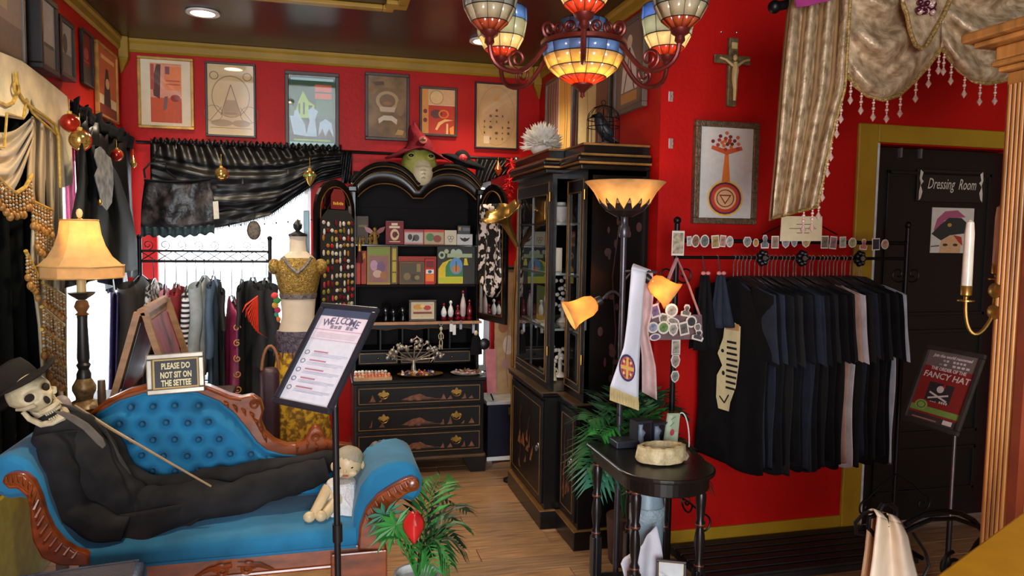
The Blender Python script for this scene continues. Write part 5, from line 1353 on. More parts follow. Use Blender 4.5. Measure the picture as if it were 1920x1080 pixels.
# left arm: upholstered roll and carved front
upL = [(18, 852), (50, 866), (76, 900), (92, 945), (110, 988), (138, 1018), (180, 1040), (166, 1060), (100, 1048), (68, 1010), (60, 960), (46, 934), (15, 938), (-22, 925), (-34, 893), (-14, 860)]
build('arm_roll', MB().slab([F(*p) for p in upL][::-1], (0, .40, 0)), VELV, sf, bev=.02, angle=50)
wdL = [(2, 905), (8, 892), (25, 887), (45, 890), (62, 905), (74, 932), (84, 965), (98, 995), (117, 1018), (140, 1033), (166, 1040), (166, 1062), (110, 1062), (77, 1047), (60, 1015), (56, 985), (55, 955), (48, 932), (31, 917), (15, 918)]
ws = build('arm_front', MB().slab([F(*p, FYS-.035) for p in wdL][::-1], (0, .045, 0)), MAHO, sf, bev=.008)
for k in range(16):
    s_ = k/15
    i0 = interp([(10, 893), (30, 889), (55, 900), (70, 928), (80, 960), (95, 993), (115, 1017), (145, 1034)], s_)
    i1 = interp([(16, 914), (34, 914), (50, 930), (58, 958), (62, 990), (72, 1022), (95, 1042), (130, 1052)], s_)
    build('carved_rib', MB().tube([F(*i0, FYS-.038), F((i0[0]+i1[0])/2-2, (i0[1]+i1[1])/2+3, FYS-.046), F(i1[0]+6, i1[1]-4, FYS-.038)], [.004, .0065, .003], 6), MAHO, ws)
# right arm
upR = [(658, 1025), (664, 960), (676, 915), (698, 886), (728, 870), (758, 866), (782, 874), (793, 898), (790, 928), (775, 944), (757, 936), (742, 946), (727, 975), (722, 1022)]
build('arm_roll', MB().slab([F(*p) for p in upR], (0, .36, 0)), VELV, sf, bev=.02, angle=50)
wdR = [(671, 1032), (674, 990), (687, 955), (708, 930), (735, 912), (758, 900), (772, 895), (784, 900), (788, 910), (783, 921), (770, 924), (758, 930), (742, 945), (729, 970), (723, 1000), (723, 1032)]
ws = build('arm_front', MB().slab([F(*p, FYS-.035) for p in wdR], (0, .045, 0)), MAHO, sf, bev=.008)
build('arm_scroll', MB().lathe([(.024, 0), (.022, .012), (.010, .018), (.0005, .016)], F(775, 909, FYS-.034), 16, Matrix.Rotation(pi/2, 4, 'X')), MAHO, ws)
for k in range(10):
    i0 = interp([(686, 965), (706, 936), (733, 916), (758, 904), (770, 899)], k/9)
    build('carved_rib', MB().tube([F(*i0, FYS-.038), F(i0[0]+4, i0[1]+9, FYS-.044), F(i0[0]+14, i0[1]+14, FYS-.037)], [.004, .006, .003], 6), MAHO, ws)
build('corner_block', MB().bb((F(620, 1050).x, FYS-.03, zs-.16), (F(725, 1050).x, FYS+.05, F(690, 1028).z)), MAHO, sf, smooth=False, bev=.006)
# tufted back
inn = [(150, 812), (185, 776), (225, 753), (270, 739), (320, 733), (370, 738), (410, 754), (440, 778), (462, 806), (480, 830), (500, 846), (530, 854), (580, 857), (660, 858)]
out_ = [(135, 812), (158, 783), (195, 752), (240, 731), (290, 719), (340, 716), (390, 724), (430, 741), (452, 745), (472, 741), (489, 752), (494, 772), (488, 790), (497, 811), (514, 826), (537, 835), (560, 834), (572, 826), (582, 806), (592, 798), (602, 806), (611, 825), (630, 833), (662, 836)]
BTN = [(243, 766), (285, 764), (326, 762), (371, 762), (222, 797), (265, 797), (310, 794), (351, 795), (390, 793), (200, 826), (243, 829), (285, 827), (326, 826), (371, 826), (410, 825), (220, 856), (264, 856), (305, 857), (350, 857), (392, 855), (431, 853), (470, 854), (284, 886), (327, 886), (370, 884), (412, 882), (452, 881), (492, 880), (530, 878)]
bp = [B(*p, BYS-.05) for p in BTN]
ip = [B(*p) for p in inn]
x0, x1 = ip[0].x, ip[-1].x
def top_at(x):
    for a, b in zip(ip, ip[1:]):
        if a.x <= x <= b.x: return a.z+(b.z-a.z)*(x-a.x)/(b.x-a.x)
    return ip[-1].z
def tuft(u, v):
    x = x0+(x1-x0)*u; zt = top_at(x)+.008; z = zs+.05+(zt-zs-.05)*v
    e = min(v, 1-v, u*2.2, (1-u)*2.2)
    y = BYS-.012-.05*min(1, e*6)
    for q in bp:
        d2 = (q.x-x)**2+(q.z-z)**2
        y += .042*math.exp(-d2/.0003)
        y += .010*math.exp(-d2/.0022)
    return V((x, y, z))
build('tufted_back', MB().grid(tuft, 130, 46), VELV, sf, angle=180)
b0 = None
for q in bp:
    M_ = Matrix.Translation(V((q.x, BYS-.040, q.z))-V((-.40, 3.05, 0)))
    if b0 is None:
        b0 = build('button', MB().sph((0, 0, 0), (.0125, .008, .0125), 10, 6), mat('teal_button_velvet', (12, 84, 116), .7), sf, world=False); b0.matrix_basis = M_
    else: inst(b0, sf, M_)
build('back_frame', MB().slab([B(*p, BYS-.02) for p in out_] + [B(*p, BYS-.02) for p in inn[::-1]], (0, .06, 0)), MAHO, sf, bev=.008)
build('back_panel', MB().slab([V((p.x, BYS+.012, p.z)) for p in ip] + [V((x1, BYS+.012, zs)), V((x0, BYS+.012, zs))], (0, .02, 0)), MAHO, sf, smooth=False)
build('back_piping', MB().tube([B(*p, BYS-.026) for p in inn], .006, 6), VELV, sf)
build('top_bead', MB().tube([B(p[0], p[1]+5, BYS-.026) for p in out_[:9]], .006, 6), MAHO, sf)
cr = build('crest_carving', MB().tube(spiral(B(478, 758, BYS-.026), (1, 0, 0), (0, 0, 1), .024, .005, 1.5, n=24), .006, 6), MAHO, sf)
for k in range(7):
    i0 = interp([(420, 752), (445, 762), (468, 772), (480, 792), (492, 815)], k/6)
    build('carved_leaf', MB().tube([B(*i0, BYS-.024), B(i0[0]+5, i0[1]+6, BYS-.034), B(i0[0]+8, i0[1]+15, BYS-.024)], [.003, .007, .002], 6), MAHO, cr)
cr = build('crest_carving', MB().tube(spiral(B(592, 820, BYS-.026), (1, 0, 0), (0, 0, 1), .022, .005, 1.5, n=24), .006, 6), MAHO, sf)
for k in range(5):
    i0 = interp([(556, 842), (575, 836), (592, 842), (610, 838), (625, 842)], k/4)
    build('carved_leaf', MB().tube([B(i0[0], i0[1]+6, BYS-.024), B(i0[0]+2, i0[1]-4, BYS-.034), B(i0[0]-1, i0[1]-12, BYS-.024)], [.003, .007, .002], 6), MAHO, cr)

# sign standing on the settee back
ox, uxv = B(278, 742, 3.235), B(386, 733, 3.235)-B(278, 742, 3.235)
uyv = (B(278, 668, 3.235)-ox); uyv = uyv - uxv*(uyv.dot(uxv)/uxv.length_squared); uyv = uyv*1.0 + V((0, .03, 0))
sg = framed('settee_sign', 'silver framed sign asking people not to sit, propped on the settee back', 'sign', ox, uxv, uyv, .022, .022, mat('champagne_silver_frame', (150, 144, 130), .35, .6), [('r', (190, 160, 90), 0, 0, 1, 1), ('r', (44, 46, 50), .04, .05, .96, .95)], glass=False)
nn = uxv.cross(uyv).normalized()
CRM = flat((224, 212, 160))
for body, v, wd in (('PLEASE DO', .62, .50), ('NOT SIT ON', .40, .54), ('THE SETTEE', .20, .52)):
    text(sg, body, CRM, ox+uxv*.5+uyv*v+nn*.013, uxv, uyv, .034, width=uxv.length*wd, bold=.0012)

# ================================================================ SKELETON IN A DARK SUIT
SUIT = mat('charcoal_suit_wool', (38, 37, 38), .9, var=.25, scale=10, bump=.6, bscale=13, spec=.25)
LAPEL = mat('grey_brown_lapel', (96, 88, 76), .8, var=.15)
sk = thing('skeleton_figure', 'skeleton in a charcoal suit and hat reclining on the turquoise settee', 'skeleton', (-.55, 3.05, zs+.1))
def P(px, py, y): return atY(px, py, y)
def cloth_tube(pts, rs, n=18, wr=.06, seed=0, squash=1.0, m=40):
    sp = spline(pts, max(2, m//(len(pts)-1)))
    M_ = len(sp); r_ = random.Random(seed); ph = [r_.uniform(0, 6.28) for _ in range(6)]
    mb = MB()
    t0 = (sp[1]-sp[0]).normalized(); u_ = t0.cross(V((0, 0, 1)) if abs(t0.z) < .9 else V((1, 0, 0))).normalized()
    vs = []
    for i, p in enumerate(sp):
        s_ = i/(M_-1)*(len(rs)-1); a = min(int(s_), len(rs)-2); f_ = s_-a; f_ = f_*f_*(3-2*f_)
        R = rs[a]*(1-f_)+rs[a+1]*f_
        t_ = (sp[min(i+1, M_-1)]-sp[max(i-1, 0)]).normalized()
        u_ = (u_-t_*u_.dot(t_)).normalized(); w_ = t_.cross(u_)
        for k in range(n):
            a_ = 2*pi*k/n
            q = 1 + wr*(.6*sin(i*.42+2.4*sin(a_+ph[0])+ph[1]) + .55*sin(i*.27+3*a_+ph[2]) + .4*sin(i*.8+a_*2+3*sin(i*.13+ph[4])+ph[3]))
            vs.append(p + u_*(cos(a_)*R*q) + w_*(sin(a_)*R*q*squash))
    fs = [(i*n+k, i*n+(k+1) % n, (i+1)*n+(k+1) % n, (i+1)*n+k) for i in range(M_-1) for k in range(n)]
    fs += [tuple(reversed(range(n))), tuple((M_-1)*n+k for k in range(n))]
    return mb.add(vs, fs)
build('jacket', cloth_tube([P(92, 775, 3.06), P(118, 815, 3.05), P(150, 870, 3.04), P(200, 940, 3.04), P(262, 975, 3.05), P(315, 985, 3.05)], [.045, .115, .135, .125, .115, .07], 24, .06, 1), SUIT, sk, angle=180)
build('sleeve', cloth_tube([P(105, 815, 2.97), P(112, 880, 2.93), P(140, 955, 2.92), P(190, 985, 2.90), P(235, 995, 2.90)], [.07, .07, .062, .058, .048], 18, .11, 2), SUIT, sk, angle=180)
build('sleeve', cloth_tube([P(140, 790, 3.16), P(195, 830, 3.17), P(235, 890, 3.16), P(300, 915, 3.13)], [.05, .055, .05, .04], 16, .06, 3), SUIT, sk, angle=180)
def tail(u, v):
    a, b = interp([(225, 965), (208, 1000), (192, 1026), (235, 1040)], u), interp([(400, 935), (385, 965), (352, 990), (330, 1012)], u)
    return P(a[0]*(1-v)+b[0]*v, a[1]*(1-v)+b[1]*v, 2.93-.05*u-.03*sin(3*v+1)+.015*sin(9*v))
build('coat_tail', MB().grid(tail, 12, 16), SUIT, sk, sol=.006, angle=180)
build('trouser_leg', cloth_tube([P(270, 955, 3.02), P(350, 945, 3.0), P(440, 932, 3.02), P(530, 905, 3.05), P(612, 880, 3.08)], [.085, .082, .068, .062, .052], 18, .10, 4, m=56), SUIT, sk, angle=180)
build('trouser_leg', cloth_tube([P(285, 935, 3.14), P(380, 912, 3.15), P(470, 892, 3.16), P(560, 876, 3.16), P(640, 862, 3.15)], [.08, .068, .056, .05, .045], 18, .10, 5, m=56), SUIT, sk, angle=180)
lp = [(100, 772), (118, 772), (140, 780), (165, 795), (192, 822), (198, 836), (192, 842), (180, 832), (155, 806), (128, 788)]
build('lapel', MB().slab([P(*p, 2.925) for p in lp][::-1], (0, .012, 0)), LAPEL, sk, bev=.003)
lp = [(112, 757), (135, 762), (165, 778), (196, 803), (222, 850), (246, 890), (240, 892), (210, 850), (185, 812), (150, 784)]
build('lapel', MB().slab([P(*p, 3.04) for p in lp][::-1], (0, .012, 0)), mat('dark_grey_lapel', (56, 54, 52), .8), sk, bev=.003)
GSH = mat('grey_leather', (88, 88, 92), .5)
for k, (x, y_, yy) in enumerate(((700, 848, 3.16), (684, 872, 3.10))):
    c = P(x, y_, yy)
    shm = build('shoe', MB().sph(c, (.028, .036, .05), 12, 8, Matrix.Rotation(rad(20), 3, 'Y')), GSH, sk)
    build('sole', MB().sph(c+V((.014, -.004, .004)), (.015, .034, .052), 12, 8, Matrix.Rotation(rad(20), 3, 'Y')), mat('dark_sole', (40, 40, 42), .6), shm)
# skull
hc = P(55, 738, 3.02)
fdir = V((.66, -.70, .26)).normalized()
up_ = V((-.62, .0, .78)); up_ = (up_-fdir*up_.dot(fdir)).normalized()
rt = up_.cross(fdir).normalized()     # local: x = rt, -y = fdir, z = up
SM = Matrix((rt, -fdir, up_)).transposed()
if SM.determinant() < 0: SM = Matrix((-rt, -fdir, up_)).transposed()
SMT = Matrix.Translation(hc) @ SM.to_4x4()
def skl(u, v):
    a, b = 2*pi*u, pi*v
    d_ = V((sin(b)*cos(a), sin(b)*sin(a), cos(b)))
    p_ = V((d_.x*.070, d_.y*.088, d_.z*.080))
    if d_.z < -.05:
        k = min(1, (-d_.z-.05)/.6); p_.x *= 1-.35*k
        if d_.y < 0: p_.y -= .016*k
    f_ = 0
    if d_.y < .2:
        for ex in (-.030, .030):
            f_ += .030*math.exp(-(((p_.x-ex)/.019)**2+((p_.z+.004)/.018)**2)**1.5)
        f_ += .020*math.exp(-((p_.x/.010)**2+((p_.z+.040)/.016)**2)**1.5)
        f_ -= .008*math.exp(-(((abs(p_.x)-.045)/.014)**2+((p_.z+.032)/.012)**2))
        f_ -= .006*math.exp(-((p_.z-.020)/.008)**2)*(abs(p_.x) < .05)
    p_.y += f_ if d_.y < .2 else 0
    return SMT @ p_
skm = build('skull', MB().grid(skl, 56, 40, cu=True), BONE, sk, angle=180)
DKB = mat('socket_shade', (36, 26, 20), .9)  # dark fill for eye and nose hollows: their shade put into the colour
for q in (-1, 1):
    build('eye_socket_shade', MB().sph(SMT @ V((q*.030, -.052, -.004)), (.0195, .016, .0185), 10, 8, SM), DKB, skm)
    build('cheekbone', MB().tube([SMT @ V((q*.04, -.072, -.034)), SMT @ V((q*.062, -.04, -.03)), SMT @ V((q*.068, .0, -.022))], [.009, .008, .005], 8), BONE, skm)
build('nose_cavity_shade', MB().sph(SMT @ V((0, -.075, -.040)), (.011, .011, .017), 8, 6, SM), DKB, skm)
build('upper_jaw', MB().tube([SMT @ V((.030*sin(a), -.045-.048*cos(a), -.072)) for a in [-1.4+2.8*k/10 for k in range(11)]], .011, 8), BONE, skm)
for k in range(12):
    a = -1.15+2.3*k/11
    build('tooth', MB().box((0, 0, 0), (.0055, .005, .012)).xf(SMT @ Matrix.Translation((.031*sin(a), -.046-.049*cos(a), -.085)) @ Matrix.Rotation(a, 4, 'Z')), mat('old_teeth', (198, 184, 146), .4), skm, bev=.001)
jw = build('jaw', MB().tube([SMT @ V(p_) for p_ in ((-.056, .0, -.04), (-.054, .0, -.075), (-.046, -.03, -.112), (-.028, -.066, -.124), (0, -.082, -.126), (.028, -.066, -.124), (.046, -.03, -.112), (.054, .0, -.075), (.056, .0, -.04))], [.008, .010, .012, .013, .014, .013, .012, .010, .008], 8), BONE, sk)
for k in range(10):
    a = -1.0+2.0*k/9
    build('tooth', MB().box((0, 0, 0), (.0055, .005, .011)).xf(SMT @ Matrix.Translation((.030*sin(a), -.032-.046*cos(a), -.110)) @ Matrix.Rotation(a, 4, 'Z')), mat('old_teeth', (198, 184, 146), .4), jw, bev=.001)
build('neck_bones', cloth_tube([SMT @ V((0, .03, -.06)), SMT @ V((0, .04, -.12)), P(98, 785, 3.06)], [.022, .020, .022], 10, .12, 8), BONE, sk)
FELT = mat('dark_brown_felt', (38, 33, 28), .9, var=.15, bump=.15, bscale=80, spec=.2)
ht = build('hat', MB().lathe([(.078, .048), (.082, .06), (.08, .09), (.072, .125), (.05, .135), (.0005, .132)], (0, .02, 0), 24).xf(SMT @ Matrix.Rotation(rad(-14), 4, 'X')), FELT, sk)
def brm(u, v):
    a = 2*pi*u; r_ = .076+.075*v
    return SMT @ Matrix.Rotation(rad(-14), 4, 'X') @ V((r_*cos(a), .02+r_*sin(a)*1.08, .05+.022*v*v*cos(2*a)-.01*v))
build('hat_brim', MB().grid(brm, 32, 5, cu=True), FELT, ht, sol=.005)
t = solo('walking_cane', MB().tube([P(140, 762, 3.10), P(210, 805, 3.03), P(300, 857, 2.96), P(396, 912, 2.93)], [.008, .006, .005, .004], 8), mat('tan_cane', (150, 122, 84), .5), 'thin tan walking cane lying across the skeleton suit', 'cane')

# ================================================================ CHERUB DOLL
DOLL = mat('old_porcelain_skin', (214, 190, 146), .4, var=.1, scale=20)
LACE = mat('white_lace', (226, 226, 224), .8, var=.08, scale=80, bump=.6, bscale=160)
dc = P(640, 930, 2.99); dz = zs+.075
t = thing('cherub_doll', 'cream cherub doll in white lace dress with wings seated on the settee', 'doll', (dc.x, 2.99, dz))
hd = P(652, 868, 2.99)
h_ = build('head', MB().sph(hd, (.058, .056, .062), 18, 12), DOLL, t)
for q in (-1, 1):
    build('eye', MB().sph(hd+V((q*.024-.012, -.05, -.004)), (.009, .005, .005), 8, 6), mat('dark_eye', (26, 30, 28), .1), h_)
    build('ear', MB().sph(hd+V((q*.058, -.004, -.010)), (.010, .012, .018), 8, 6), DOLL, h_)
    build('cheek', MB().sph(hd+V((q*.026-.008, -.040, -.028)), (.02, .016, .016), 8, 6), DOLL, h_)
build('nose', MB().sph(hd+V((-.012, -.057, -.016)), (.007, .008, .008), 8, 6), DOLL, h_)
build('lips', MB().sph(hd+V((-.010, -.054, -.036)), (.012, .005, .004), 8, 6), flat((170, 90, 76)), h_)
build('cap', MB().sph(hd+V((.004, .006, .016)), (.060, .058, .052), 16, 10), mat('grey_knit_hair', (166, 158, 134), .8, bump=.5, bscale=100), h_)
def drs(u, v):
    a = 2*pi*u; r_ = .030+.06*v+.012*sin(9*a)*v
    return V((dc.x+r_*cos(a)*1.1, 2.99+r_*sin(a)*.8, dz+.13-.125*v))
build('dress', MB().grid(drs, 36, 8, cu=True), LACE, t, angle=180)
build('collar', MB().lathe([(.03, 0), (.055, -.006), (.06, -.014), (.03, -.004)], (dc.x, 2.99, dz+.135), 18), LACE, t)
for q, e in ((-1, V((-.085, -.03, .06))), (1, V((.055, -.05, .03)))):
    build('arm', MB().tube([V((dc.x+q*.035, 2.98, dz+.115)), V((dc.x, 2.98, dz))+e*.6+V((0, 0, .05)), V((dc.x, 2.98, dz))+e], [.022, .024, .016], 8), LACE, t)
for px, py, px2, py2 in ((612, 920, 586, 945), (632, 935, 608, 958)):
    a, b = P(px, py, 2.96), P(px2, py2, 2.90)
    a.z = max(a.z, dz+.025); b.z = dz+.022
    lg = build('leg', MB().tube([V((dc.x-.02, 2.97, dz+.03)), a, b], [.026, .027, .02], 10), DOLL, t)
    build('foot', MB().sph(b+V((-.012, -.01, .004)), (.024, .018, .022), 10, 7), DOLL, lg)
for q in (-1, 1):
    mb = MB()
    for k in range(8):
        a = rad(100+q*(20+k*14)); L_ = .085-.004*k
        c0 = V((dc.x+q*.03, 3.02, dz+.10))
        mb.tube([c0, c0+V((cos(a)*L_*.6, .006*k*.3, sin(a)*L_*.6)), c0+V((cos(a)*L_, 0, sin(a)*L_-.01))], [.008, .013, .004], 6, flat=.4)
    build('wing', mb, LACE, t)

# ================================================================ PLANT BESIDE THE SETTEE
LEAF = mat('bright_leaf', (58, 142, 62), .4, var=.2, scale=14)
PALM = mat('palm_green', (44, 96, 50), .45, var=.25, scale=12)
PALM2 = mat('dark_palm_green', (34, 62, 40), .5, var=.25, scale=12)
def frond(parent, pts, m, nl=14, L=.11, wd=.010, droop=.02, name='frond'):
    sp = spline(pts, 8); n_ = len(sp)
    mb = MB().tube(sp, [.0035*(1-.7*i/(n_-1)) for i in range(n_)], 5)
    for k in range(nl):
        i = int((n_-2)*(.22+.78*k/(nl-1))); p_ = sp[i]; t_ = (sp[i+1]-sp[max(0, i-1)]).normalized()
        sd = t_.cross(V((0, 0, 1)));  sd = sd.normalized() if sd.length > 1e-4 else V((1, 0, 0))
        l_ = L*(.5+.9*sin(pi*(.15+.8*k/(nl-1))))
        for s_ in (-1, 1):
            e = p_ + (sd*s_*.8+t_*.75)*l_*.75 + V((0, 0, -droop))
            mid = p_ + (sd*s_*.8+t_*.6)*l_*.38 + V((0, 0, .006))
            w_ = t_.cross(sd)*.003 + t_*wd*.5
            mb.add([p_, mid+w_, e, mid-w_], [(0, 1, 2, 3)])
    return build(name, mb, m, parent, smooth=False)
pc_ = V((.345, 2.74, 0))
t = thing('potted_plant', 'white pot of palm fronds with a red anthurium beside the settee', 'plant', pc_)
build('pot', MB().lathe([(.06, .001), (.075, .02), (.082, .2), (.088, .285), (.09, .30), (.08, .30), (.076, .27), (.0005, .265)], pc_, 28), mat('white_glazed_pot', (206, 208, 204), .35, bump=.2, bscale=30), t)
base = pc_+V((0, 0, .28))
for k, (px, py, yy, h) in enumerate(((870, 985, 2.78, .10), (880, 960, 2.9, .14), (828, 892, 2.98, .10), (845, 905, 3.05, .12), (870, 1030, 2.70, .10), (820, 1075, 2.62, .12), (845, 1062, 2.66, .13), (800, 920, 3.02, .08), (712, 1000, 2.70, .06))):
    e = atY(px, py, yy); mid = (base+e)/2+V((0, 0, h))
    frond(t, [base, mid, e], (PALM, PALM2, LEAF)[k % 3], 18, .11, .020)
def fingered(c, ux, uy, n_, r_, m, name='leaf'):
    mb = MB(); ux, uy = V(ux), V(uy)
    for k in range(n_):
        a = rad(-150+300*k/(n_-1)); d_ = ux*sin(a)+uy*-cos(a)*-1
        s_ = ux*cos(a)-uy*sin(a); L_ = r_*(.65+.35*cos(a*.6))
        w_ = r_*.085
        nrm = ux.cross(uy).normalized()*.006
        mb.add([c, c+d_*L_*.5+s_*w_+nrm, c+d_*L_, c+d_*L_*.5-s_*w_+nrm], [(0, 1, 2, 3)])
    return build(name, mb, m, t, smooth=False, sol=.001)
lc = atY(742, 985, 2.66)
fingered(lc, (1, .2, 0), V((-.25, 0, -1)), 13, .115, LEAF)
lc2 = atY(722, 965, 2.68)
fingered(lc2, (1, .2, 0), V((-.3, 0, -1)), 11, .09, mat('blue_green_leaf', (60, 130, 104), .4))
for c in (lc, lc2):
    build('stalk', MB().tube([base, (base+c)/2+V((.01, 0, .03)), c], .004, 6), LEAF, t)
an = atY(776, 985, 2.64)
def spathe(u, v):
    a = (u-.5)*2; r_ = sin(pi*min(1, v*.96+.02))**.8
    return an + V((.040*a*r_, -.006-.018*(1-a*a)*1+.03*abs(a)*r_*.4, .052-.115*v+.006*a*a))
fl_ = build('anthurium_bloom', MB().grid(spathe, 11, 14), mat('anthurium_red', (206, 40, 38), .3, var=.1, coat=.4), t, sol=.002, angle=180)
build('spadix', MB().tube([an+V((0, -.012, .03)), an+V((.003, -.036, .012))], [.006, .004], 8), mat('pink_spadix', (226, 120, 110), .4), fl_)
build('flower_stalk', MB().tube([base, (base+an)/2+V((-.01, 0, .0)), an+V((0, .0, -.05))], .0045, 6), LEAF, t)

# navy leather bench end in the lower left foreground
NAVY = mat('navy_leather', (38, 46, 66), .3, var=.15, bump=.1, bscale=120)
q0, q1 = atY(55, 1058, 2.05), atY(283, 1030, 2.05)
t = thing('leather_bench', 'dark navy leather bench with rounded corner in lower left foreground', 'bench', ((q0.x+q1.x)/2, 2.0, 0), rad(8))
w_ = (q1.x-q0.x)
build('seat', MB().bb((-w_*.5-.25, -.30, .42), (w_*.5, .0, q1.z-.005)), NAVY, t, world=False, bev=.025)
build('seam', MB().tube([(-w_*.5-.24, -.004, q1.z-.012), (w_*.5-.02, -.004, q1.z-.012)], .004, 6), NAVY, t, world=False)
for x, y in ((-w_*.5-.2, -.26), (w_*.5-.05, -.26), (-w_*.5-.2, -.05), (w_*.5-.05, -.05)):
    build('leg', MB().tube([(x, y, .425), (x, y, .001)], [.022, .016], 10), BLACKM, t, world=False)
# ================================================================ CREAM SWAG ON THE LEFT WALL
CREAM = mat('cream_damask', (236, 222, 184), .75, var=.14, scale=9, bump=.25, bscale=40)
BEIGE = mat('beige_silk', (204, 180, 138), .6, var=.18, scale=7, stretch=(1, 1, .3), sheen=.2)
CORD = mat('gold_cord', (196, 156, 60), .5, var=.2, scale=60)
def LW(px, py, x=-1.19): return atX(px, py, x)
t = thing('cream_swag_curtain', 'cream and gold swag curtain with beaded tails on the left wall', 'curtain', (-1.2, 3.7, .8))
pel = [(-30, 88), (32, 113), (75, 145), (118, 180), (126, 250), (129, 345), (113, 352), (108, 257), (92, 234), (60, 211), (50, 184), (44, 212), (36, 224), (-30, 214)]
build('pelmet', MB().slab([LW(*p, -1.205) for p in pel], (.02, 0, 0)), CREAM, t, bev=.005)
build('cord_trim', MB().tube([LW(*p, -1.18) for p in ((-30, 186), (0, 192), (12, 198), (24, 193), (31, 178), (31, 158), (34, 172), (44, 188), (60, 202), (84, 218), (104, 234), (110, 260), (113, 352))], .007, 7), CORD, t)
build('cord_trim', MB().tube([LW(*p, -1.18) for p in ((-30, 276), (8, 276), (13, 212), (44, 222), (50, 186), (60, 211), (106, 252))], .005, 6), CORD, t)
build('tassel_loop', MB().tube(spiral(LW(31, 165, -1.172), (0, 1, 0), (0, 0, 1), .022, .022, 1, n=14), .006, 6).tube([LW(31, 160, -1.172), LW(29, 135, -1.172)], .008, 6), CORD, t)
def swg(u, v):
    x = -30+92*u; y = 216+70*v*(1-.3*u)+95*sin(pi*min(1, u*.8+.18))*(.35+.65*v)
    return LW(x, y, -1.215+.035*sin(v*22+u*2)*.6+.03*sin(pi*v))
build('swag', MB().grid(swg, 22, 46), BEIGE, t, sol=.004, angle=180)
JL = [(58, 216), (52, 300), (50, 345), (60, 400), (56, 500), (70, 600), (76, 690), (84, 762)]; JR = [(112, 250), (116, 340), (118, 420), (124, 510), (125, 600), (125, 680), (126, 720), (127, 765)]
def jab(u, v):
    a, b = interp(JL, v), interp(JR, v)
    return LW(a[0]+(b[0]-a[0])*u, a[1]+(b[1]-a[1])*u, -1.225+.018*sin(u*20)+.01*sin(v*7+u*4))
build('tail_panel', MB().grid(jab, 26, 30), BEIGE, t, sol=.004, angle=180)
WB = mat('wooden_bead', (170, 118, 54), .35, var=.2); PB = mat('pearl_bead', (196, 178, 150), .25, var=.1)
mb = MB(); z = 0
for k, r_ in enumerate((.006, .007, .006, .008, .007, .009)):
    z -= r_; mb.k = 0 if k % 2 else 1; mb.sph((0, 0, z), r_, 8, 5); z -= r_
mb.k = 0; mb.sph((0, 0, z-.015), (.013, .013, .017), 8, 6)
strand0 = None
def strands(pts, n_, x, jit=.0):
    global strand0
    for k in range(n_):
        q = interp(pts, (k+.5)/n_); p_ = LW(*q, x)
        M_ = Matrix.Translation(p_-WM[t.name].translation) @ Matrix.Scale(1+random.uniform(-.12, .12), 4)
        if strand0 is None:
            strand0 = build('bead_strand', mb, [WB, PB], t, world=False); strand0.matrix_basis = M_
        else: inst(strand0, t, M_)
for pts, n_ in (([(-10, 325), (12, 350), (30, 362), (48, 350), (60, 328)], 11), ([(58, 376), (98, 395)], 7), ([(66, 418), (98, 452)], 6), ([(48, 470), (72, 520)], 5), ([(80, 530), (122, 556)], 7), ([(78, 575), (120, 610)], 6), ([(78, 618), (122, 645)], 7), ([(90, 665), (122, 690)], 6)):
    build('bead_trim', MB().tube([LW(*p, -1.165) for p in pts], .008, 7), CORD, t)
    strands(pts, n_, -1.165)
build('curtain_rod', MB().cyl((-1.235, 2.9, 2.225), (-1.235, 4.07, 2.225), .012), IRON, t)
build('finial', MB().sph((-1.235, 4.09, 2.225), .028, 12, 8), IRON, t)
DARKV = mat('black_green_velvet', (9, 12, 11), .95, var=.2, spec=.1)
def drp(u, v): return V((-1.255+.02*sin(u*42), 2.95+.95*u, 2.2-1.55*v))
solo('dark_drape', MB().grid(drp, 60, 6), DARKV, 'black velvet drape hanging behind the cream swag curtain', 'curtain', sol=.004, angle=180)

# ================================================================ BLACK CURTAIN AND GOWN ON THE LEFT WALL
t = thing('black_wall_curtain', 'black ruffled curtain with gathered header on the left wall', 'curtain', (-1.22, 4.75, 1.3))
def bcl(u, v):
    y = 4.14+1.16*u
    return V((-1.22+.016*sin(u*39+1.5*sin(v*3))+.012*sin(u*67+2+v)+.018*v*sin(u*17+2*v)+.03*v, y+.015*sin(u*30+3*v), 2.20-.05*u-.90*v+.05*sin(u*9)*v))
build('drape', MB().grid(bcl, 120, 14), SATIN, t, sol=.003, angle=180)
def rfl(u, v):
    y = 4.14+1.2*u; return V((-1.205+.016*sin(u*95)*(.4+v)+.012*sin(u*53+1), y, 2.17-.05*u+.07*v+.014*sin(u*131)*v+.01*sin(u*61)*v))
build('ruffle_header', MB().grid(rfl, 200, 4), BLKCLOTH, t, sol=.003, angle=180)
build('rod', MB().cyl((-1.235, 4.12, 2.20), (-1.235, 5.38, 2.15), .010), IRON, t)
GL = [(150, 268), (148, 330), (136, 400), (126, 470), (122, 540)]; GR = [(190, 275), (222, 330), (246, 400), (256, 450), (258, 505)]
def gown(u, v):
    a, b = interp(GL, v), interp(GR, v)
    return atX(a[0]+(b[0]-a[0])*u, a[1]+(b[1]-a[1])*u, -1.10+.02*sin(u*16+v*2)+.02*v)
t = thing('black_gown', 'black gown with grey swirling emblem hung in front of the left window', 'gown', gown(.5, 1))
build('cloth', MB().grid(gown, 40, 24), mat('dull_black_cloth', (14, 14, 14), .9, var=.2, spec=.2), t, sol=.005, angle=180)
em = [(180, 280), (188, 275), (196, 282), (200, 290), (208, 296), (212, 315), (213, 345), (210, 380), (200, 395), (192, 385), (186, 360), (178, 330), (184, 315), (178, 295)]
build('emblem', MB().slab([atX(*p, -1.055) for p in em], (-.004, 0, 0)), mat('grey_print', (126, 126, 122), .7, col2=(50, 50, 50), scale=22), t, smooth=False)
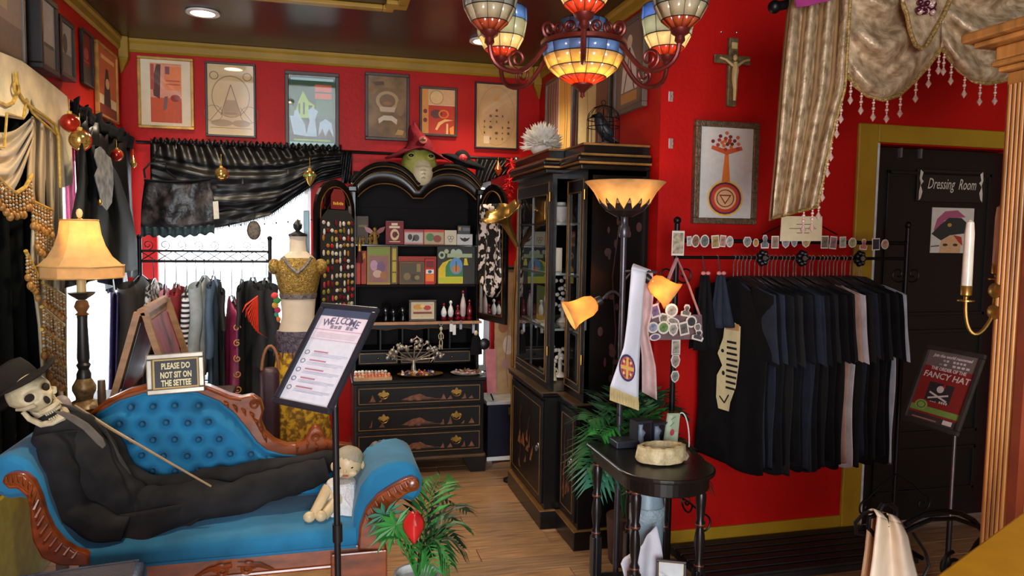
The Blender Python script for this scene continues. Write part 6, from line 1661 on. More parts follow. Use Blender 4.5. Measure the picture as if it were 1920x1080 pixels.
build('hanger_hook', MB().tube([atX(170, 272, -1.10), atX(170, 255, -1.14), atX(174, 240, -1.2)], .004, 6), STEEL, t)
def mag(u, v): return LW(118+20*u+6*v, 252+180*v, -1.245+.012*sin(u*14))
solo('pink_scarf', MB().grid(mag, 14, 12), mat_trans('magenta_chiffon', (206, 60, 130), .45, clear=.15), 'magenta and pale chiffon scarf beside the cream swag curtain', 'scarf', sol=.002, angle=180)
def pur(u, v): return atX(206+34*u-4*v, 548+200*v, -1.12+.02*sin(u*18))
solo('purple_drape', MB().grid(pur, 30, 10), mat('dark_purple_satin', (50, 38, 92), .45, var=.2), 'dark purple satin drape below the black gown', 'drape', sol=.004, angle=180)
# baubles
def bauble(px, py, r_, m1, m2, label, x=None, y=None, kind='ball', top=None):
    c = atX(px, py, x) if x is not None else atY(px, py, y)
    t = thing('bauble', label, 'ornament', c-V((0, 0, r_)), group='hanging baubles')
    if kind == 'ball':
        build('ball', MB().sph(c, r_, 18, 12), m1, t)
        for k in range(6):
            a = pi*k/6
            build('stripe', MB().tube([c+V((cos(a)*sin(b)*r_, sin(a)*sin(b)*r_, cos(b)*r_)) for b in [pi*(.06+.88*i/10) for i in range(11)]], r_*.09, 5), m2, t)
    elif kind == 'heart':
        build('heart', MB().lathe([(.0005, -r_*1.5), (r_*.4, -r_), (r_*.9, -.1*r_), (r_, .3*r_), (r_*.7, .8*r_), (.0005, r_*.9)], c, 14, squash=.7), m1, t)
        build('band', MB().lathe([(r_*.95, -.05*r_), (r_*1.04, .1*r_), (r_*1.0, .3*r_)], c, 14, squash=.72), m2, t)
    else:
        build('drop', MB().lathe([(.0005, -r_*1.6), (r_*.7, -r_*.9), (r_, 0), (r_*.5, r_), (r_*.2, r_*1.8), (.0005, r_*2.3)], c, 12), m1, t)
    tz_ = c.z+(top or r_*2.6)
    build('cap', MB().cyl(c+V((0, 0, r_*.85)), c+V((0, 0, r_*1.25)), r_*.25, n=8), CORD, t)
    build('thread', MB().tube([c+V((0, 0, r_*1.2)), V((c.x, c.y, tz_))], .0015, 4), CORD, t)
GLD = mat('mercury_gold_glass', (214, 176, 96), .15, .8, var=.2, scale=20); RDG = mat('mercury_red_glass', (190, 52, 34), .18, .5, var=.25, scale=25)
bauble(131, 230, .042, RDG, GLD, 'red and gold glass bauble half hidden by the cream swag curtain', x=-1.14)
bauble(150, 263, .048, GLD, RDG, 'large gold glass bauble with red stripes on the left wall curtain', x=-1.10)
bauble(219, 291, .033, RDG, GLD, 'small red glass bauble hung on the black left wall curtain', x=-1.12)
bauble(250, 306, .022, GLD, GLD, 'gold drop ornament hanging in the left rear corner', y=5.2, kind='drop', top=.09)
bauble(415, 326, .042, GLD, RDG, 'gold and red striped bauble hung on the rear window swag', y=5.28, top=.13)
bauble(581, 331, .045, GLD, mat('mercury_green', (160, 170, 90), .2, .6), 'gold heart-shaped ornament hung near the secretary', y=5.25, kind='heart', top=.13)
bauble(934, 318, .030, mat('copper_glass', (196, 96, 50), .2, .5), GLD, 'copper drop ornament hung right of the secretary', y=5.31, kind='drop', top=.09)
bauble(187, 380, .012, BRASS, BRASS, 'tiny brass pendant hanging on the black gown', x=-1.062, kind='drop', top=.10)

# ================================================================ CONSOLE, TABLE LAMP, A-FRAME CASE
CZ = .795
t = thing('console_table', 'narrow dark console table behind the settee', 'table', (-.80, 3.72, 0))
build('top', MB().bb((-1.12, 3.42, CZ-.03), (-.44, 4.05, CZ-.001)), FW_BRN, t, smooth=False, bev=.005)
for x, y in ((-1.09, 3.45), (-.47, 3.45), (-1.09, 4.02), (-.47, 4.02)):
    build('leg', MB().bb((x-.02, y-.02, .001), (x+.02, y+.02, CZ-.03)), FW_BRN, t, smooth=False, bev=.003)
lx, ly = -1.035, 3.62
t = thing('table_lamp', 'table lamp with flared golden fabric shade and dark candlestick base', 'lamp', (lx, ly, CZ))
SHADE = mat_trans('golden_fabric_shade', (236, 200, 140), .42, var=.06, scale=30, gloss=0)
R8 = Matrix.Rotation(rad(22.5+10), 4, 'Z')
zb = 1.385
pr = [(.075, .255), (.079, .24), (.086, .19), (.102, .14), (.130, .09), (.168, .055), (.180, .05), (.180, .0)]
build('shade', MB().lathe(pr[::-1], (lx, ly, zb), 8, R8), SHADE, t, smooth=False, sol=.003)
for q, r_ in ((zb+.052, .181), (zb+.002, .181), (zb+.253, .077)):
    build('shade_trim', MB().tube([V((lx, ly, q))+(R8 @ V((r_*cos(2*pi*k/8), r_*sin(2*pi*k/8), 0))) for k in range(8)], .0035, 5, closed=True), mat('shade_braid', (196, 150, 84), .6), t)
# make lathe caps open: the shade is a tube, its inside lit by the bulb
build('finial', MB().lathe([(.004, 0), (.010, .006), (.014, .022), (.010, .036), (.0005, .042)], (lx, ly, zb+.262), 12), mat('ivory_finial', (222, 196, 140), .4), t)
build('harp', MB().tube([(lx-.045, ly, zb+.01), (lx-.055, ly, zb+.12), (lx-.02, ly, zb+.25), (lx, ly, zb+.262), (lx+.02, ly, zb+.25), (lx+.055, ly, zb+.12), (lx+.045, ly, zb+.01)], .003, 5), BRASS, t)
build('candle_tube', MB().cyl((lx, ly, zb-.065), (lx, ly, zb+.05), .019), mat('ivory_candle', (206, 180, 120), .5), t)
BWD = mat('black_gold_painted_wood', (36, 32, 28), .4, col2=(112, 84, 40), scale=14, contrast=(.34, .42))
build('column', MB().lathe([(.030, CZ+.14), (.030, CZ+.16), (.022, CZ+.18), (.030, CZ+.20), (.022, CZ+.21), (.026, CZ+.23), (.02, CZ+.40), (.022, CZ+.42)], (lx, ly, 0), 16), BWD, t)
build('gilt_knop', MB().lathe([(.018, CZ+.42), (.03, CZ+.425), (.018, CZ+.435), (.032, CZ+.46), (.024, CZ+.485), (.018, CZ+.49)], (lx, ly, 0), 16), mat('gilt_brown', (140, 92, 50), .4, .3), t)
build('drip_pan', MB().lathe([(.018, zb-.098), (.05, zb-.075), (.056, zb-.066), (.02, zb-.066)], (lx, ly, 0), 18), BWD, t)
build('base', MB().lathe([(.075, 0), (.078, .012), (.06, .03), (.034, .045), (.036, .06), (.048, .085), (.048, .105), (.03, .14)], (lx, ly, CZ), 24), mat('gilt_fluted', (150, 120, 76), .4, .3, var=.3, scale=60), t)
lamp('table_lamp_bulb', 'POINT', (0, 0, zb-CZ+.18), 1.5, (1, .84, .62), parent=t, shadow_soft_size=.03)
build('bulb', MB().sph((lx, ly, zb+.11), (.028, .028, .04), 12, 8), BULB, t)
gb = atY(190, 706, 3.55)
t = thing('glass_bulb_ornament', 'clear glass bulb ornament on small brown stand beside the table lamp', 'ornament', (gb.x, 3.55, CZ))
build('globe', MB().sph((gb.x, 3.55, gb.z+.02), .036, 18, 12), mat_glass('globe_glass', gloss=.12), t)
build('stand', MB().lathe([(.026, 0), (.026, .01), (.014, .02), (.018, .045), (.016, gb.z-.016-CZ)], (gb.x, 3.55, CZ), 14), mat('brown_stand', (96, 70, 46), .5), t)
t = thing('shell_ornament', 'pale pink and gold ornament at the foot of the table lamp', 'ornament', (-1.09, 3.5, CZ))
build('shell', MB().sph((-1.09, 3.5, CZ+.045), (.04, .03, .045), 14, 10), mat('pale_pink_ceramic', (196, 176, 170), .4), t)
build('foot', MB().lathe([(.03, 0), (.03, .01), (.015, .015)], (-1.09, 3.5, CZ), 12), BRASS, t)
# A-frame case
OAKL = mat('tan_oak', (150, 106, 62), .5, var=.2, scale=8, stretch=(1, 1, 4))
P0 = atY(263, 588, 3.62); P1 = atZ(307, 561, P0.z)
L0 = atY(212, 730, 3.60); L0.z = CZ+.002; R0 = atY(322, 720, 3.62); R0.z = CZ+.002
dv = (P1-P0)
t = thing('aframe_case', 'tent-shaped tan wooden display case with picture sides behind the settee', 'display case', ((L0+R0)/2))
for a in (L0, R0):
    for off, nm in ((V((0, 0, 0)), 'front_leg'), (dv, 'rear_leg')):
        d_ = (P0-a).normalized(); s_ = V((0, 1, 0))*.03; k_ = d_.cross(V((0, 1, 0))).normalized()*.028*(1 if a is L0 else -1)
        build(nm, MB().slab([a+off, P0+off, P0+off+k_, a+off+k_], s_), OAKL, t, smooth=False)
build('ridge', MB().slab([P0+V((-.02, 0, -.01)), P0+V((.02, 0, -.01)), P0+V((.012, 0, .018)), P0+V((-.012, 0, .018))], dv+V((0, .03, 0))), OAKL, t, smooth=False)
nr = (R0-P0).cross(dv).normalized()
for a, m_ in ((R0, mat('dark_floral_panel', (66, 68, 84), .35, col2=(150, 90, 110), scale=9, contrast=(.45, .7))), (L0, mat('dark_window_panel', (40, 60, 72), .3, col2=(120, 160, 180), scale=5))):
    q = [P0+dv*.12+(a-P0)*.12, P0+dv*.95+(a-P0)*.12, P0+dv*.95+(a-P0)*.92, P0+dv*.12+(a-P0)*.92]
    build('picture_panel', MB().slab(q, V((0, 0, -.006))), m_, t, smooth=False)
    build('panel_rail', MB().slab([P0+dv*.0+(a-P0)*.03, P0+dv+(a-P0)*.03, P0+dv+(a-P0)*.13, P0+(a-P0)*.13], V((.0, 0, .008))), OAKL, t, smooth=False)
    build('panel_rail', MB().slab([P0+dv*.0+(a-P0)*.90, P0+dv+(a-P0)*.90, P0+dv+(a-P0)*.99, P0+(a-P0)*.99], V((.0, 0, .008))), OAKL, t, smooth=False)

# ================================================================ REAR WINDOW: SHEER, SWAG, SKIRT
SHEER = mat_trans('white_sheer', (236, 240, 240), .6, var=.06, scale=14, gloss=0, clear=.35)
def sh(u, v): return V((-1.08+.98*u, 5.425+.012*sin(u*60), 2.05-1.45*v))
solo('sheer_curtain', MB().grid(sh, 90, 4), SHEER, 'white sheer curtain in the rear window', 'curtain', angle=180)
def sh2(u, v): return V((-1.25+.012*sin(u*60), 3.95+1.2*u, 1.95-1.35*v))
solo('sheer_curtain', MB().grid(sh2, 90, 4), SHEER, 'white sheer curtain in the left wall window', 'curtain', angle=180)
t = thing('black_satin_swag', 'black satin swag valance with teal fringe over the rear window', 'curtain', (-.5, 5.37, 1.6))
TOP = [(282, 268), (640, 283)]; BOT = [(282, 392), (330, 412), (400, 432), (450, 425), (500, 416), (545, 404), (572, 372), (592, 342), (640, 332)]
def bsw(u, v):
    a, b = interp(TOP, u), interp(BOT, u)
    x = 282+358*u + 26*sin(pi*v)*sin(pi*u)
    y = a[1]+(b[1]-a[1])*v
    s_ = v-.55*u+.5*u*u
    fo = sin(s_*24+1.3*sin(u*5))*.6+.5*sin(s_*41+2+2*sin(u*3))+.35*sin(u*38+v*6)
    return atY(x, y, 5.36-.02*fo*min(1, v*4)-.018*sin(u*90)*(1-min(1, v*3))-.045*sin(pi*v))
build('drape', MB().grid(bsw, 110, 44), SATIN, t, sol=.003, angle=180)
def hd_(u, v): return atY(282+358*u, 268+15*u-9*v+3*v*sin(u*200), 5.35+.012*sin(u*170))
build('ruffle_header', MB().grid(hd_, 180, 3), SATIN, t, sol=.002, angle=180)
TEAL = mat('teal_black_lace', (40, 62, 66), .7, var=.3, scale=60)
mb = MB()
for k in range(110):
    p_ = bsw(k/110*.86, 1); mb.tube([p_, p_+V((.002*sin(k), -.002, -.03-.008*sin(k*1.7)))], [.004, .001], 4)
build('fringe', mb, TEAL, t, kind='stuff')
build('rod', MB().tube([atY(255, 266, 5.40), atY(966, 299, 5.40)], .011, 8), IRON, t)
build('finial', MB().sph(atY(968, 299, 5.40), .022, 10, 8), STEEL, t)
for k, (px, py) in enumerate(((455, 340), (330, 275), (540, 322))):
    p_ = atY(px, py, 5.27)
    build('sequin_drop', MB().lathe([(.0005, -.02), (.006, -.012), (.0005, .02)], p_, 8), STEEL, t)
def bs2(u, v): return atY(892+76*u-18*v*u, 297+3*u+(52-26*u)*v, 5.36-.02*sin(u*26+v*5)-.03*v)
solo('black_satin_valance', MB().grid(bs2, 40, 14), SATIN, 'short black satin valance right of the secretary top', 'curtain', sol=.003, angle=180)
def bs3(u, v): return atY(640+20*u, 284+60*v, 5.36-.02*sin(u*14+v*5))
solo('black_satin_valance', MB().grid(bs3, 16, 8), SATIN, 'narrow gathered black satin at the left shoulder of the secretary', 'curtain', sol=.003, angle=180)
# skirt on a hanger
SKF = mat('mottled_black_satin', (84, 76, 74), .42, col2=(14, 12, 13), scale=13, contrast=(.46, .74), detail=5, bump=.8, bscale=22)
SL = [(272, 338), (266, 380), (264, 424)]; SR = [(394, 336), (402, 376), (402, 420)]
t = thing('black_skirt', 'shiny black brocade skirt with price tag hung in the rear window', 'skirt', atY(335, 425, 5.12))
def skt(u, v):
    a, b = interp(SL, v), interp(SR, v); return atY(a[0]+(b[0]-a[0])*u, a[1]+(b[1]-a[1])*u+4*sin(pi*u), 5.12-.05*sin(pi*u)-.006*sin(u*18+v*2)-.006*sin(u*9+v*8))
build('skirt_body', MB().grid(skt, 36, 14), SKF, t, sol=.006, angle=180)
build('waistband', MB().tube([skt(k/12, 0)+V((0, -.006, 0)) for k in range(13)], .009, 6), BLKCLOTH, t)
def hem(u, v): return skt(u, 1)+V((0, .01*sin(u*60), -.06*v-.008*sin(u*45)*v))
build('lace_hem', MB().grid(hem, 60, 5), TEAL, t, sol=.002, angle=180)
build('hanger', MB().tube([atY(272, 334, 5.14), atY(270, 318, 5.14), atY(282, 306, 5.14), atY(310, 306, 5.14), atY(312, 320, 5.16), atY(330, 334, 5.14)], .006, 7), IRON, t)
build('hanger_hook', MB().tube([atY(290, 306, 5.14), atY(292, 285, 5.2), atY(300, 270, 5.36)], .004, 6), IRON, t)
tg = [atY(*p, 5.05) for p in ((399, 378), (409, 377), (411, 410), (401, 411))]
build('price_tag', MB().slab(tg[::-1], (0, .003, 0)), flat((206, 200, 180)), t, smooth=False)
p_ = atY(476, 432, 5.3)
t = thing('hanging_medallion', 'oval brown ornamental medallion hanging in the rear window', 'ornament', p_-V((0, 0, .06)))
build('medallion', MB().sph(p_, (.042, .008, .062), 18, 10), mat('bronze_lace', (104, 88, 66), .5, col2=(40, 34, 28), scale=60), t)
build('rim', MB().tube([p_+V((.042*cos(a), 0, .062*sin(a))) for a in [2*pi*k/24 for k in range(24)]], .004, 6, closed=True), mat('dark_bronze', (44, 36, 30), .4, .5), t)
build('chain', MB().tube([p_+V((0, 0, .062)), p_+V((0, .05, .16))], .002, 5), IRON, t)
for k in range(7):
    p_ = atY(430+22*k if k < 2 else 452+22*k, 424-2*k, 5.33)
    t = thing('bead_drop', 'tiny black bead drop hanging below the satin swag, %s from the left' % ('first', 'second', 'third', 'fourth', 'fifth', 'sixth', 'seventh')[k], 'bead drop', p_, group='bead drops under the swag')
    build('thread', MB().tube([p_, p_+V((0, .0, .05))], .0012, 4), IRON, t)
    build('bead', MB().sph(p_, .007, 8, 6), BLACKM, t)
# ================================================================ CLOTHES
def garment_mb(hw, top, bot, th, slv=.42, seed=0, flare=1.0, sr=.055):
    """local: hook at the origin, cloth in the y-z plane, thickness along x"""
    r_ = random.Random(seed); p1, p2 = r_.uniform(0, 6), r_.uniform(0, 6)
    mb = MB()
    def bd(u, v):
        a = 2*pi*u
        b = hw*(.28+.72*min(1, v/.07)**.6)*(1+(flare-1)*v) if v < .07 else hw*(1+(flare-1)*v)
        t_ = th*(.35+.65*min(1, v*4))*(1+.25*sin(v*5+p1))*(1+.1*flare*v)
        z = top-(top-bot)*v - (.05*abs(cos(a))**1.5 if v < .07 else .05)*1.0 + .012*sin(3*a+p2)*(v > .9)
        yy = b*cos(a)*(1+.03*sin(v*9+p2))
        xx = t_*sin(a) + .35*th*sin(yy*38+p1+v*2)*min(1, v*3)
        return V((xx, yy, z))
    mb.grid(bd, 30, 22, cu=True)
    n_ = 30
    mb.f.append(tuple(len(mb.v)-22*30+k*22+21 for k in range(30))); mb.m.append(0)
    if slv:
        for s_ in (-1, 1):
            def sl(u, v):
                a = 2*pi*u
                c = V((0, s_*(hw*.86+.05*v), top-.05-slv*v)); rr = sr*(1-.15*v)
                return c+V((th*1.0*sin(a)+.2*th*sin(v*7+p1), rr*cos(a), .02*cos(a)*s_*-1))
            mb.grid(sl, 14, 9, cu=True)
    return mb
def hanger_mb(hw, top):
    mb = MB()
    mb.tube([(0, 0, top-.0), (0, 0, -.02), (0, -.010, -.006), (0, -.012, .006), (0, 0, .014), (0, .013, .006), (0, .014, -.004)], .0024, 5)
    return mb
def bar_mb(hw, top):
    return MB().tube([(0, -hw*.8, top-.055), (0, -.03, top-.006), (0, .03, top-.006), (0, hw*.8, top-.055)], .006, 6)
HOOK = mat('chrome_hook', (206, 206, 206), .15, .9, var=.03)
# ---------------------------------------------------------------- rear garment rack
RY = 4.70; RZ = atY(380, 490, RY).z; RZ2 = atY(380, 471, RY).z
rxa, rxb = atY(262, 480, RY).x, atY(506, 480, RY).x
t = thing('garment_rack', 'black iron garment rack with latticed double rail in front of the rear window', 'garment rack', ((rxa+rxb)/2, RY, 0))
build('hanging_rail', MB().cyl((rxa, RY, RZ), (rxb, RY, RZ), .008, n=10), IRON, t)
build('top_rail', MB().cyl((rxa, RY, RZ2), (rxb, RY, RZ2), .007, n=10), IRON, t)
for k in range(8):
    x = rxa+(rxb-rxa)*k/8; w_ = (rxb-rxa)/8
    build('lattice', MB().tube([(x, RY, RZ), (x+w_, RY, RZ2)], .0025, 4).tube([(x, RY, RZ2), (x+w_, RY, RZ)], .0025, 4), IRON, t)
    build('scroll', MB().tube(spiral((x+w_/2, RY, RZ2+.035), (1, 0, 0), (0, 0, 1), .03, .008, 1.3, a0=-pi/2, n=18), .0022, 4), IRON, t)
for x in (rxa, rxb):
    build('post', MB().cyl((x, RY, .02), (x, RY, RZ2+.07), .012, n=10), IRON, t)
    build('post_cap', MB().sph((x, RY, RZ2+.08), .016, 8, 6), IRON, t)
    build('foot', MB().tube([(x, RY-.22, .012), (x, RY, .03), (x, RY+.22, .012)], .011, 7), IRON, t)
def C(name, col, **k): return mat(name, col, k.pop('rough', .8), **k)
STRIPE = bpy.data.materials.new('black_white_stripe'); STRIPE.use_nodes = True
_n, _l = STRIPE.node_tree.nodes, STRIPE.node_tree.links
_tc = _n.new('ShaderNodeTexCoord'); _w = _n.new('ShaderNodeTexWave'); _w.bands_direction = 'Z'; _w.inputs['Scale'].default_value = 11; _w.inputs['Distortion'].default_value = .3
_r = _n.new('ShaderNodeValToRGB'); _r.color_ramp.interpolation = 'CONSTANT'; _r.color_ramp.elements[0].color = (.02, .02, .025, 1); _r.color_ramp.elements[1].position = .5; _r.color_ramp.elements[1].color = (.75, .72, .7, 1)
_l.new(_tc.outputs['Object'], _w.inputs['Vector']); _l.new(_w.outputs['Fac'], _r.inputs[0]); _l.new(_r.outputs[0], _n['Principled BSDF'].inputs['Base Color']); _n['Principled BSDF'].inputs['Roughness'].default_value = .85
GARM = [
    (262, .045, -.08, -.75, .19, C('brown_black_coat', (38, 32, 28)), 'brown-black coat at the left end of the rear garment rack', 'coat', .5, -10),
    (288, .018, -.10, -.45, .17, C('bw_print', (170, 168, 166), col2=(30, 30, 34), scale=40, contrast=(.45, .55)), 'black and white printed blouse on the rear garment rack', 'blouse', .2, 0),
    (309, .024, -.13, -.60, .17, C('dusty_pink', (196, 130, 150)), 'dusty pink top on the rear garment rack', 'top', .25, 8),
    (330, .032, -.12, -.70, .18, C('deep_red_cotton', (128, 22, 30)), 'deep red dress on the rear garment rack', 'dress', .3, 5),
    (350, .026, -.14, -.75, .19, STRIPE, 'black and white striped sweater on the rear garment rack', 'sweater', .45, 6),
    (367, .016, -.12, -.80, .18, C('navy_cotton', (52, 56, 110)), 'navy blue dress on the rear garment rack', 'dress', 0, 0),
    (383, .034, -.08, -.60, .19, C('pale_grey_linen', (150, 158, 160)), 'pale grey linen jacket on the rear garment rack', 'jacket', .4, -8),
    (400, .022, -.08, -.85, .18, C('faded_denim', (74, 96, 120)), 'long faded denim coat on the rear garment rack', 'coat', .4, 0),
    (413, .016, -.12, -.70, .17, C('black_lace', (28, 26, 28)), 'black lace dress on the rear garment rack', 'dress', .2, 10),
    (434, .040, -.20, -.85, .18, C('magenta_sateen', (134, 36, 76), rough=.45), 'magenta satin gown with gold embroidery on the rear garment rack', 'gown', 0, 14),
    (453, .014, -.10, -.75, .17, C('charcoal_jersey', (34, 34, 36)), 'charcoal jersey dress on the rear garment rack', 'dress', .2, 0),
    (474, .036, -.09, -.78, .20, C('black_jersey', (24, 24, 26)), 'black robe with orange feather fan on the rear garment rack', 'robe', .45, 16),
    (516, .040, -.09, -.75, .20, C('black_velvet_jacket', (22, 24, 26)), 'black velvet jacket with bright embroidered sleeve at right end of the rack', 'jacket', .35, 12)]
for k, (px, th, top, bot, hw, m, label, cat, slv, rot) in enumerate(GARM):
    x = atY(px, 495, RY).x
    if px == 516: x = rxb-.02
    t = thing(cat if cat in ('coat', 'dress', 'jacket', 'gown', 'robe', 'sweater', 'blouse') else 'knit_top', label, cat, M=Matrix.Translation((x, RY, RZ)) @ Matrix.Rotation(rad(rot), 4, 'Z'), group='clothes on the rear garment rack')
    build('cloth', garment_mb(hw, top, bot, th, slv, k, 1.1), m, t, world=False, angle=180)
    build('hanger_hook', hanger_mb(hw, top), IRON, t, world=False)
    build('hanger_bar', bar_mb(hw, top), BLACKM, t, world=False)
    if px == 474:
        for j in range(9):
            a = rad(-75+j*9)
            build('feather', MB().tube([(-.02, -hw-.03, top-.10), (-.02+.07*sin(a), -hw-.045, top-.12-.11*cos(a)-.01*j), (-.02+.09*sin(a)+.012*j, -hw-.035, top-.16-.12*cos(a)-.012*j)], [.006, .012, .003], 6, flat=.4), mat('orange_feather', (206, 56, 30), .6), t, world=False)
    if px == 516:
        for j, c_ in enumerate(((206, 60, 60), (60, 150, 70), (214, 160, 50), (190, 50, 90), (60, 160, 120), (220, 110, 50))):
            build('embroidery', MB().sph((.012+.012*(j % 2), -hw-.03, top-.10-.028*j), (.022, .012, .020), 8, 6), mat('embroidery_%d' % j, c_, .7), t, world=False)
    if px == 434:
        for j in range(5):
            build('gold_embroidery', MB().tube(spiral((.0, -hw*1.02-.004*j, top-.18-.09*j), (1, 0, 0), (0, 0, 1), .022, .006, 1.2, a0=j, n=14), .004, 5), mat('gold_thread', (196, 140, 80), .5), t, world=False)

# ---------------------------------------------------------------- mannequin
mx, my = -.135, 4.30
t = thing('mannequin', 'headless cream dress form in gold sequin top and yellow patterned skirt', 'mannequin', (mx, my, 0))
FORM = mat('cream_dress_form', (206, 190, 166), .6, var=.05)
build('torso', MB().lathe([(.085, .86), (.115, .95), (.112, 1.02), (.088, 1.13), (.098, 1.25), (.118, 1.36), (.112, 1.41), (.085, 1.46), (.048, 1.49), (.044, 1.55), (.048, 1.575)], (mx, my, 0), 26, squash=.72), FORM, t)
build('neck_cap', MB().lathe([(.05, 1.575), (.052, 1.585), (.03, 1.595), (.012, 1.605), (.024, 1.62), (.026, 1.64), (.012, 1.66), (.0005, 1.672)], (mx, my, 0), 20), BLACKM, t)
SEQ = mat('gold_sequins', (186, 152, 70), .35, .5, col2=(110, 84, 40), scale=80, bump=.9, bscale=150)
build('sequin_top', MB().lathe([(.094, 1.235), (.104, 1.27), (.124, 1.36), (.118, 1.41), (.092, 1.455)], (mx, my, 0), 26, squash=.76), SEQ, t)
build('top_hem', MB().lathe([(.097, 1.225), (.101, 1.235), (.104, 1.255)], (mx, my, 0), 26, squash=.76), mat('dark_beaded_band', (60, 50, 50), .4, col2=(140, 130, 120), scale=90), t)
for s_ in (-1, 1):
    build('cap_sleeve', MB().sph((mx+s_*.125, my-.01, 1.405), (.036, .045, .045), 12, 8), SEQ, t)
    build('neckline_trim', MB().tube([(mx+s_*.075, my-.075, 1.46), (mx+s_*.04, my-.096, 1.41), (mx, my-.1, 1.375)], .009, 6), mat('dark_beaded_band', (60, 50, 50)), t)
build('beaded_belt', MB().lathe([(.128, .93), (.13, .96), (.126, 1.02), (.118, 1.045)], (mx, my, 0), 28, squash=.76), mat('grey_violet_beads', (96, 84, 96), .45, col2=(46, 34, 48), scale=50, bump=.8, bscale=110), t)
for k in range(14):
    a = 2*pi*k/14
    build('belt_tassel', MB().tube([(mx+.13*cos(a), my+.1*sin(a), .935), (mx+.134*cos(a), my+.104*sin(a), .90)], [.006, .003], 5), mat('grey_violet_beads', (96, 84, 96)), t)
def skr(u, v):
    a = 2*pi*u; r_ = .118+.085*v+.012*v*sin(16*a)
    return V((mx+r_*cos(a), my+r_*sin(a)*.8, .94-.74*v))
build('skirt', MB().grid(skr, 96, 10, cu=True), mat('yellow_print_cotton', (206, 160, 30), .8, col2=(120, 84, 20), scale=34, contrast=(.42, .56)), t, angle=180)
build('stand', MB().cyl((mx, my, .02), (mx, my, .9), .014), IRON, t)
build('stand_base', MB().lathe([(.14, .001), (.14, .012), (.02, .03)], (mx, my, 0), 24), IRON, t)
px_ = atY(575, 500, 4.42)
t = thing('display_pole', 'slim dark teal upright pole between the mannequin and the pin board', 'pole', (px_.x, 4.42, 0))
build('pole', MB().bb((px_.x-.016, 4.405, .01), (px_.x+.016, 4.435, atY(575, 395, 4.42).z)), mat('dark_teal_metal', (40, 60, 64), .3, .4), t, smooth=False, bev=.003)
build('base_plate', MB().bb((px_.x-.05, 4.38, .001), (px_.x+.05, 4.46, .012)), IRON, t, smooth=False)
# shoulder bag by the mannequin
bp_ = atY(512, 720, 4.12)
t = thing('handbag', 'dark plum handbag with tan strap on the floor stand beside the mannequin', 'bag', (bp_.x-.02, 4.16, 0))
build('body', MB().bb((bp_.x-.07, 4.12, .42), (bp_.x+.03, 4.22, .86)), mat('plum_leather', (62, 34, 44), .5), t, bev=.03)
build('handle', MB().tube(bez((bp_.x-.06, 4.15, .85), (bp_.x-.05, 4.13, 1.02), (bp_.x+.02, 4.13, 1.04), (bp_.x+.03, 4.15, .85)), .008, 7), mat('tan_strap', (150, 96, 60), .5), t)
build('stool_base', MB().bb((bp_.x-.08, 4.10, .39), (bp_.x+.04, 4.24, .419)).bb((bp_.x-.03, 4.16, .001), (bp_.x-.01, 4.18, .39)).bb((bp_.x-.07, 4.11, .001), (bp_.x+.03, 4.23, .012)), BLACKM, t, smooth=False)

# ---------------------------------------------------------------- things in the right rear corner
t = thing('trunk', 'dark blue trunk with pale top edge in the right rear corner', 'trunk', (1.27, 5.12, 0))
build('body', MB().bb((1.12, 4.98, .001), (1.46, 5.26, .40)), mat('dark_navy_lacquer', (20, 24, 40), .3), t, smooth=False, bev=.006)
build('lid', MB().bb((1.11, 4.97, .402), (1.47, 5.27, .43)), mat('pale_grey_lid', (176, 176, 170), .4), t, smooth=False, bev=.006)
build('base_trim', MB().bb((1.115, 4.975, .002), (1.465, 4.98, .03)), WHITE, t, smooth=False)
build('lock', MB().bb((1.27, 4.972, .33), (1.31, 4.98, .38)), BRASS, t, smooth=False)
t = thing('painted_banner', 'tall beige painted panel with brown flowers standing on the corner trunk', 'panel', (1.30, 5.2, .43))
build('panel', MB().bb((1.215, 5.195, .432), (1.42, 5.21, 1.35)), mat('beige_scroll', (186, 150, 104), .7, var=.2, scale=7), t, smooth=False)
art(t, [('e', (150, 96, 60), .3, .55, .18, .05), ('e', (206, 190, 170), .5, .4, .2, .08), ('l', (140, 110, 90), .006, [(.5, .05), (.4, .3), (.5, .6), (.35, .9)]), ('e', (160, 120, 120), .4, .25, .12, .04)], (1.215, 5.195, .432), (.205, 0, 0), (0, 0, .9))
build('roller', MB().cyl((1.20, 5.2, 1.36), (1.435, 5.2, 1.36), .014), FW_BLK, t)
a_ = atY(912, 650, 5.0)
t = thing('pink_paddle', 'pink board with a black round knob leaning beside the secretary', 'board', (1.12, 4.93, .43))
build('board', MB().slab([atY(*p, 4.94) for p in ((909, 655), (930, 655), (930, 735), (914, 740))][::-1], (0, .012, 0)), mat('dusty_rose_paint', (190, 110, 112), .6), t, smooth=False)
build('knob', MB().sph(atY(908, 645, 4.925), (.04, .02, .04), 16, 10), BLACKM, t)
build('prop', MB().tube([atY(920, 738, 4.95), V((1.16, 4.985, .436))], .006, 6), BLACKM, t)

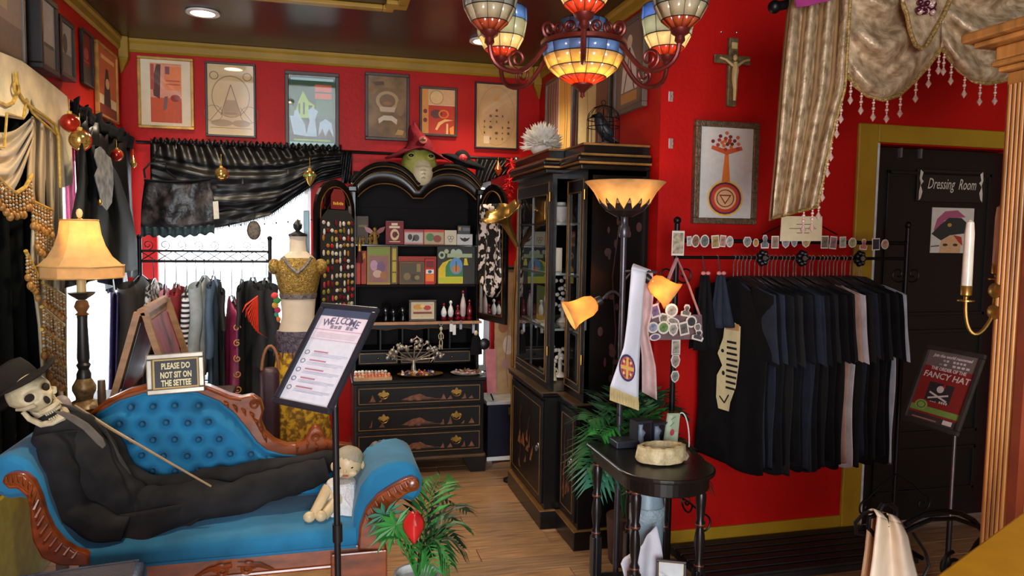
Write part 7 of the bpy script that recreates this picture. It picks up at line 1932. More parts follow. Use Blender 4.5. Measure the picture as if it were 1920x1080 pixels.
# ---------------------------------------------------------------- welcome sign on its stand
def sign_frame(name, label, c, psi, tau, w_, h_, fw, fm, items, pole_xy, pole_m, extra=None, inset=(0, 0, 1, 1)):
    u_ = V((cos(psi), -sin(psi), 0)); nh = V((-sin(psi), -cos(psi), 0))
    up = V((0, 0, 1))*cos(tau)-nh*sin(tau); n_ = u_.cross(up)
    o_ = V(c)-u_*w_/2-up*h_/2
    t = framed(name, label, 'sign', o_, u_*w_, up*h_, fw, .016, fm, items, glass=False, paper=flat((228, 232, 240)))
    return t, o_+u_*fw+up*fw+n_*(.003+.0056), u_*(w_-2*fw), up*(h_-2*fw), n_
BF = mat('black_sign_frame', (48, 50, 58), .35, .2, var=.1)
lines = []
for k, v in enumerate((.73, .715, .70, .685)): lines.append(('r', (196, 176, 186), .1, v, .9, v+.004))
for k in range(5):
    v = .52-.095*k
    lines.append(('r', (190, 130, 150), .22, v, .22+.42*(.7+.1*(k % 3)), v+.014))
    for j in range(3): lines.append(('r', (176, 184, 206), .2, v-.016-.013*j, .92-.1*(j == 2), v-.012-.013*j))
    lines.append(('o', (120, 120, 140), .1, v-.012, .05, .024, .3))
W = (.015, 2.226, 1.231)
t, o_, U, UP, n_ = sign_frame('welcome_sign', 'black framed white welcome notice on a tilted floor stand before the settee', W, .834, .614, .24, .342, .016, BF,
    [('r', (84, 96, 116), 0, .92, 1, 1), ('r', (236, 226, 236), 0, .66, 1, .92), ('r', (206, 150, 170), 0, .765, 1, .772), ('r', (206, 150, 170), 0, .66, 1, .664)]+lines, None, None)
LAV = flat((110, 104, 130))
wl = 'WELCOME'
for k, ch in enumerate(wl):
    a = (k-3)/3
    text(t, ch, LAV, o_+U*(.5+.30*a)+UP*(.845-.030*a*a)+n_*.0006, U-UP*a*.10, UP+U*a*.2, .034, bold=.0006)
art(t, [('r', (150, 140, 160), .22+.08*k, .785, .285+.08*k, .82+.006*(k % 2)) for k in range(7) if k != 4], o_, U, UP, name='lettering')
pz = V((.034, 2.40, 0))
pst = build('pole', MB().cyl((.05, 2.41, .02), (.035, 2.36, 1.12), .0105, n=12), BLACKM, t)
build('pole_collar', MB().cyl((.043, 2.387, .60), (.042, 2.383, .66), .016, n=12), BLACKM, t)
build('pole_inner', MB().cyl((.037, 2.366, 1.0), (.034, 2.345, 1.20), .008, n=12), STEEL, t)
build('bracket', MB().tube([(.034, 2.345, 1.20), (.03, 2.30, 1.215), V(W)-n_*.004], .010, 8), BLACKM, t)
build('foot_disc', MB().lathe([(.13, .001), (.13, .012), (.03, .022), (.014, .05)], (.05, 2.41, 0), 28), BLACKM, t)

# ================================================================ T-SHIRT RACK BY THE RED WALL
TY = 3.06; TZR = 1.508
tx0, tx1 = atY(1268, 483, TY).x, atY(1700, 483, TY).x
t = thing('tshirt_rack', 'black iron rack with scrolls holding a long row of t-shirts', 'garment rack', ((tx0+tx1)/2, TY, 0))
build('hanging_rail', MB().cyl((tx0, TY, TZR), (tx1, TY, TZR), .008, n=10), IRON, t)
build('sticker_rail', MB().cyl((tx0, TY, 1.585), (tx1, TY, 1.585), .010, n=10), IRON, t)
for x in (tx0, tx1):
    build('post', MB().cyl((x, TY, .02), (x, TY, 1.66), .013, n=10), IRON, t)
    build('post_finial', MB().sph((x, TY, 1.675), .018, 10, 7), IRON, t)
    build('foot', MB().tube([(x, TY-.2, .06), (x, TY, .07), (x, TY+.2, .06)], .011, 7), IRON, t)
    for s_ in (-1, 1):
        build('scroll', MB().tube(spiral((x+s_*.045, TY, 1.43), (s_, 0, 0), (0, 0, 1), .045, .01, 1.3, a0=pi, n=22), .004, 6), IRON, t)
        build('scroll', MB().tube([(x, TY-.01, .42), (x+s_*.10, TY-.01, .36), (x+s_*.17, TY-.01, .30)]+spiral((x+s_*.17, TY-.01, .25), (0, 0, 1), (s_, 0, 0), .05, .012, 1.2, n=18), .005, 6), IRON, t)
TEEC = [mat('black_tee', (17, 17, 19), .95, var=.15, spec=.15), mat('washed_black_tee', (27, 28, 31), .95, var=.15, spec=.15), mat('charcoal_navy_tee', (40, 46, 58), .95, var=.1, spec=.15), mat('brown_black_tee', (20, 18, 17), .9, var=.1)]
srcT = {}
xs0, xs1 = atY(1374, 500, TY).x, atY(1616, 500, TY).x
NS = 32
for k in range(NS):
    x = xs0+(xs1-xs0)*k/(NS-1)+random.uniform(-.006, .006)
    if k == 20: mm, cn = mat('sand_tee', (190, 160, 140), .85), 'sand beige t-shirt among the black shirts on the rack'
    elif k == 21: mm, cn = mat('white_tee', (200, 202, 206), .85), 'white t-shirt among the black shirts on the rack'
    elif k == NS-1: mm, cn = mat('pale_grey_tee', (170, 180, 188), .85), 'pale grey t-shirt at the far right of the row of shirts'
    else:
        ci = (2 if k in (1, 3, 11, 12, 24) else (0, 1, 0, 3)[k % 4]); mm = TEEC[ci]
        cn = ('black', 'washed black', 'charcoal navy', 'brown-black')[ci]+' t-shirt hanging %s from the left on the rack' % ordw(k)
        if k == 0: cn = 'black t-shirt with tall cream print facing left, first on the rack'
    rot = rad(7+random.uniform(-1.2, 1.2) if k else 12)
    M_ = Matrix.Translation((x, TY, TZR)) @ Matrix.Rotation(rot, 4, 'Z') @ Matrix.Diagonal((1, 1, 1+random.uniform(-.03, .04), 1))
    sk_ = k % 4
    key = (mm.name, sk_)
    tt = thing('tshirt', cn, 't-shirt', M=M_, group='t-shirts on the red wall rack')
    if key in srcT:
        for s_ in srcT[key]: inst(s_, tt, Matrix.Identity(4))
    else:
        srcT[key] = (build('cloth', garment_mb(.215, -.085, -.89, .009+.001*sk_, .30, sk_, 1.06, .075), mm, tt, world=False, angle=180),
                     build('hanger_hook', hanger_mb(.215, -.09), HOOK, tt, world=False), build('hanger_bar', bar_mb(.215, -.085), BLACKM, tt, world=False))
    if k == 0:
        MI = M_
        oo = MI @ V((-.026, .075, -.70)); uu = MI.to_3x3() @ V((0, -.17, 0)); vv = MI.to_3x3() @ V((0, 0, .42))
        PR = (214, 206, 160)
        it = [('p', PR, [(.2, .02), (.62, .02), (.66, .12), (.85, .3), (.95, .6), (.95, .95), (.6, 1), (.35, .97), (.3, .8), (.1, .62), (.3, .5), (.1, .38), (.1, .14)])]
        it += [('r', (26, 28, 34), .46, .26+.062*j, .9-.02*abs(4-j), .285+.062*j) for j in range(9)] + [('e', (26, 28, 34), .3, .66, .06, .02), ('e', (26, 28, 34), .36, .42, .06, .025), ('l', (26, 28, 34), .008, [(.24, .16), (.44, .1), (.6, .2)]), ('r', (196, 150, 90), .4, .9, .9, .97)]
        art(tt, it, oo, uu, vv)
# fuzzy size dividers
for k, px in enumerate((1426, 1500, 1608)):
    x = atY(px, 487, TY).x
    tt = thing('size_divider', 'glossy black ribbon size divider on the t-shirt rail, %s of three' % ('left', 'middle', 'right')[k], 'divider', (x, TY, TZR), group='size dividers on the rail')
    for j in range(7):
        a = 2*pi*j/7
        build('ribbon_loop', MB().sph((x, TY-.014+.002*j, TZR)+V((.020*cos(a), 0, .026*sin(a))) if False else V((x+.02*cos(a), TY-.016, TZR+.026*sin(a))), (.013, .016, .015), 8, 6), SATIN, tt)
    build('tag', MB().lathe([(.012, 0), (.012, .003), (.0005, .004)], (x, TY-.034, TZR), 12, Matrix.Rotation(pi/2, 4, 'X')), STEEL, tt)
# stickers along the upper rail
STK = [(1271, 456, 24, 46, 'r', (196, 188, 160)), (1292, 452, 9, 18, 'r', (200, 196, 190)), (1304, 452, 16, 24, 'e', (150, 110, 84)), (1321, 452, 18, 24, 'e', (120, 124, 124)), (1341, 453, 15, 24, 'r', (186, 160, 96)), (1355, 452, 12, 22, 'r', (196, 150, 130)), (1368, 453, 15, 22, 'e', (190, 184, 176)), (1401, 454, 18, 20, 'h', (150, 150, 144)), (1417, 455, 12, 16, 'e', (214, 150, 84)), (1434, 453, 17, 26, 'b', (130, 132, 134)), (1453, 454, 15, 24, 'r', (170, 140, 116)), (1473, 454, 18, 24, 'h', (170, 160, 170)), (1489, 454, 14, 20, 'h', (150, 150, 170)), (1511, 454, 19, 22, 'h', (206, 176, 120)), (1546, 454, 16, 25, 'r', (130, 120, 100)), (1562, 455, 15, 25, 'r', (160, 120, 120)), (1580, 454, 14, 22, 'r', (180, 186, 160)), (1598, 455, 18, 20, 'e', (186, 180, 120)), (1619, 458, 17, 22, 'b', (206, 120, 110)), (1642, 458, 17, 24, 'r', (60, 56, 60)), (1659, 458, 17, 20, 'e', (206, 160, 130))]
KN = ('first', 'second', 'third', 'fourth', 'fifth', 'sixth', 'seventh', 'eighth', 'ninth', 'tenth', 'eleventh', 'twelfth', 'thirteenth', 'fourteenth', 'fifteenth', 'sixteenth', 'seventeenth', 'eighteenth', 'nineteenth', 'twentieth', 'last')
def sticker(p_, w_, h_, kind, col, label, group, ux=V((1, 0, 0)), rot=0.0, y_off=0.0, border=.84):
    uy = V((0, 0, 1)); n_ = ux.cross(uy)
    c, s_ = cos(rot), sin(rot); a_, b_ = ux*c+uy*s_, uy*c-ux*s_
    shp = {'r': [(-.5, -.5), (.5, -.5), (.5, .5), (-.5, .5)], 'e': [(.5*cos(2*pi*i/14), .5*sin(2*pi*i/14)) for i in range(14)], 'h': [(0, -.5), (.35, -.3), (.5, .1), (.3, .5), (-.3, .5), (-.5, .1), (-.35, -.3)],
           'b': [(-.45, -.5), (.45, -.5), (.5, -.15), (.2, .0), (.3, .3), (.15, .5), (-.2, .48), (-.3, .25), (-.15, 0), (-.5, -.15)]}[kind]
    t = thing('sticker', label, 'sticker', p_-uy*h_/2, group=group)
    build('backing', MB().slab([p_+a_*u*w_+b_*v*h_ for u, v in shp][::-1], n_*.002), flat((214, 208, 196)), t, smooth=False)
    mb = MB().slab([p_+n_*.002+a_*u*w_*border+b_*v*h_*border for u, v in shp][::-1], n_*.0006)
    build('picture', mb, mat('sticker_%d_%d_%d' % col, col, .5, col2=tuple(int(x*.45) for x in col), scale=45), t, smooth=False)
    return t
for k, (px, py, w_, h_, kd, col) in enumerate(STK):
    p_ = atY(px, py, TY-.014); s_ = dep = 3.35/1380
    sticker(p_, w_*s_*1.05, h_*s_, kd, col, 'small die-cut sticker clipped to the upper rail, %s from the left' % KN[k], 'stickers along the upper rail', rot=random.uniform(-.08, .08))
# cream price sign on the rail
c4 = [atY(*p, TY-.02) for p in ((1462, 452), (1540, 452), (1541, 406), (1465, 405))]
t = thing('paper_sign', 'cream paper sign with small lettering clipped above the t-shirt rail', 'sign', (c4[0]+c4[1])/2)
build('sheet', MB().slab(c4[::-1], (0, -.003, 0)), flat((222, 206, 166)), t, smooth=False)
art(t, [('r', (120, 104, 84), .36, .66, .70, .69), ('r', (120, 104, 84), .2, .49, .84, .52), ('r', (120, 104, 84), .38, .31, .68, .34)], c4[0]-V((0, .0032, 0)), c4[1]-c4[0], c4[3]-c4[0])
build('clip_wire', MB().tube([atY(1428, 440, TY-.01), atY(1462, 424, TY-.012), atY(1540, 424, TY-.012), atY(1570, 440, TY-.01)], .003, 5), IRON, t)
# tote covered in stickers, straps, post stickers
TO = [atY(*p, 2.98) for p in ((1216, 638), (1318, 636), (1316, 590), (1220, 592))]
t = thing('sticker_tote', 'flat grey tote covered with die-cut stickers hanging from the rack end', 'tote bag', (TO[0]+TO[1])/2)
build('bag', MB().slab(TO[::-1], (0, .012, 0)), mat('clear_grey_vinyl', (120, 96, 100), .3), t, smooth=False)
for a, b in (((1272, 480), (1222, 592)), ((1274, 480), (1312, 592))):
    q = atY(*b, 2.985)
    build('strap', MB().tube([V((tx0-.004, TY-.014, 1.505)), V((tx0+(q.x-tx0)*.5, 3.01, (1.505+q.z)/2)), q], .010, 6, flat=.25), mat('mauve_strap', (176, 130, 134), .5), t)
bg_ = [(1228, 583, 20, 26, 'r', (150, 120, 170)), (1244, 598, 22, 22, 'h', (150, 140, 124)), (1259, 582, 27, 27, 'e', (176, 172, 166)), (1262, 602, 28, 14, 'e', (160, 156, 150)), (1287, 582, 22, 24, 'b', (140, 130, 120)), (1296, 603, 24, 24, 'e', (70, 70, 74)), (1224, 614, 24, 22, 'e', (170, 176, 200)), (1244, 614, 26, 26, 'e', (120, 160, 90)), (1262, 618, 22, 26, 'h', (186, 180, 170)), (1282, 616, 20, 26, 'r', (120, 114, 110)), (1309, 628, 26, 22, 'b', (90, 90, 96)), (1228, 632, 24, 14, 'e', (130, 110, 150)), (1308, 614, 16, 16, 'h', (150, 146, 140))]
for k, (px, py, w_, h_, kd, col) in enumerate(bg_):
    p_ = atY(px, py, 2.972-.0028*k); s_ = 3.15/1380
    sticker(p_, w_*s_, h_*s_, kd, col, 'white-edged sticker stuck on the tote bag, %s of the cluster' % KN[k], 'stickers on the tote bag', rot=random.uniform(-.3, .3), border=.72)
for k, (px, py, w_, h_, kd, col) in enumerate(((1266, 650, 17, 28, 'r', (186, 180, 160)), (1267, 676, 19, 26, 'h', (180, 160, 150)), (1265, 705, 17, 22, 'h', (150, 160, 150)))):
    p_ = V((tx0+.002, TY-.018, atY(px, py, TY).z))
    sticker(p_, w_*.0025, h_*.0025, kd, col, ('uppermost', 'middle', 'lowest')[k]+' sticker on the rack post below the tote', 'stickers on the rack post', border=.8)
# pleated black bags at the left of the rack
for k, (px, m_) in enumerate(((1315, BLKCLOTH), (1344, TEEC[2]))):
    x = atY(px, 490, TY).x
    t = thing('pouch_bag', ('narrow black pouch with pink bow clip hanging left of the t-shirts', 'slate scarf folded on a hanger left of the t-shirts')[k], 'bag', (x, TY, TZR-.40))
    def pch(u, v, x=x, k=k): return V((x+(u-.5)*(.03+.10*v)+.01*v, TY-.04+.012*sin(u*14)-.02*v, TZR-.08-(.34-.1*k)*v))
    build('pouch', MB().grid(pch, 16, 10), m_, t, sol=.012, angle=180)
    build('hook', MB().tube([(x, TY-.04, TZR-.08), (x, TY-.02, TZR-.03), (x, TY-.012, TZR+.004), (x, TY, TZR+.012)], .003, 5), STEEL, t)
    build('clip', MB().sph((x-.012, TY-.045, TZR-.07), (.012, .008, .009), 8, 6).sph((x+.012, TY-.045, TZR-.07), (.012, .008, .009), 8, 6), mat('pink_clip', (206, 130, 130), .4), t)
# red feather boa hung on the rear wall beside the cabinet
rn = random.Random(9)
bq = [atY(*p, 5.28) for p in ((958, 302), (962, 325), (954, 348), (946, 372))]
t = thing('feather_boa', 'bright red feather boa hanging between the secretary and the tall cabinet', 'boa', bq[-1])
sp_ = spline(bq, 8)
build('cord', MB().tube(sp_, .012, 6), mat('scarlet_feather', (200, 16, 16), .8), t)
mb = MB()
for k in range(160):
    p_ = rn.choice(sp_); d_ = V((rn.gauss(0, 1), rn.gauss(0, .6), rn.gauss(0, 1))).normalized()
    mb.tube([p_, p_+d_*.03, p_+d_*.055+V((0, 0, -.012))], [.005, .008, .001], 4, flat=.4)
build('feathers', mb, mat('scarlet_feather', (200, 16, 16)), t, kind='stuff')
build('nail', MB().cyl(bq[0], V((bq[0].x, YB-.001, bq[0].z)), .003, n=6), STEEL, t)
# ================================================================ STAINED GLASS CHANDELIER
CHX, CHY = .82, 2.30
COPP = mat('red_bronze', (112, 44, 36), .38, .55, var=.2, scale=30)
LEAD = mat('dark_lead_came', (48, 36, 30), .4, .6)
SG = {'o': mat_trans('orange_glass', (226, 104, 60), .5, gloss=.1), 'c': mat_trans('cream_glass', (246, 232, 190), .55, gloss=.1), 'y': mat_trans('amber_yellow_glass', (252, 222, 150), .62, gloss=.1), 'b': mat_trans('blue_glass', (130, 168, 222), .5, gloss=.12), 'g': mat_trans('grey_green_glass', (196, 200, 180), .5, gloss=.1)}
ch = thing('chandelier', 'red bronze chandelier with central bowl and upturned stained glass shades', 'chandelier', (CHX, CHY, 2.05))
def glass_dish(name, parent, M0, prof, cols, n_, wig=0.0):
    """profile rings bottom to top; every pane is an object, rows share their mesh"""
    mb = MB()
    for r_, z_ in prof: mb.tube([V((r_*cos(2*pi*k/(n_*2)), r_*sin(2*pi*k/(n_*2)), z_)) for k in range(n_*2)], .0022, 5, closed=True)
    for k in range(n_):
        a = 2*pi*k/n_; mb.tube([V((r_*cos(a), r_*sin(a), z_)) for r_, z_ in prof], .0018, 5)
    sh = build(name, mb.xf(M0), LEAD, parent, world=False)
    for j in range(len(prof)-1):
        (r0, z0), (r1, z1) = prof[j], prof[j+1]; da = pi/n_*.97; q = []
        nseg = 3
        for (r_, z_) in ((r0, z0), (r1, z1)):
            for i in range(nseg): a = -da+2*da*i/(nseg-1); q.append(V((r_*cos(a), r_*sin(a), z_)))
        pm = MB().add(q, [(i, i+1, nseg+i+1, nseg+i) for i in range(nseg-1)])
        src = None
        for k in range(n_):
            Mk = M0 @ Matrix.Rotation(2*pi*(k+.5)/n_, 4, 'Z')
            if src is None:
                src = build('pane', pm, SG[cols[j]], sh, world=False, sol=.003); src.matrix_basis = Mk
            else: inst(src, sh, Mk)
    return sh
Cc = V((CHX, CHY, 0)); rel = lambda p: V(p)-V((CHX, CHY, 2.05))
glass_dish('centre_bowl', ch, Matrix.Translation((0, 0, .04)), [(.03, .0), (.075, .022), (.108, .048), (.128, .085), (.134, .115)], 'oyyb', 14)
build('bowl_rim', MB().lathe([(.132, 2.205), (.139, 2.21), (.139, 2.222), (.130, 2.226)], Cc, 32), COPP, ch)
build('bowl_cap', MB().lathe([(.0005, 2.045), (.008, 2.05), (.006, 2.062), (.014, 2.07), (.034, 2.085), (.034, 2.093), (.0005, 2.095)], Cc, 16), COPP, ch)
build('column', MB().lathe([(.02, 2.15), (.035, 2.18), (.05, 2.20), (.03, 2.24), (.014, 2.28), (.02, 2.34), (.034, 2.38), (.02, 2.42), (.010, 2.5), (.010, 2.8)], Cc, 16), COPP, ch)
build('ceiling_canopy', MB().lathe([(.012, 2.79), (.05, 2.82), (.065, 2.85), (.065, 2.859)], Cc, 20), COPP, ch)
hd0 = math.atan2(CHX, CHY)
cam_dir = V((-sin(hd0), -cos(hd0), 0)); sdir = V((cos(hd0), -sin(hd0), 0))
SPROF = [(.026, .0), (.056, .026), (.078, .066), (.088, .12), (.087, .165)]
shade0 = None
for k in range(6):
    a = rad(60*k); d_ = cam_dir*cos(a)+sdir*sin(a); R_ = .33
    e = Cc+d_*R_+V((0, 0, 2.205))
    pts = bez(Cc+d_*.06+V((0, 0, 2.215)), Cc+d_*.16+V((0, 0, 2.235)), Cc+d_*.17+V((0, 0, 2.10)), Cc+d_*.25+V((0, 0, 2.105)), 10)[:-1] + bez(Cc+d_*.25+V((0, 0, 2.105)), Cc+d_*.32+V((0, 0, 2.11)), Cc+d_*R_+V((0, 0, 2.14)), e, 8)
    am = build('arm', MB().tube(pts, .008, 8), COPP, ch)
    build('arm_scroll', MB().tube(spiral(Cc+d_*.235+V((0, 0, 2.145)), d_, V((0, 0, 1)), .032, .008, 1.4, a0=-pi/2, n=22), .0045, 6), COPP, am)
    build('crown_scroll', MB().tube(spiral(Cc+d_*.125+V((0, 0, 2.25)), d_, V((0, 0, 1)), .026, .006, 1.4, a0=-pi/2, n=20), .0055, 6), COPP, am)
    build('cup', MB().lathe([(.008, -.03), (.016, -.022), (.014, -.008), (.026, .0), (.03, .012), (.022, .016)], e, 14), COPP, am)
    M0 = Matrix.Translation(rel(e)+V((0, 0, .012)))
    if shade0 is None:
        shade0 = glass_dish('shade', ch, Matrix.Identity(4), SPROF, 'ocgb', 10); shade0.matrix_basis = M0
    else:
        s_ = inst(shade0, ch, M0)
        for c_ in list(shade0.children):
            d2 = c_.copy(); COL.objects.link(d2); d2.parent = s_
    for q in range(2):
        d3 = cam_dir*cos(a+rad(20+20*q))+sdir*sin(a+rad(20+20*q))
        build('crown_scroll', MB().tube(spiral(Cc+d3*.118+V((0, 0, 2.245)), d3.cross(V((0, 0, 1))), V((0, 0, 1)), .02, .006, 1.3, a0=-pi/2, n=16), .005, 6), COPP, am)
    bl = build('bulb', MB().sph(e+V((0, 0, .065)), (.018, .018, .026), 10, 8), BULB if k in (0, 2, 4) else mat('unlit_bulb', (220, 214, 200), .3), am)
    if k in (0, 2, 4):
        lamp('shade_bulb', 'POINT', rel(e)+V((0, 0, .118)), 1.3, (1, .80, .52) if k != 2 else (1, .94, .86), parent=ch, shadow_soft_size=.02)
lamp('bowl_bulb', 'POINT', (0, 0, .078), 1.9, (1, .80, .5), parent=ch, shadow_soft_size=.03)

# ================================================================ SILVER-GOLD SWAG CURTAIN IN FRONT OF THE DRESSING ROOM DOOR
WY = 2.40
DAM = mat('champagne_damask', (208, 184, 148), .38, .15, col2=(138, 114, 84), scale=26, bump=.45, bscale=60, contrast=(.35, .65), detail=5)
BRAID = mat('gold_braid', (176, 144, 80), .5, .2, var=.3, scale=90, bump=.8, bscale=120)
CRYS = mat('rose_crystal', (214, 180, 166), .12, .1, spec=.8)
t = thing('champagne_swag_curtain', 'champagne damask swag curtain with beaded trim before the dressing room door', 'curtain', atY(1650, 300, WY))
build('rod', MB().tube([atY(1452, 13, WY+.02), atY(1500, 4, WY+.02), V((3.3, WY+.02, atY(1500, 4, WY+.02).z))], .017, 10), IRON, t)
for x in (1.72, 3.2):
    build('rod_hanger', MB().cyl((x, WY+.02, atY(1500, 4, WY+.02).z), (x, WY+.02, ZC-.001), .006, n=8), IRON, t)
build('rod_end', MB().sph(atY(1452, 13, WY+.02), .024, 12, 8), IRON, t)
TLL = [(1485, -10), (1478, 60), (1468, 170), (1460, 280), (1452, 360), (1448, 408)]; TLR = [(1592, -10), (1588, 60), (1582, 165), (1562, 235), (1546, 310), (1530, 388)]
def tl(u, v):
    a, b = interp(TLL, v), interp(TLR, v)
    return atY(a[0]+(b[0]-a[0])*u, a[1]+(b[1]-a[1])*u, WY-.01-.028*sin(u*21+1.2*v)*(1-.25*v)-.01*sin(v*5))
build('tail', MB().grid(tl, 64, 30), DAM, t, sol=.004, angle=180)
build('tail_lining', MB().grid(lambda u, v: tl(u, v)+V((.006-.02*u, .03, -.012*v)), 24, 12), mat('gold_lining', (130, 96, 54), .6), t, sol=.003, angle=180)
build('tail_braid', MB().tube([tl(1, k/24)+V((0, -.008, 0)) for k in range(25)]+[tl(1-k/12, 1)+V((0, -.008, 0)) for k in range(1, 13)], .006, 6), BRAID, t)
def swag_piece(T, Bm, nm, y0):
    def fn(u, v):
        a, b = interp(T, u), interp(Bm, u)
        x = a[0]+(b[0]-a[0])*v; y = a[1]+(b[1]-a[1])*v
        return atY(x, y, y0-.035*sin(v*15+3*abs(u-.45)*2)*sin(pi*min(1, u*1.1+.02))-.04*sin(pi*v)*sin(pi*u))
    build(nm, MB().grid(fn, 40, 40), DAM, t, sol=.004, angle=180)
    build('swag_braid', MB().tube([fn(k/28, 1)+V((0, -.006, 0)) for k in range(29)], .008, 7), BRAID, t)
    return fn
s1 = swag_piece([(1588, -10), (1640, -14), (1700, -18), (1768, -22)], [(1586, 140), (1600, 160), (1625, 180), (1655, 188), (1685, 178), (1715, 150), (1740, 122), (1762, 92)], 'swag', WY-.01)
s2 = swag_piece([(1768, -22), (1830, -32), (1900, -36), (1990, -44)], [(1764, 92), (1775, 108), (1795, 132), (1825, 154), (1850, 157), (1880, 152), (1912, 138), (1950, 112), (1985, 84)], 'swag', WY-.005)
jb = [(1690, -20), (1794, -30), (1778, 20), (1762, 50), (1748, 68), (1736, 92), (1720, 90), (1710, 70), (1704, 36), (1694, 14)]
build('jabot', MB().slab([atY(*p, WY-.085) for p in jb][::-1], (0, .012, 0)), DAM, t, bev=.004)
build('jabot_cord', MB().tube([atY(*p, WY-.094) for p in ((1692, 4), (1700, 26), (1706, 58), (1716, 84), (1728, 92), (1738, 84), (1750, 62), (1768, 30), (1786, -8))], .008, 7), BRAID, t)
rn = random.Random(6)
for k in range(16):
    p_ = atY(1722+rn.uniform(0, 34), -2+rn.uniform(0, 30), WY-.10); 
    build('jewel_bead', MB().sph(p_, .011, 8, 6), mat('plum_jewel', (80, 20, 44), .2) if k % 3 else CRYS, t)
build('rosette_petal', MB().slab([atY(*p, WY-.092) for p in ((1490, -8), (1542, -10), (1560, 0), (1520, 10), (1494, 14))][::-1], (0, .006, 0)), mat('orchid_satin', (150, 50, 110), .5), t, smooth=False)
mb = MB(); z = 0
for r_ in (.004, .006, .004, .007, .004): z -= r_; mb.sph((0, 0, z), r_, 8, 5); z -= r_
mb.lathe([(.0005, z-.034), (.011, z-.018), (.004, z-.006), (.002, z)], (0, 0, 0), 8)
d0 = None
drops = [s1(u, 1) for u in (.08, .22, .34, .46, .58, .72, .86, .98)] + [s2(u, 1) for u in (.05, .17, .30, .43, .56, .72, .88)] + [tl(1, v) for v in (.46, .54, .66, .74, .86, .95)] + [tl(u, 1) for u in (.7, .9)]
for p_ in drops:
    M_ = Matrix.Translation(p_+V((0, -.006, -.006))-WM[t.name].translation)
    if d0 is None: d0 = build('crystal_drop', mb, CRYS, t, world=False); d0.matrix_basis = M_
    else: inst(d0, t, M_)

# ================================================================ OAK MANTEL UNIT WITH FLUTED PILASTER AND CANDLES
OAK = mat('golden_oak', (186, 128, 62), .35, var=.25, scale=6, stretch=(6, 6, .6), bump=.05)
OAKR = mat('red_oak', (128, 56, 28), .35, var=.2, scale=6)
PX, PY = 1.65, 1.508
t = thing('oak_mantel', 'golden oak mantel cabinet with fluted pilaster at the right edge', 'cabinet', (1.72, 1.35, 0))
build('pilaster_core', MB().bb((PX+.012, PY-.075, .001), (PX+.10, PY, 2.02)), OAK, t, smooth=False)
for k in range(5):
    build('flute', MB().cyl((PX+.012, PY-.010-.0125*k, .25), (PX+.012, PY-.010-.0125*k, 1.99), .0058, n=10), OAK, t)
build('red_strip', MB().bb((PX+.006, PY-.10, .001), (PX+.10, PY-.076, 2.02)), OAKR, t, smooth=False)
build('panel', MB().bb((PX+.03, 1.2, .001), (PX+.10, PY-.101, 2.02)), mat('pale_oak_panel', (206, 172, 130), .45, var=.1, scale=5), t, smooth=False)
build('carcass', MB().bb((PX+.101, 1.2, .001), (1.80, PY, 2.02)), OAK, t, smooth=False)
for k, (o_, z0, z1) in enumerate(((.012, 2.022, 2.035), (.022, 2.036, 2.05), (.016, 2.051, 2.085), (.05, 2.086, 2.10), (.07, 2.101, 2.125))):
    build('cornice_step', MB().bb((PX-o_, 1.18, z0), (1.81, PY+o_, z1)), OAK, t, smooth=False, bev=.005)
build('plinth_block', MB().bb((PX-.01, PY-.11, .001), (PX+.011, PY+.012, .24)), OAK, t, smooth=False, bev=.004)
WAX = mat_trans('ivory_wax', (238, 228, 206), .25, gloss=.08)
def sconce(px, y0_, y1_, X, label, arm):
    a, b = atX(px, y0_, X), atX(px, y1_, X); c = V((b.x, b.y, 0))
    t = thing('candle_sconce', label, 'candle sconce', V((b.x, b.y, b.z-.05)), group='candles on the oak mantel')
    h = a.z-b.z
    build('candle', MB().lathe([(.0125, 0), (.0115, h*.8), (.009, h*.96), (.0005, h)], b, 14), WAX, t)
    build('cup', MB().lathe([(.005, -.03), (.006, -.022), (.013, -.018), (.0135, .004), (.015, .006), (.012, .006)], b, 14), BRASS, t)
    build('drip_tray', MB().lathe([(.004, -.036), (.02, -.034), (.02, -.031), (.004, -.030)], b, 16), BRASS, t)
    e = V((PX+.008, PY-.004, b.z-.06))
    build('arm', MB().tube(bez(b+V((0, 0, -.034)), b+V((0, 0, -.13)), V((b.x*.4+e.x*.6, b.y*.5+e.y*.5, b.z-.15)), e, 14), .0045, 7), BRASS, t)
    build('wall_rosette', MB().sph(e, (.008, .02, .02), 10, 7), BRASS, t)
sconce(1812, 412, 540, 1.60, 'ivory candle in brass sconce arm, nearer the dressing room sign', True)
sconce(1870, 384, 500, 1.70, 'ivory candle half hidden behind the oak pilaster', True)

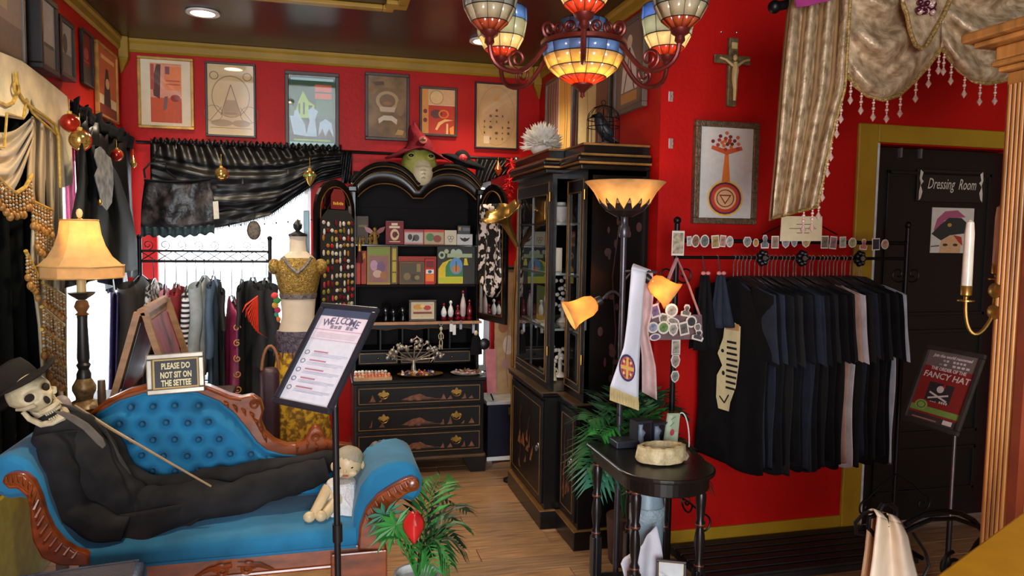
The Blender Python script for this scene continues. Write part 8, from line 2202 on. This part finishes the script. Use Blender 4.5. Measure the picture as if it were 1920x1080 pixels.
# ================================================================ DOOR SIGNS
DY = YF+.058
o_, b_ = atY(1716, 377, DY), atY(1846, 322, DY)
t = thing('dressing_room_sign', 'black plaque with pale script lettering on the dressing room door', 'sign', o_)
build('plaque', MB().bb((o_.x, DY-.008, o_.z), (b_.x, DY, b_.z)), mat('brown_black_plaque', (30, 25, 22), .4), t, smooth=False, bev=.003)
SIL = flat((206, 196, 178))
W_, H_ = b_.x-o_.x, b_.z-o_.z
text(t, 'Dressing', SIL, (o_.x+W_*.34, DY-.0086, o_.z+H_*.40), (1, 0, 0), (0, 0, 1), H_*.48, shear=.35, width=W_*.40)
text(t, 'Room', SIL, (o_.x+W_*.73, DY-.0086, o_.z+H_*.40), (1, 0, 0), (0, 0, 1), H_*.48, shear=.35, width=W_*.26)
for s_, u0 in ((1, .03), (-1, .97)):
    art(t, [('p', (206, 196, 178), [(u0, .02), (u0+s_*.03, .1), (u0+s_*.05, .3), (u0+s_*.02, .5), (u0+s_*.06, .62), (u0+s_*.03, .7), (u0+s_*.05, .9), (u0+s_*.01, .98), (u0, .7), (u0+s_*.02, .55), (u0, .3)][::s_])], (o_.x, DY-.0082, o_.z), (W_, 0, 0), (0, 0, H_), name='scroll_ornament')
o_, b_ = atY(1743, 474, DY), atY(1826, 391, DY)
t = thing('portrait_card', 'unframed portrait card of a face under a dark feathered hat, on the door', 'picture', o_)
build('card', MB().bb((o_.x, DY-.004, o_.z), (b_.x, DY, b_.z)), flat((206, 198, 184)), t, smooth=False)
art(t, [('p', (166, 84, 112), [(.05, .5), (.12, .75), (.3, .92), (.6, .95), (.8, .8), (.6, .78), (.3, .72), (.14, .48)]), ('p', (46, 48, 44), [(.0, .42), (.2, .62), (.4, .78), (.7, .78), (.9, .62), (.98, .5), (.8, .44), (.5, .4), (.26, .26)]), ('p', (206, 160, 116), [(.2, 0), (.24, .28), (.45, .4), (.68, .38), (.72, .2), (.7, 0)]), ('p', (176, 56, 36), [(.52, .4), (.72, .36), (.76, .16), (.66, .24)]),
        ('e', (60, 50, 40), .34, .18, .06, .03), ('e', (60, 50, 40), .58, .18, .06, .03), ('e', (190, 140, 60), .42, .62, .05, .04), ('l', (60, 60, 60), .006, [(.0, .14), (.2, .16)])], (o_.x, DY-.0042, o_.z), (b_.x-o_.x, 0, 0), (0, 0, b_.z-o_.z))

# ================================================================ HAT CLUB SIGN ON A STAND
WH = (232, 226, 218)
t, o_, U, UP, n_ = sign_frame('hat_sign', 'grey framed dark red poster about a fancy hat order on a floor stand', (2.63, 2.608, .952), 1.548, .358, .30, .362, .02, mat('grey_sign_frame', (74, 70, 66), .35, .3),
    [('r', (70, 62, 62), 0, 0, 1, 1), ('r', (150, 44, 40), 0, .1, 1, .78), ('r', (124, 112, 108), 0, .78, 1, 1), ('r', (58, 52, 54), .22, .3, .72, .56), ('r', (130, 170, 80), 0, .13, 1, .21), ('e', (150, 190, 90), .2, .22, .13, .07), ('o', (60, 90, 40), .2, .22, .09, .05, .2), ('e', WH, .47, .48, .07, .05), ('l', WH, .008, [(.28, .42), (.66, .33)]), ('l', WH, .008, [(.28, .33), (.66, .42)]), ('p', (190, 40, 40), [(.48, .53), (.56, .5), (.54, .56)]), ('r', WH, .72, .03, .9, .09), ('r', (176, 130, 120), .1, .03, .6, .05)], None, None)
WHM = flat(WH)
for body, v, s_, wd, sh in (('Join the world renowned', .92, .05, .78, .2), ('Tipsy Toucans', .865, .05, .6, .2), ('& win an honest ransom', .81, .05, .8, .2), ('THE ORDER OF THE', .735, .055, .7, 0), ('FANCY HAT', .62, .10, .92, .1), ('Only Ones', .29, .05, .4, .2)):
    if body in ('Tipsy Toucans', '& win an honest ransom', 'Only Ones'):
        art(t, [('r', WH, .5-wd/2+wd*k/9, v, .5-wd/2+wd*(k+.7)/9, v+.03) for k in range(9) if k != 4], o_, U, UP, name='lettering')
    else: text(t, body, WHM, o_+U*.5+UP*v+n_*.0022, U, UP, s_*.32*1.2, shear=sh, width=U.length*wd, bold=.0006)
pb = atZ(1776, 1082, 0); pb = V((2.675, 2.60, 0))
build('pole', MB().cyl((2.70, 2.605, .02), (2.70, 2.605, .80), .007, n=10), STEEL, t)
build('pole_sleeve', MB().cyl((2.70, 2.605, .02), (2.70, 2.605, .36), .0115, n=10), BLACKM, t)
build('bracket', MB().tube([(2.70, 2.605, .79), (2.69, 2.605, .84), (2.655, 2.608, .90)], .009, 7), BLACKM, t)
build('foot_disc', MB().lathe([(.12, .001), (.12, .012), (.02, .03)], (2.70, 2.605, 0), 24), BLACKM, t)

# ================================================================ IRON SCROLL BENCH BACK, WHITE CLOTH, YELLOW TABLE
IY = 1.72
def I(px, py, y=IY): return atY(px, py, y)
t = thing('iron_headboard', 'black wrought iron scrolled bench back with ball finial at lower right', 'bench', I(1760, 1080))
pp = I(1862, 980)
build('post', MB().cyl((pp.x, IY, .001), (pp.x, IY, I(1866, 856).z), .0165, n=12), mat('blue_black_iron', (40, 46, 54), .35, .5), t)
build('ball_finial', MB().sph(V((pp.x, IY, I(1868, 845).z)), .022, 14, 10), IRON, t)
p2 = I(1610, 1000)
build('post', MB().cyl((p2.x+.07, IY, .001), (p2.x+.07, IY, I(1650, 1004).z), .008, n=12), IRON, t)
build('top_rail', MB().tube([I(*p) for p in ((1697, 984), (1712, 974), (1735, 963), (1768, 958), (1800, 962), (1825, 975), (1850, 1004))], .008, 8), IRON, t)
build('lower_rail', MB().tube([I(*p) for p in ((1640, 1004), (1660, 1007), (1685, 1003), (1712, 988), (1745, 974), (1790, 972), (1830, 986), (1862, 1004))], .0065, 8), IRON, t)
build('scroll', MB().tube([I(*p) for p in ((1680, 972), (1680, 955), (1668, 944), (1655, 946), (1648, 958), (1652, 968), (1662, 966))], .0075, 8), IRON, t)
build('scroll', MB().tube([I(*p) for p in ((1640, 1004), (1628, 990), (1630, 970), (1648, 963), (1664, 970), (1666, 985), (1655, 990), (1645, 984))], .0065, 8), IRON, t)
build('scroll', MB().tube([I(*p) for p in ((1648, 956), (1620, 962), (1604, 980), (1606, 1000), (1620, 1002))], .0055, 7), IRON, t)
build('side_curve', MB().tube([I(*p) for p in ((1850, 1000), (1832, 1020), (1815, 1050), (1800, 1085))], .008, 8), IRON, t)
build('side_curve', MB().tube([I(*p) for p in ((1712, 1000), (1735, 1035), (1742, 1060), (1730, 1085))], .0045, 6), IRON, t)
build('scroll', MB().tube(spiral(I(1786, 1062), (1, 0, 0), (0, 0, 1), .045, .012, 1.3, a0=pi/2, n=20), .006, 6), IRON, t)
build('scroll', MB().tube([I(*p) for p in ((1868, 955), (1882, 956), (1892, 966), (1906, 964), (1908, 945), (1902, 932), (1896, 945))], .0065, 7), IRON, t)
WL = [(1645, 968), (1641, 1000), (1636, 1045), (1628, 1100)]; WR = [(1690, 982), (1702, 1005), (1712, 1050), (1726, 1100)]
def wc(u, v):
    a, b = interp(WL, v), interp(WR, v)
    return atY(a[0]+(b[0]-a[0])*u, a[1]+(b[1]-a[1])*u, IY-.022-.02*sin(u*9+.8)-.01*v)
t2 = thing('white_gown', 'white satin garment hanging from the iron scroll at lower right', 'garment', wc(.5, 1))
build('front_cloth', MB().grid(wc, 30, 16), mat('ivory_satin', (236, 222, 196), .45, var=.05), t2, sol=.004, angle=180)
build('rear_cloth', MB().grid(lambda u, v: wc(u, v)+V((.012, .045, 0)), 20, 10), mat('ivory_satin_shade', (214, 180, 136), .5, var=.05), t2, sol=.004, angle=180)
build('fold_over', MB().grid(lambda u, v: wc(u, 0)+V((.006*v, .045*v, .012*sin(pi*v))), 20, 6), mat('ivory_satin', (236, 222, 196)), t2, sol=.004, angle=180)
YZ = 1.05
a, b = atZ(1738, 1090, YZ), atZ(1930, 950, YZ)
dd = (b-a).normalized(); nn_ = V((dd.y, -dd.x, 0))
if nn_.x < 0 and nn_.y > 0: nn_ = -nn_
a2, b2 = a-dd*.18, b+dd*.05
MUST = mat('mustard_yellow_paint', (206, 154, 20), .5, var=.05)
t = thing('yellow_table', 'mustard yellow tabletop corner in the lower right foreground', 'table', (a2+nn_*.2+V((0, 0, -YZ))))
q = [a2, b2, b2+nn_*.26, a2+nn_*.26]
if (q[1]-q[0]).cross(q[2]-q[0]).z < 0: q = q[::-1]
build('top', MB().slab([p-V((0, 0, .03)) for p in q][::-1], (0, 0, .03)), MUST, t, smooth=False, bev=.005)
for p in q:
    c = p+((q[0]+q[2])/2-p)*.15
    build('leg', MB().tube([(c.x, c.y, YZ-.03), (c.x, c.y, .001)], [.025, .018], 10), MUST, t)

# ================================================================ PALM BEHIND THE SIDE TABLE
pc2 = V((1.42, 3.26, 0))
t = thing('potted_palm', 'artificial palm with drooping fronds behind the side table', 'plant', pc2)
build('pot', MB().lathe([(.06, .001), (.07, .02), (.085, .24), (.078, .24), (.0005, .225)], pc2, 22), mat('terracotta_dark', (70, 44, 34), .7), t)
bs = pc2+V((0, 0, .23))
for k, (px, py, yy, m_) in enumerate(((1098, 788, 3.02, PALM), (1105, 850, 2.98, PALM), (1112, 915, 2.97, mat('blue_green_leaf', (60, 130, 104), .4)), (1135, 742, 3.05, PALM2), (1205, 745, 3.06, PALM), (1240, 748, 3.1, PALM2), (1160, 770, 3.0, PALM), (1330, 905, 3.08, PALM2), (1315, 860, 3.12, PALM2), (1270, 770, 3.2, PALM2), (1120, 815, 3.0, LEAF), (1095, 880, 2.98, PALM), (1220, 790, 3.02, LEAF), (1185, 735, 3.08, PALM))):
    e = atY(px, py, yy); mid = (bs+e)/2+V((0, 0, .22))
    frond(t, [bs, mid, e], m_, 20, .17, .030, .03)
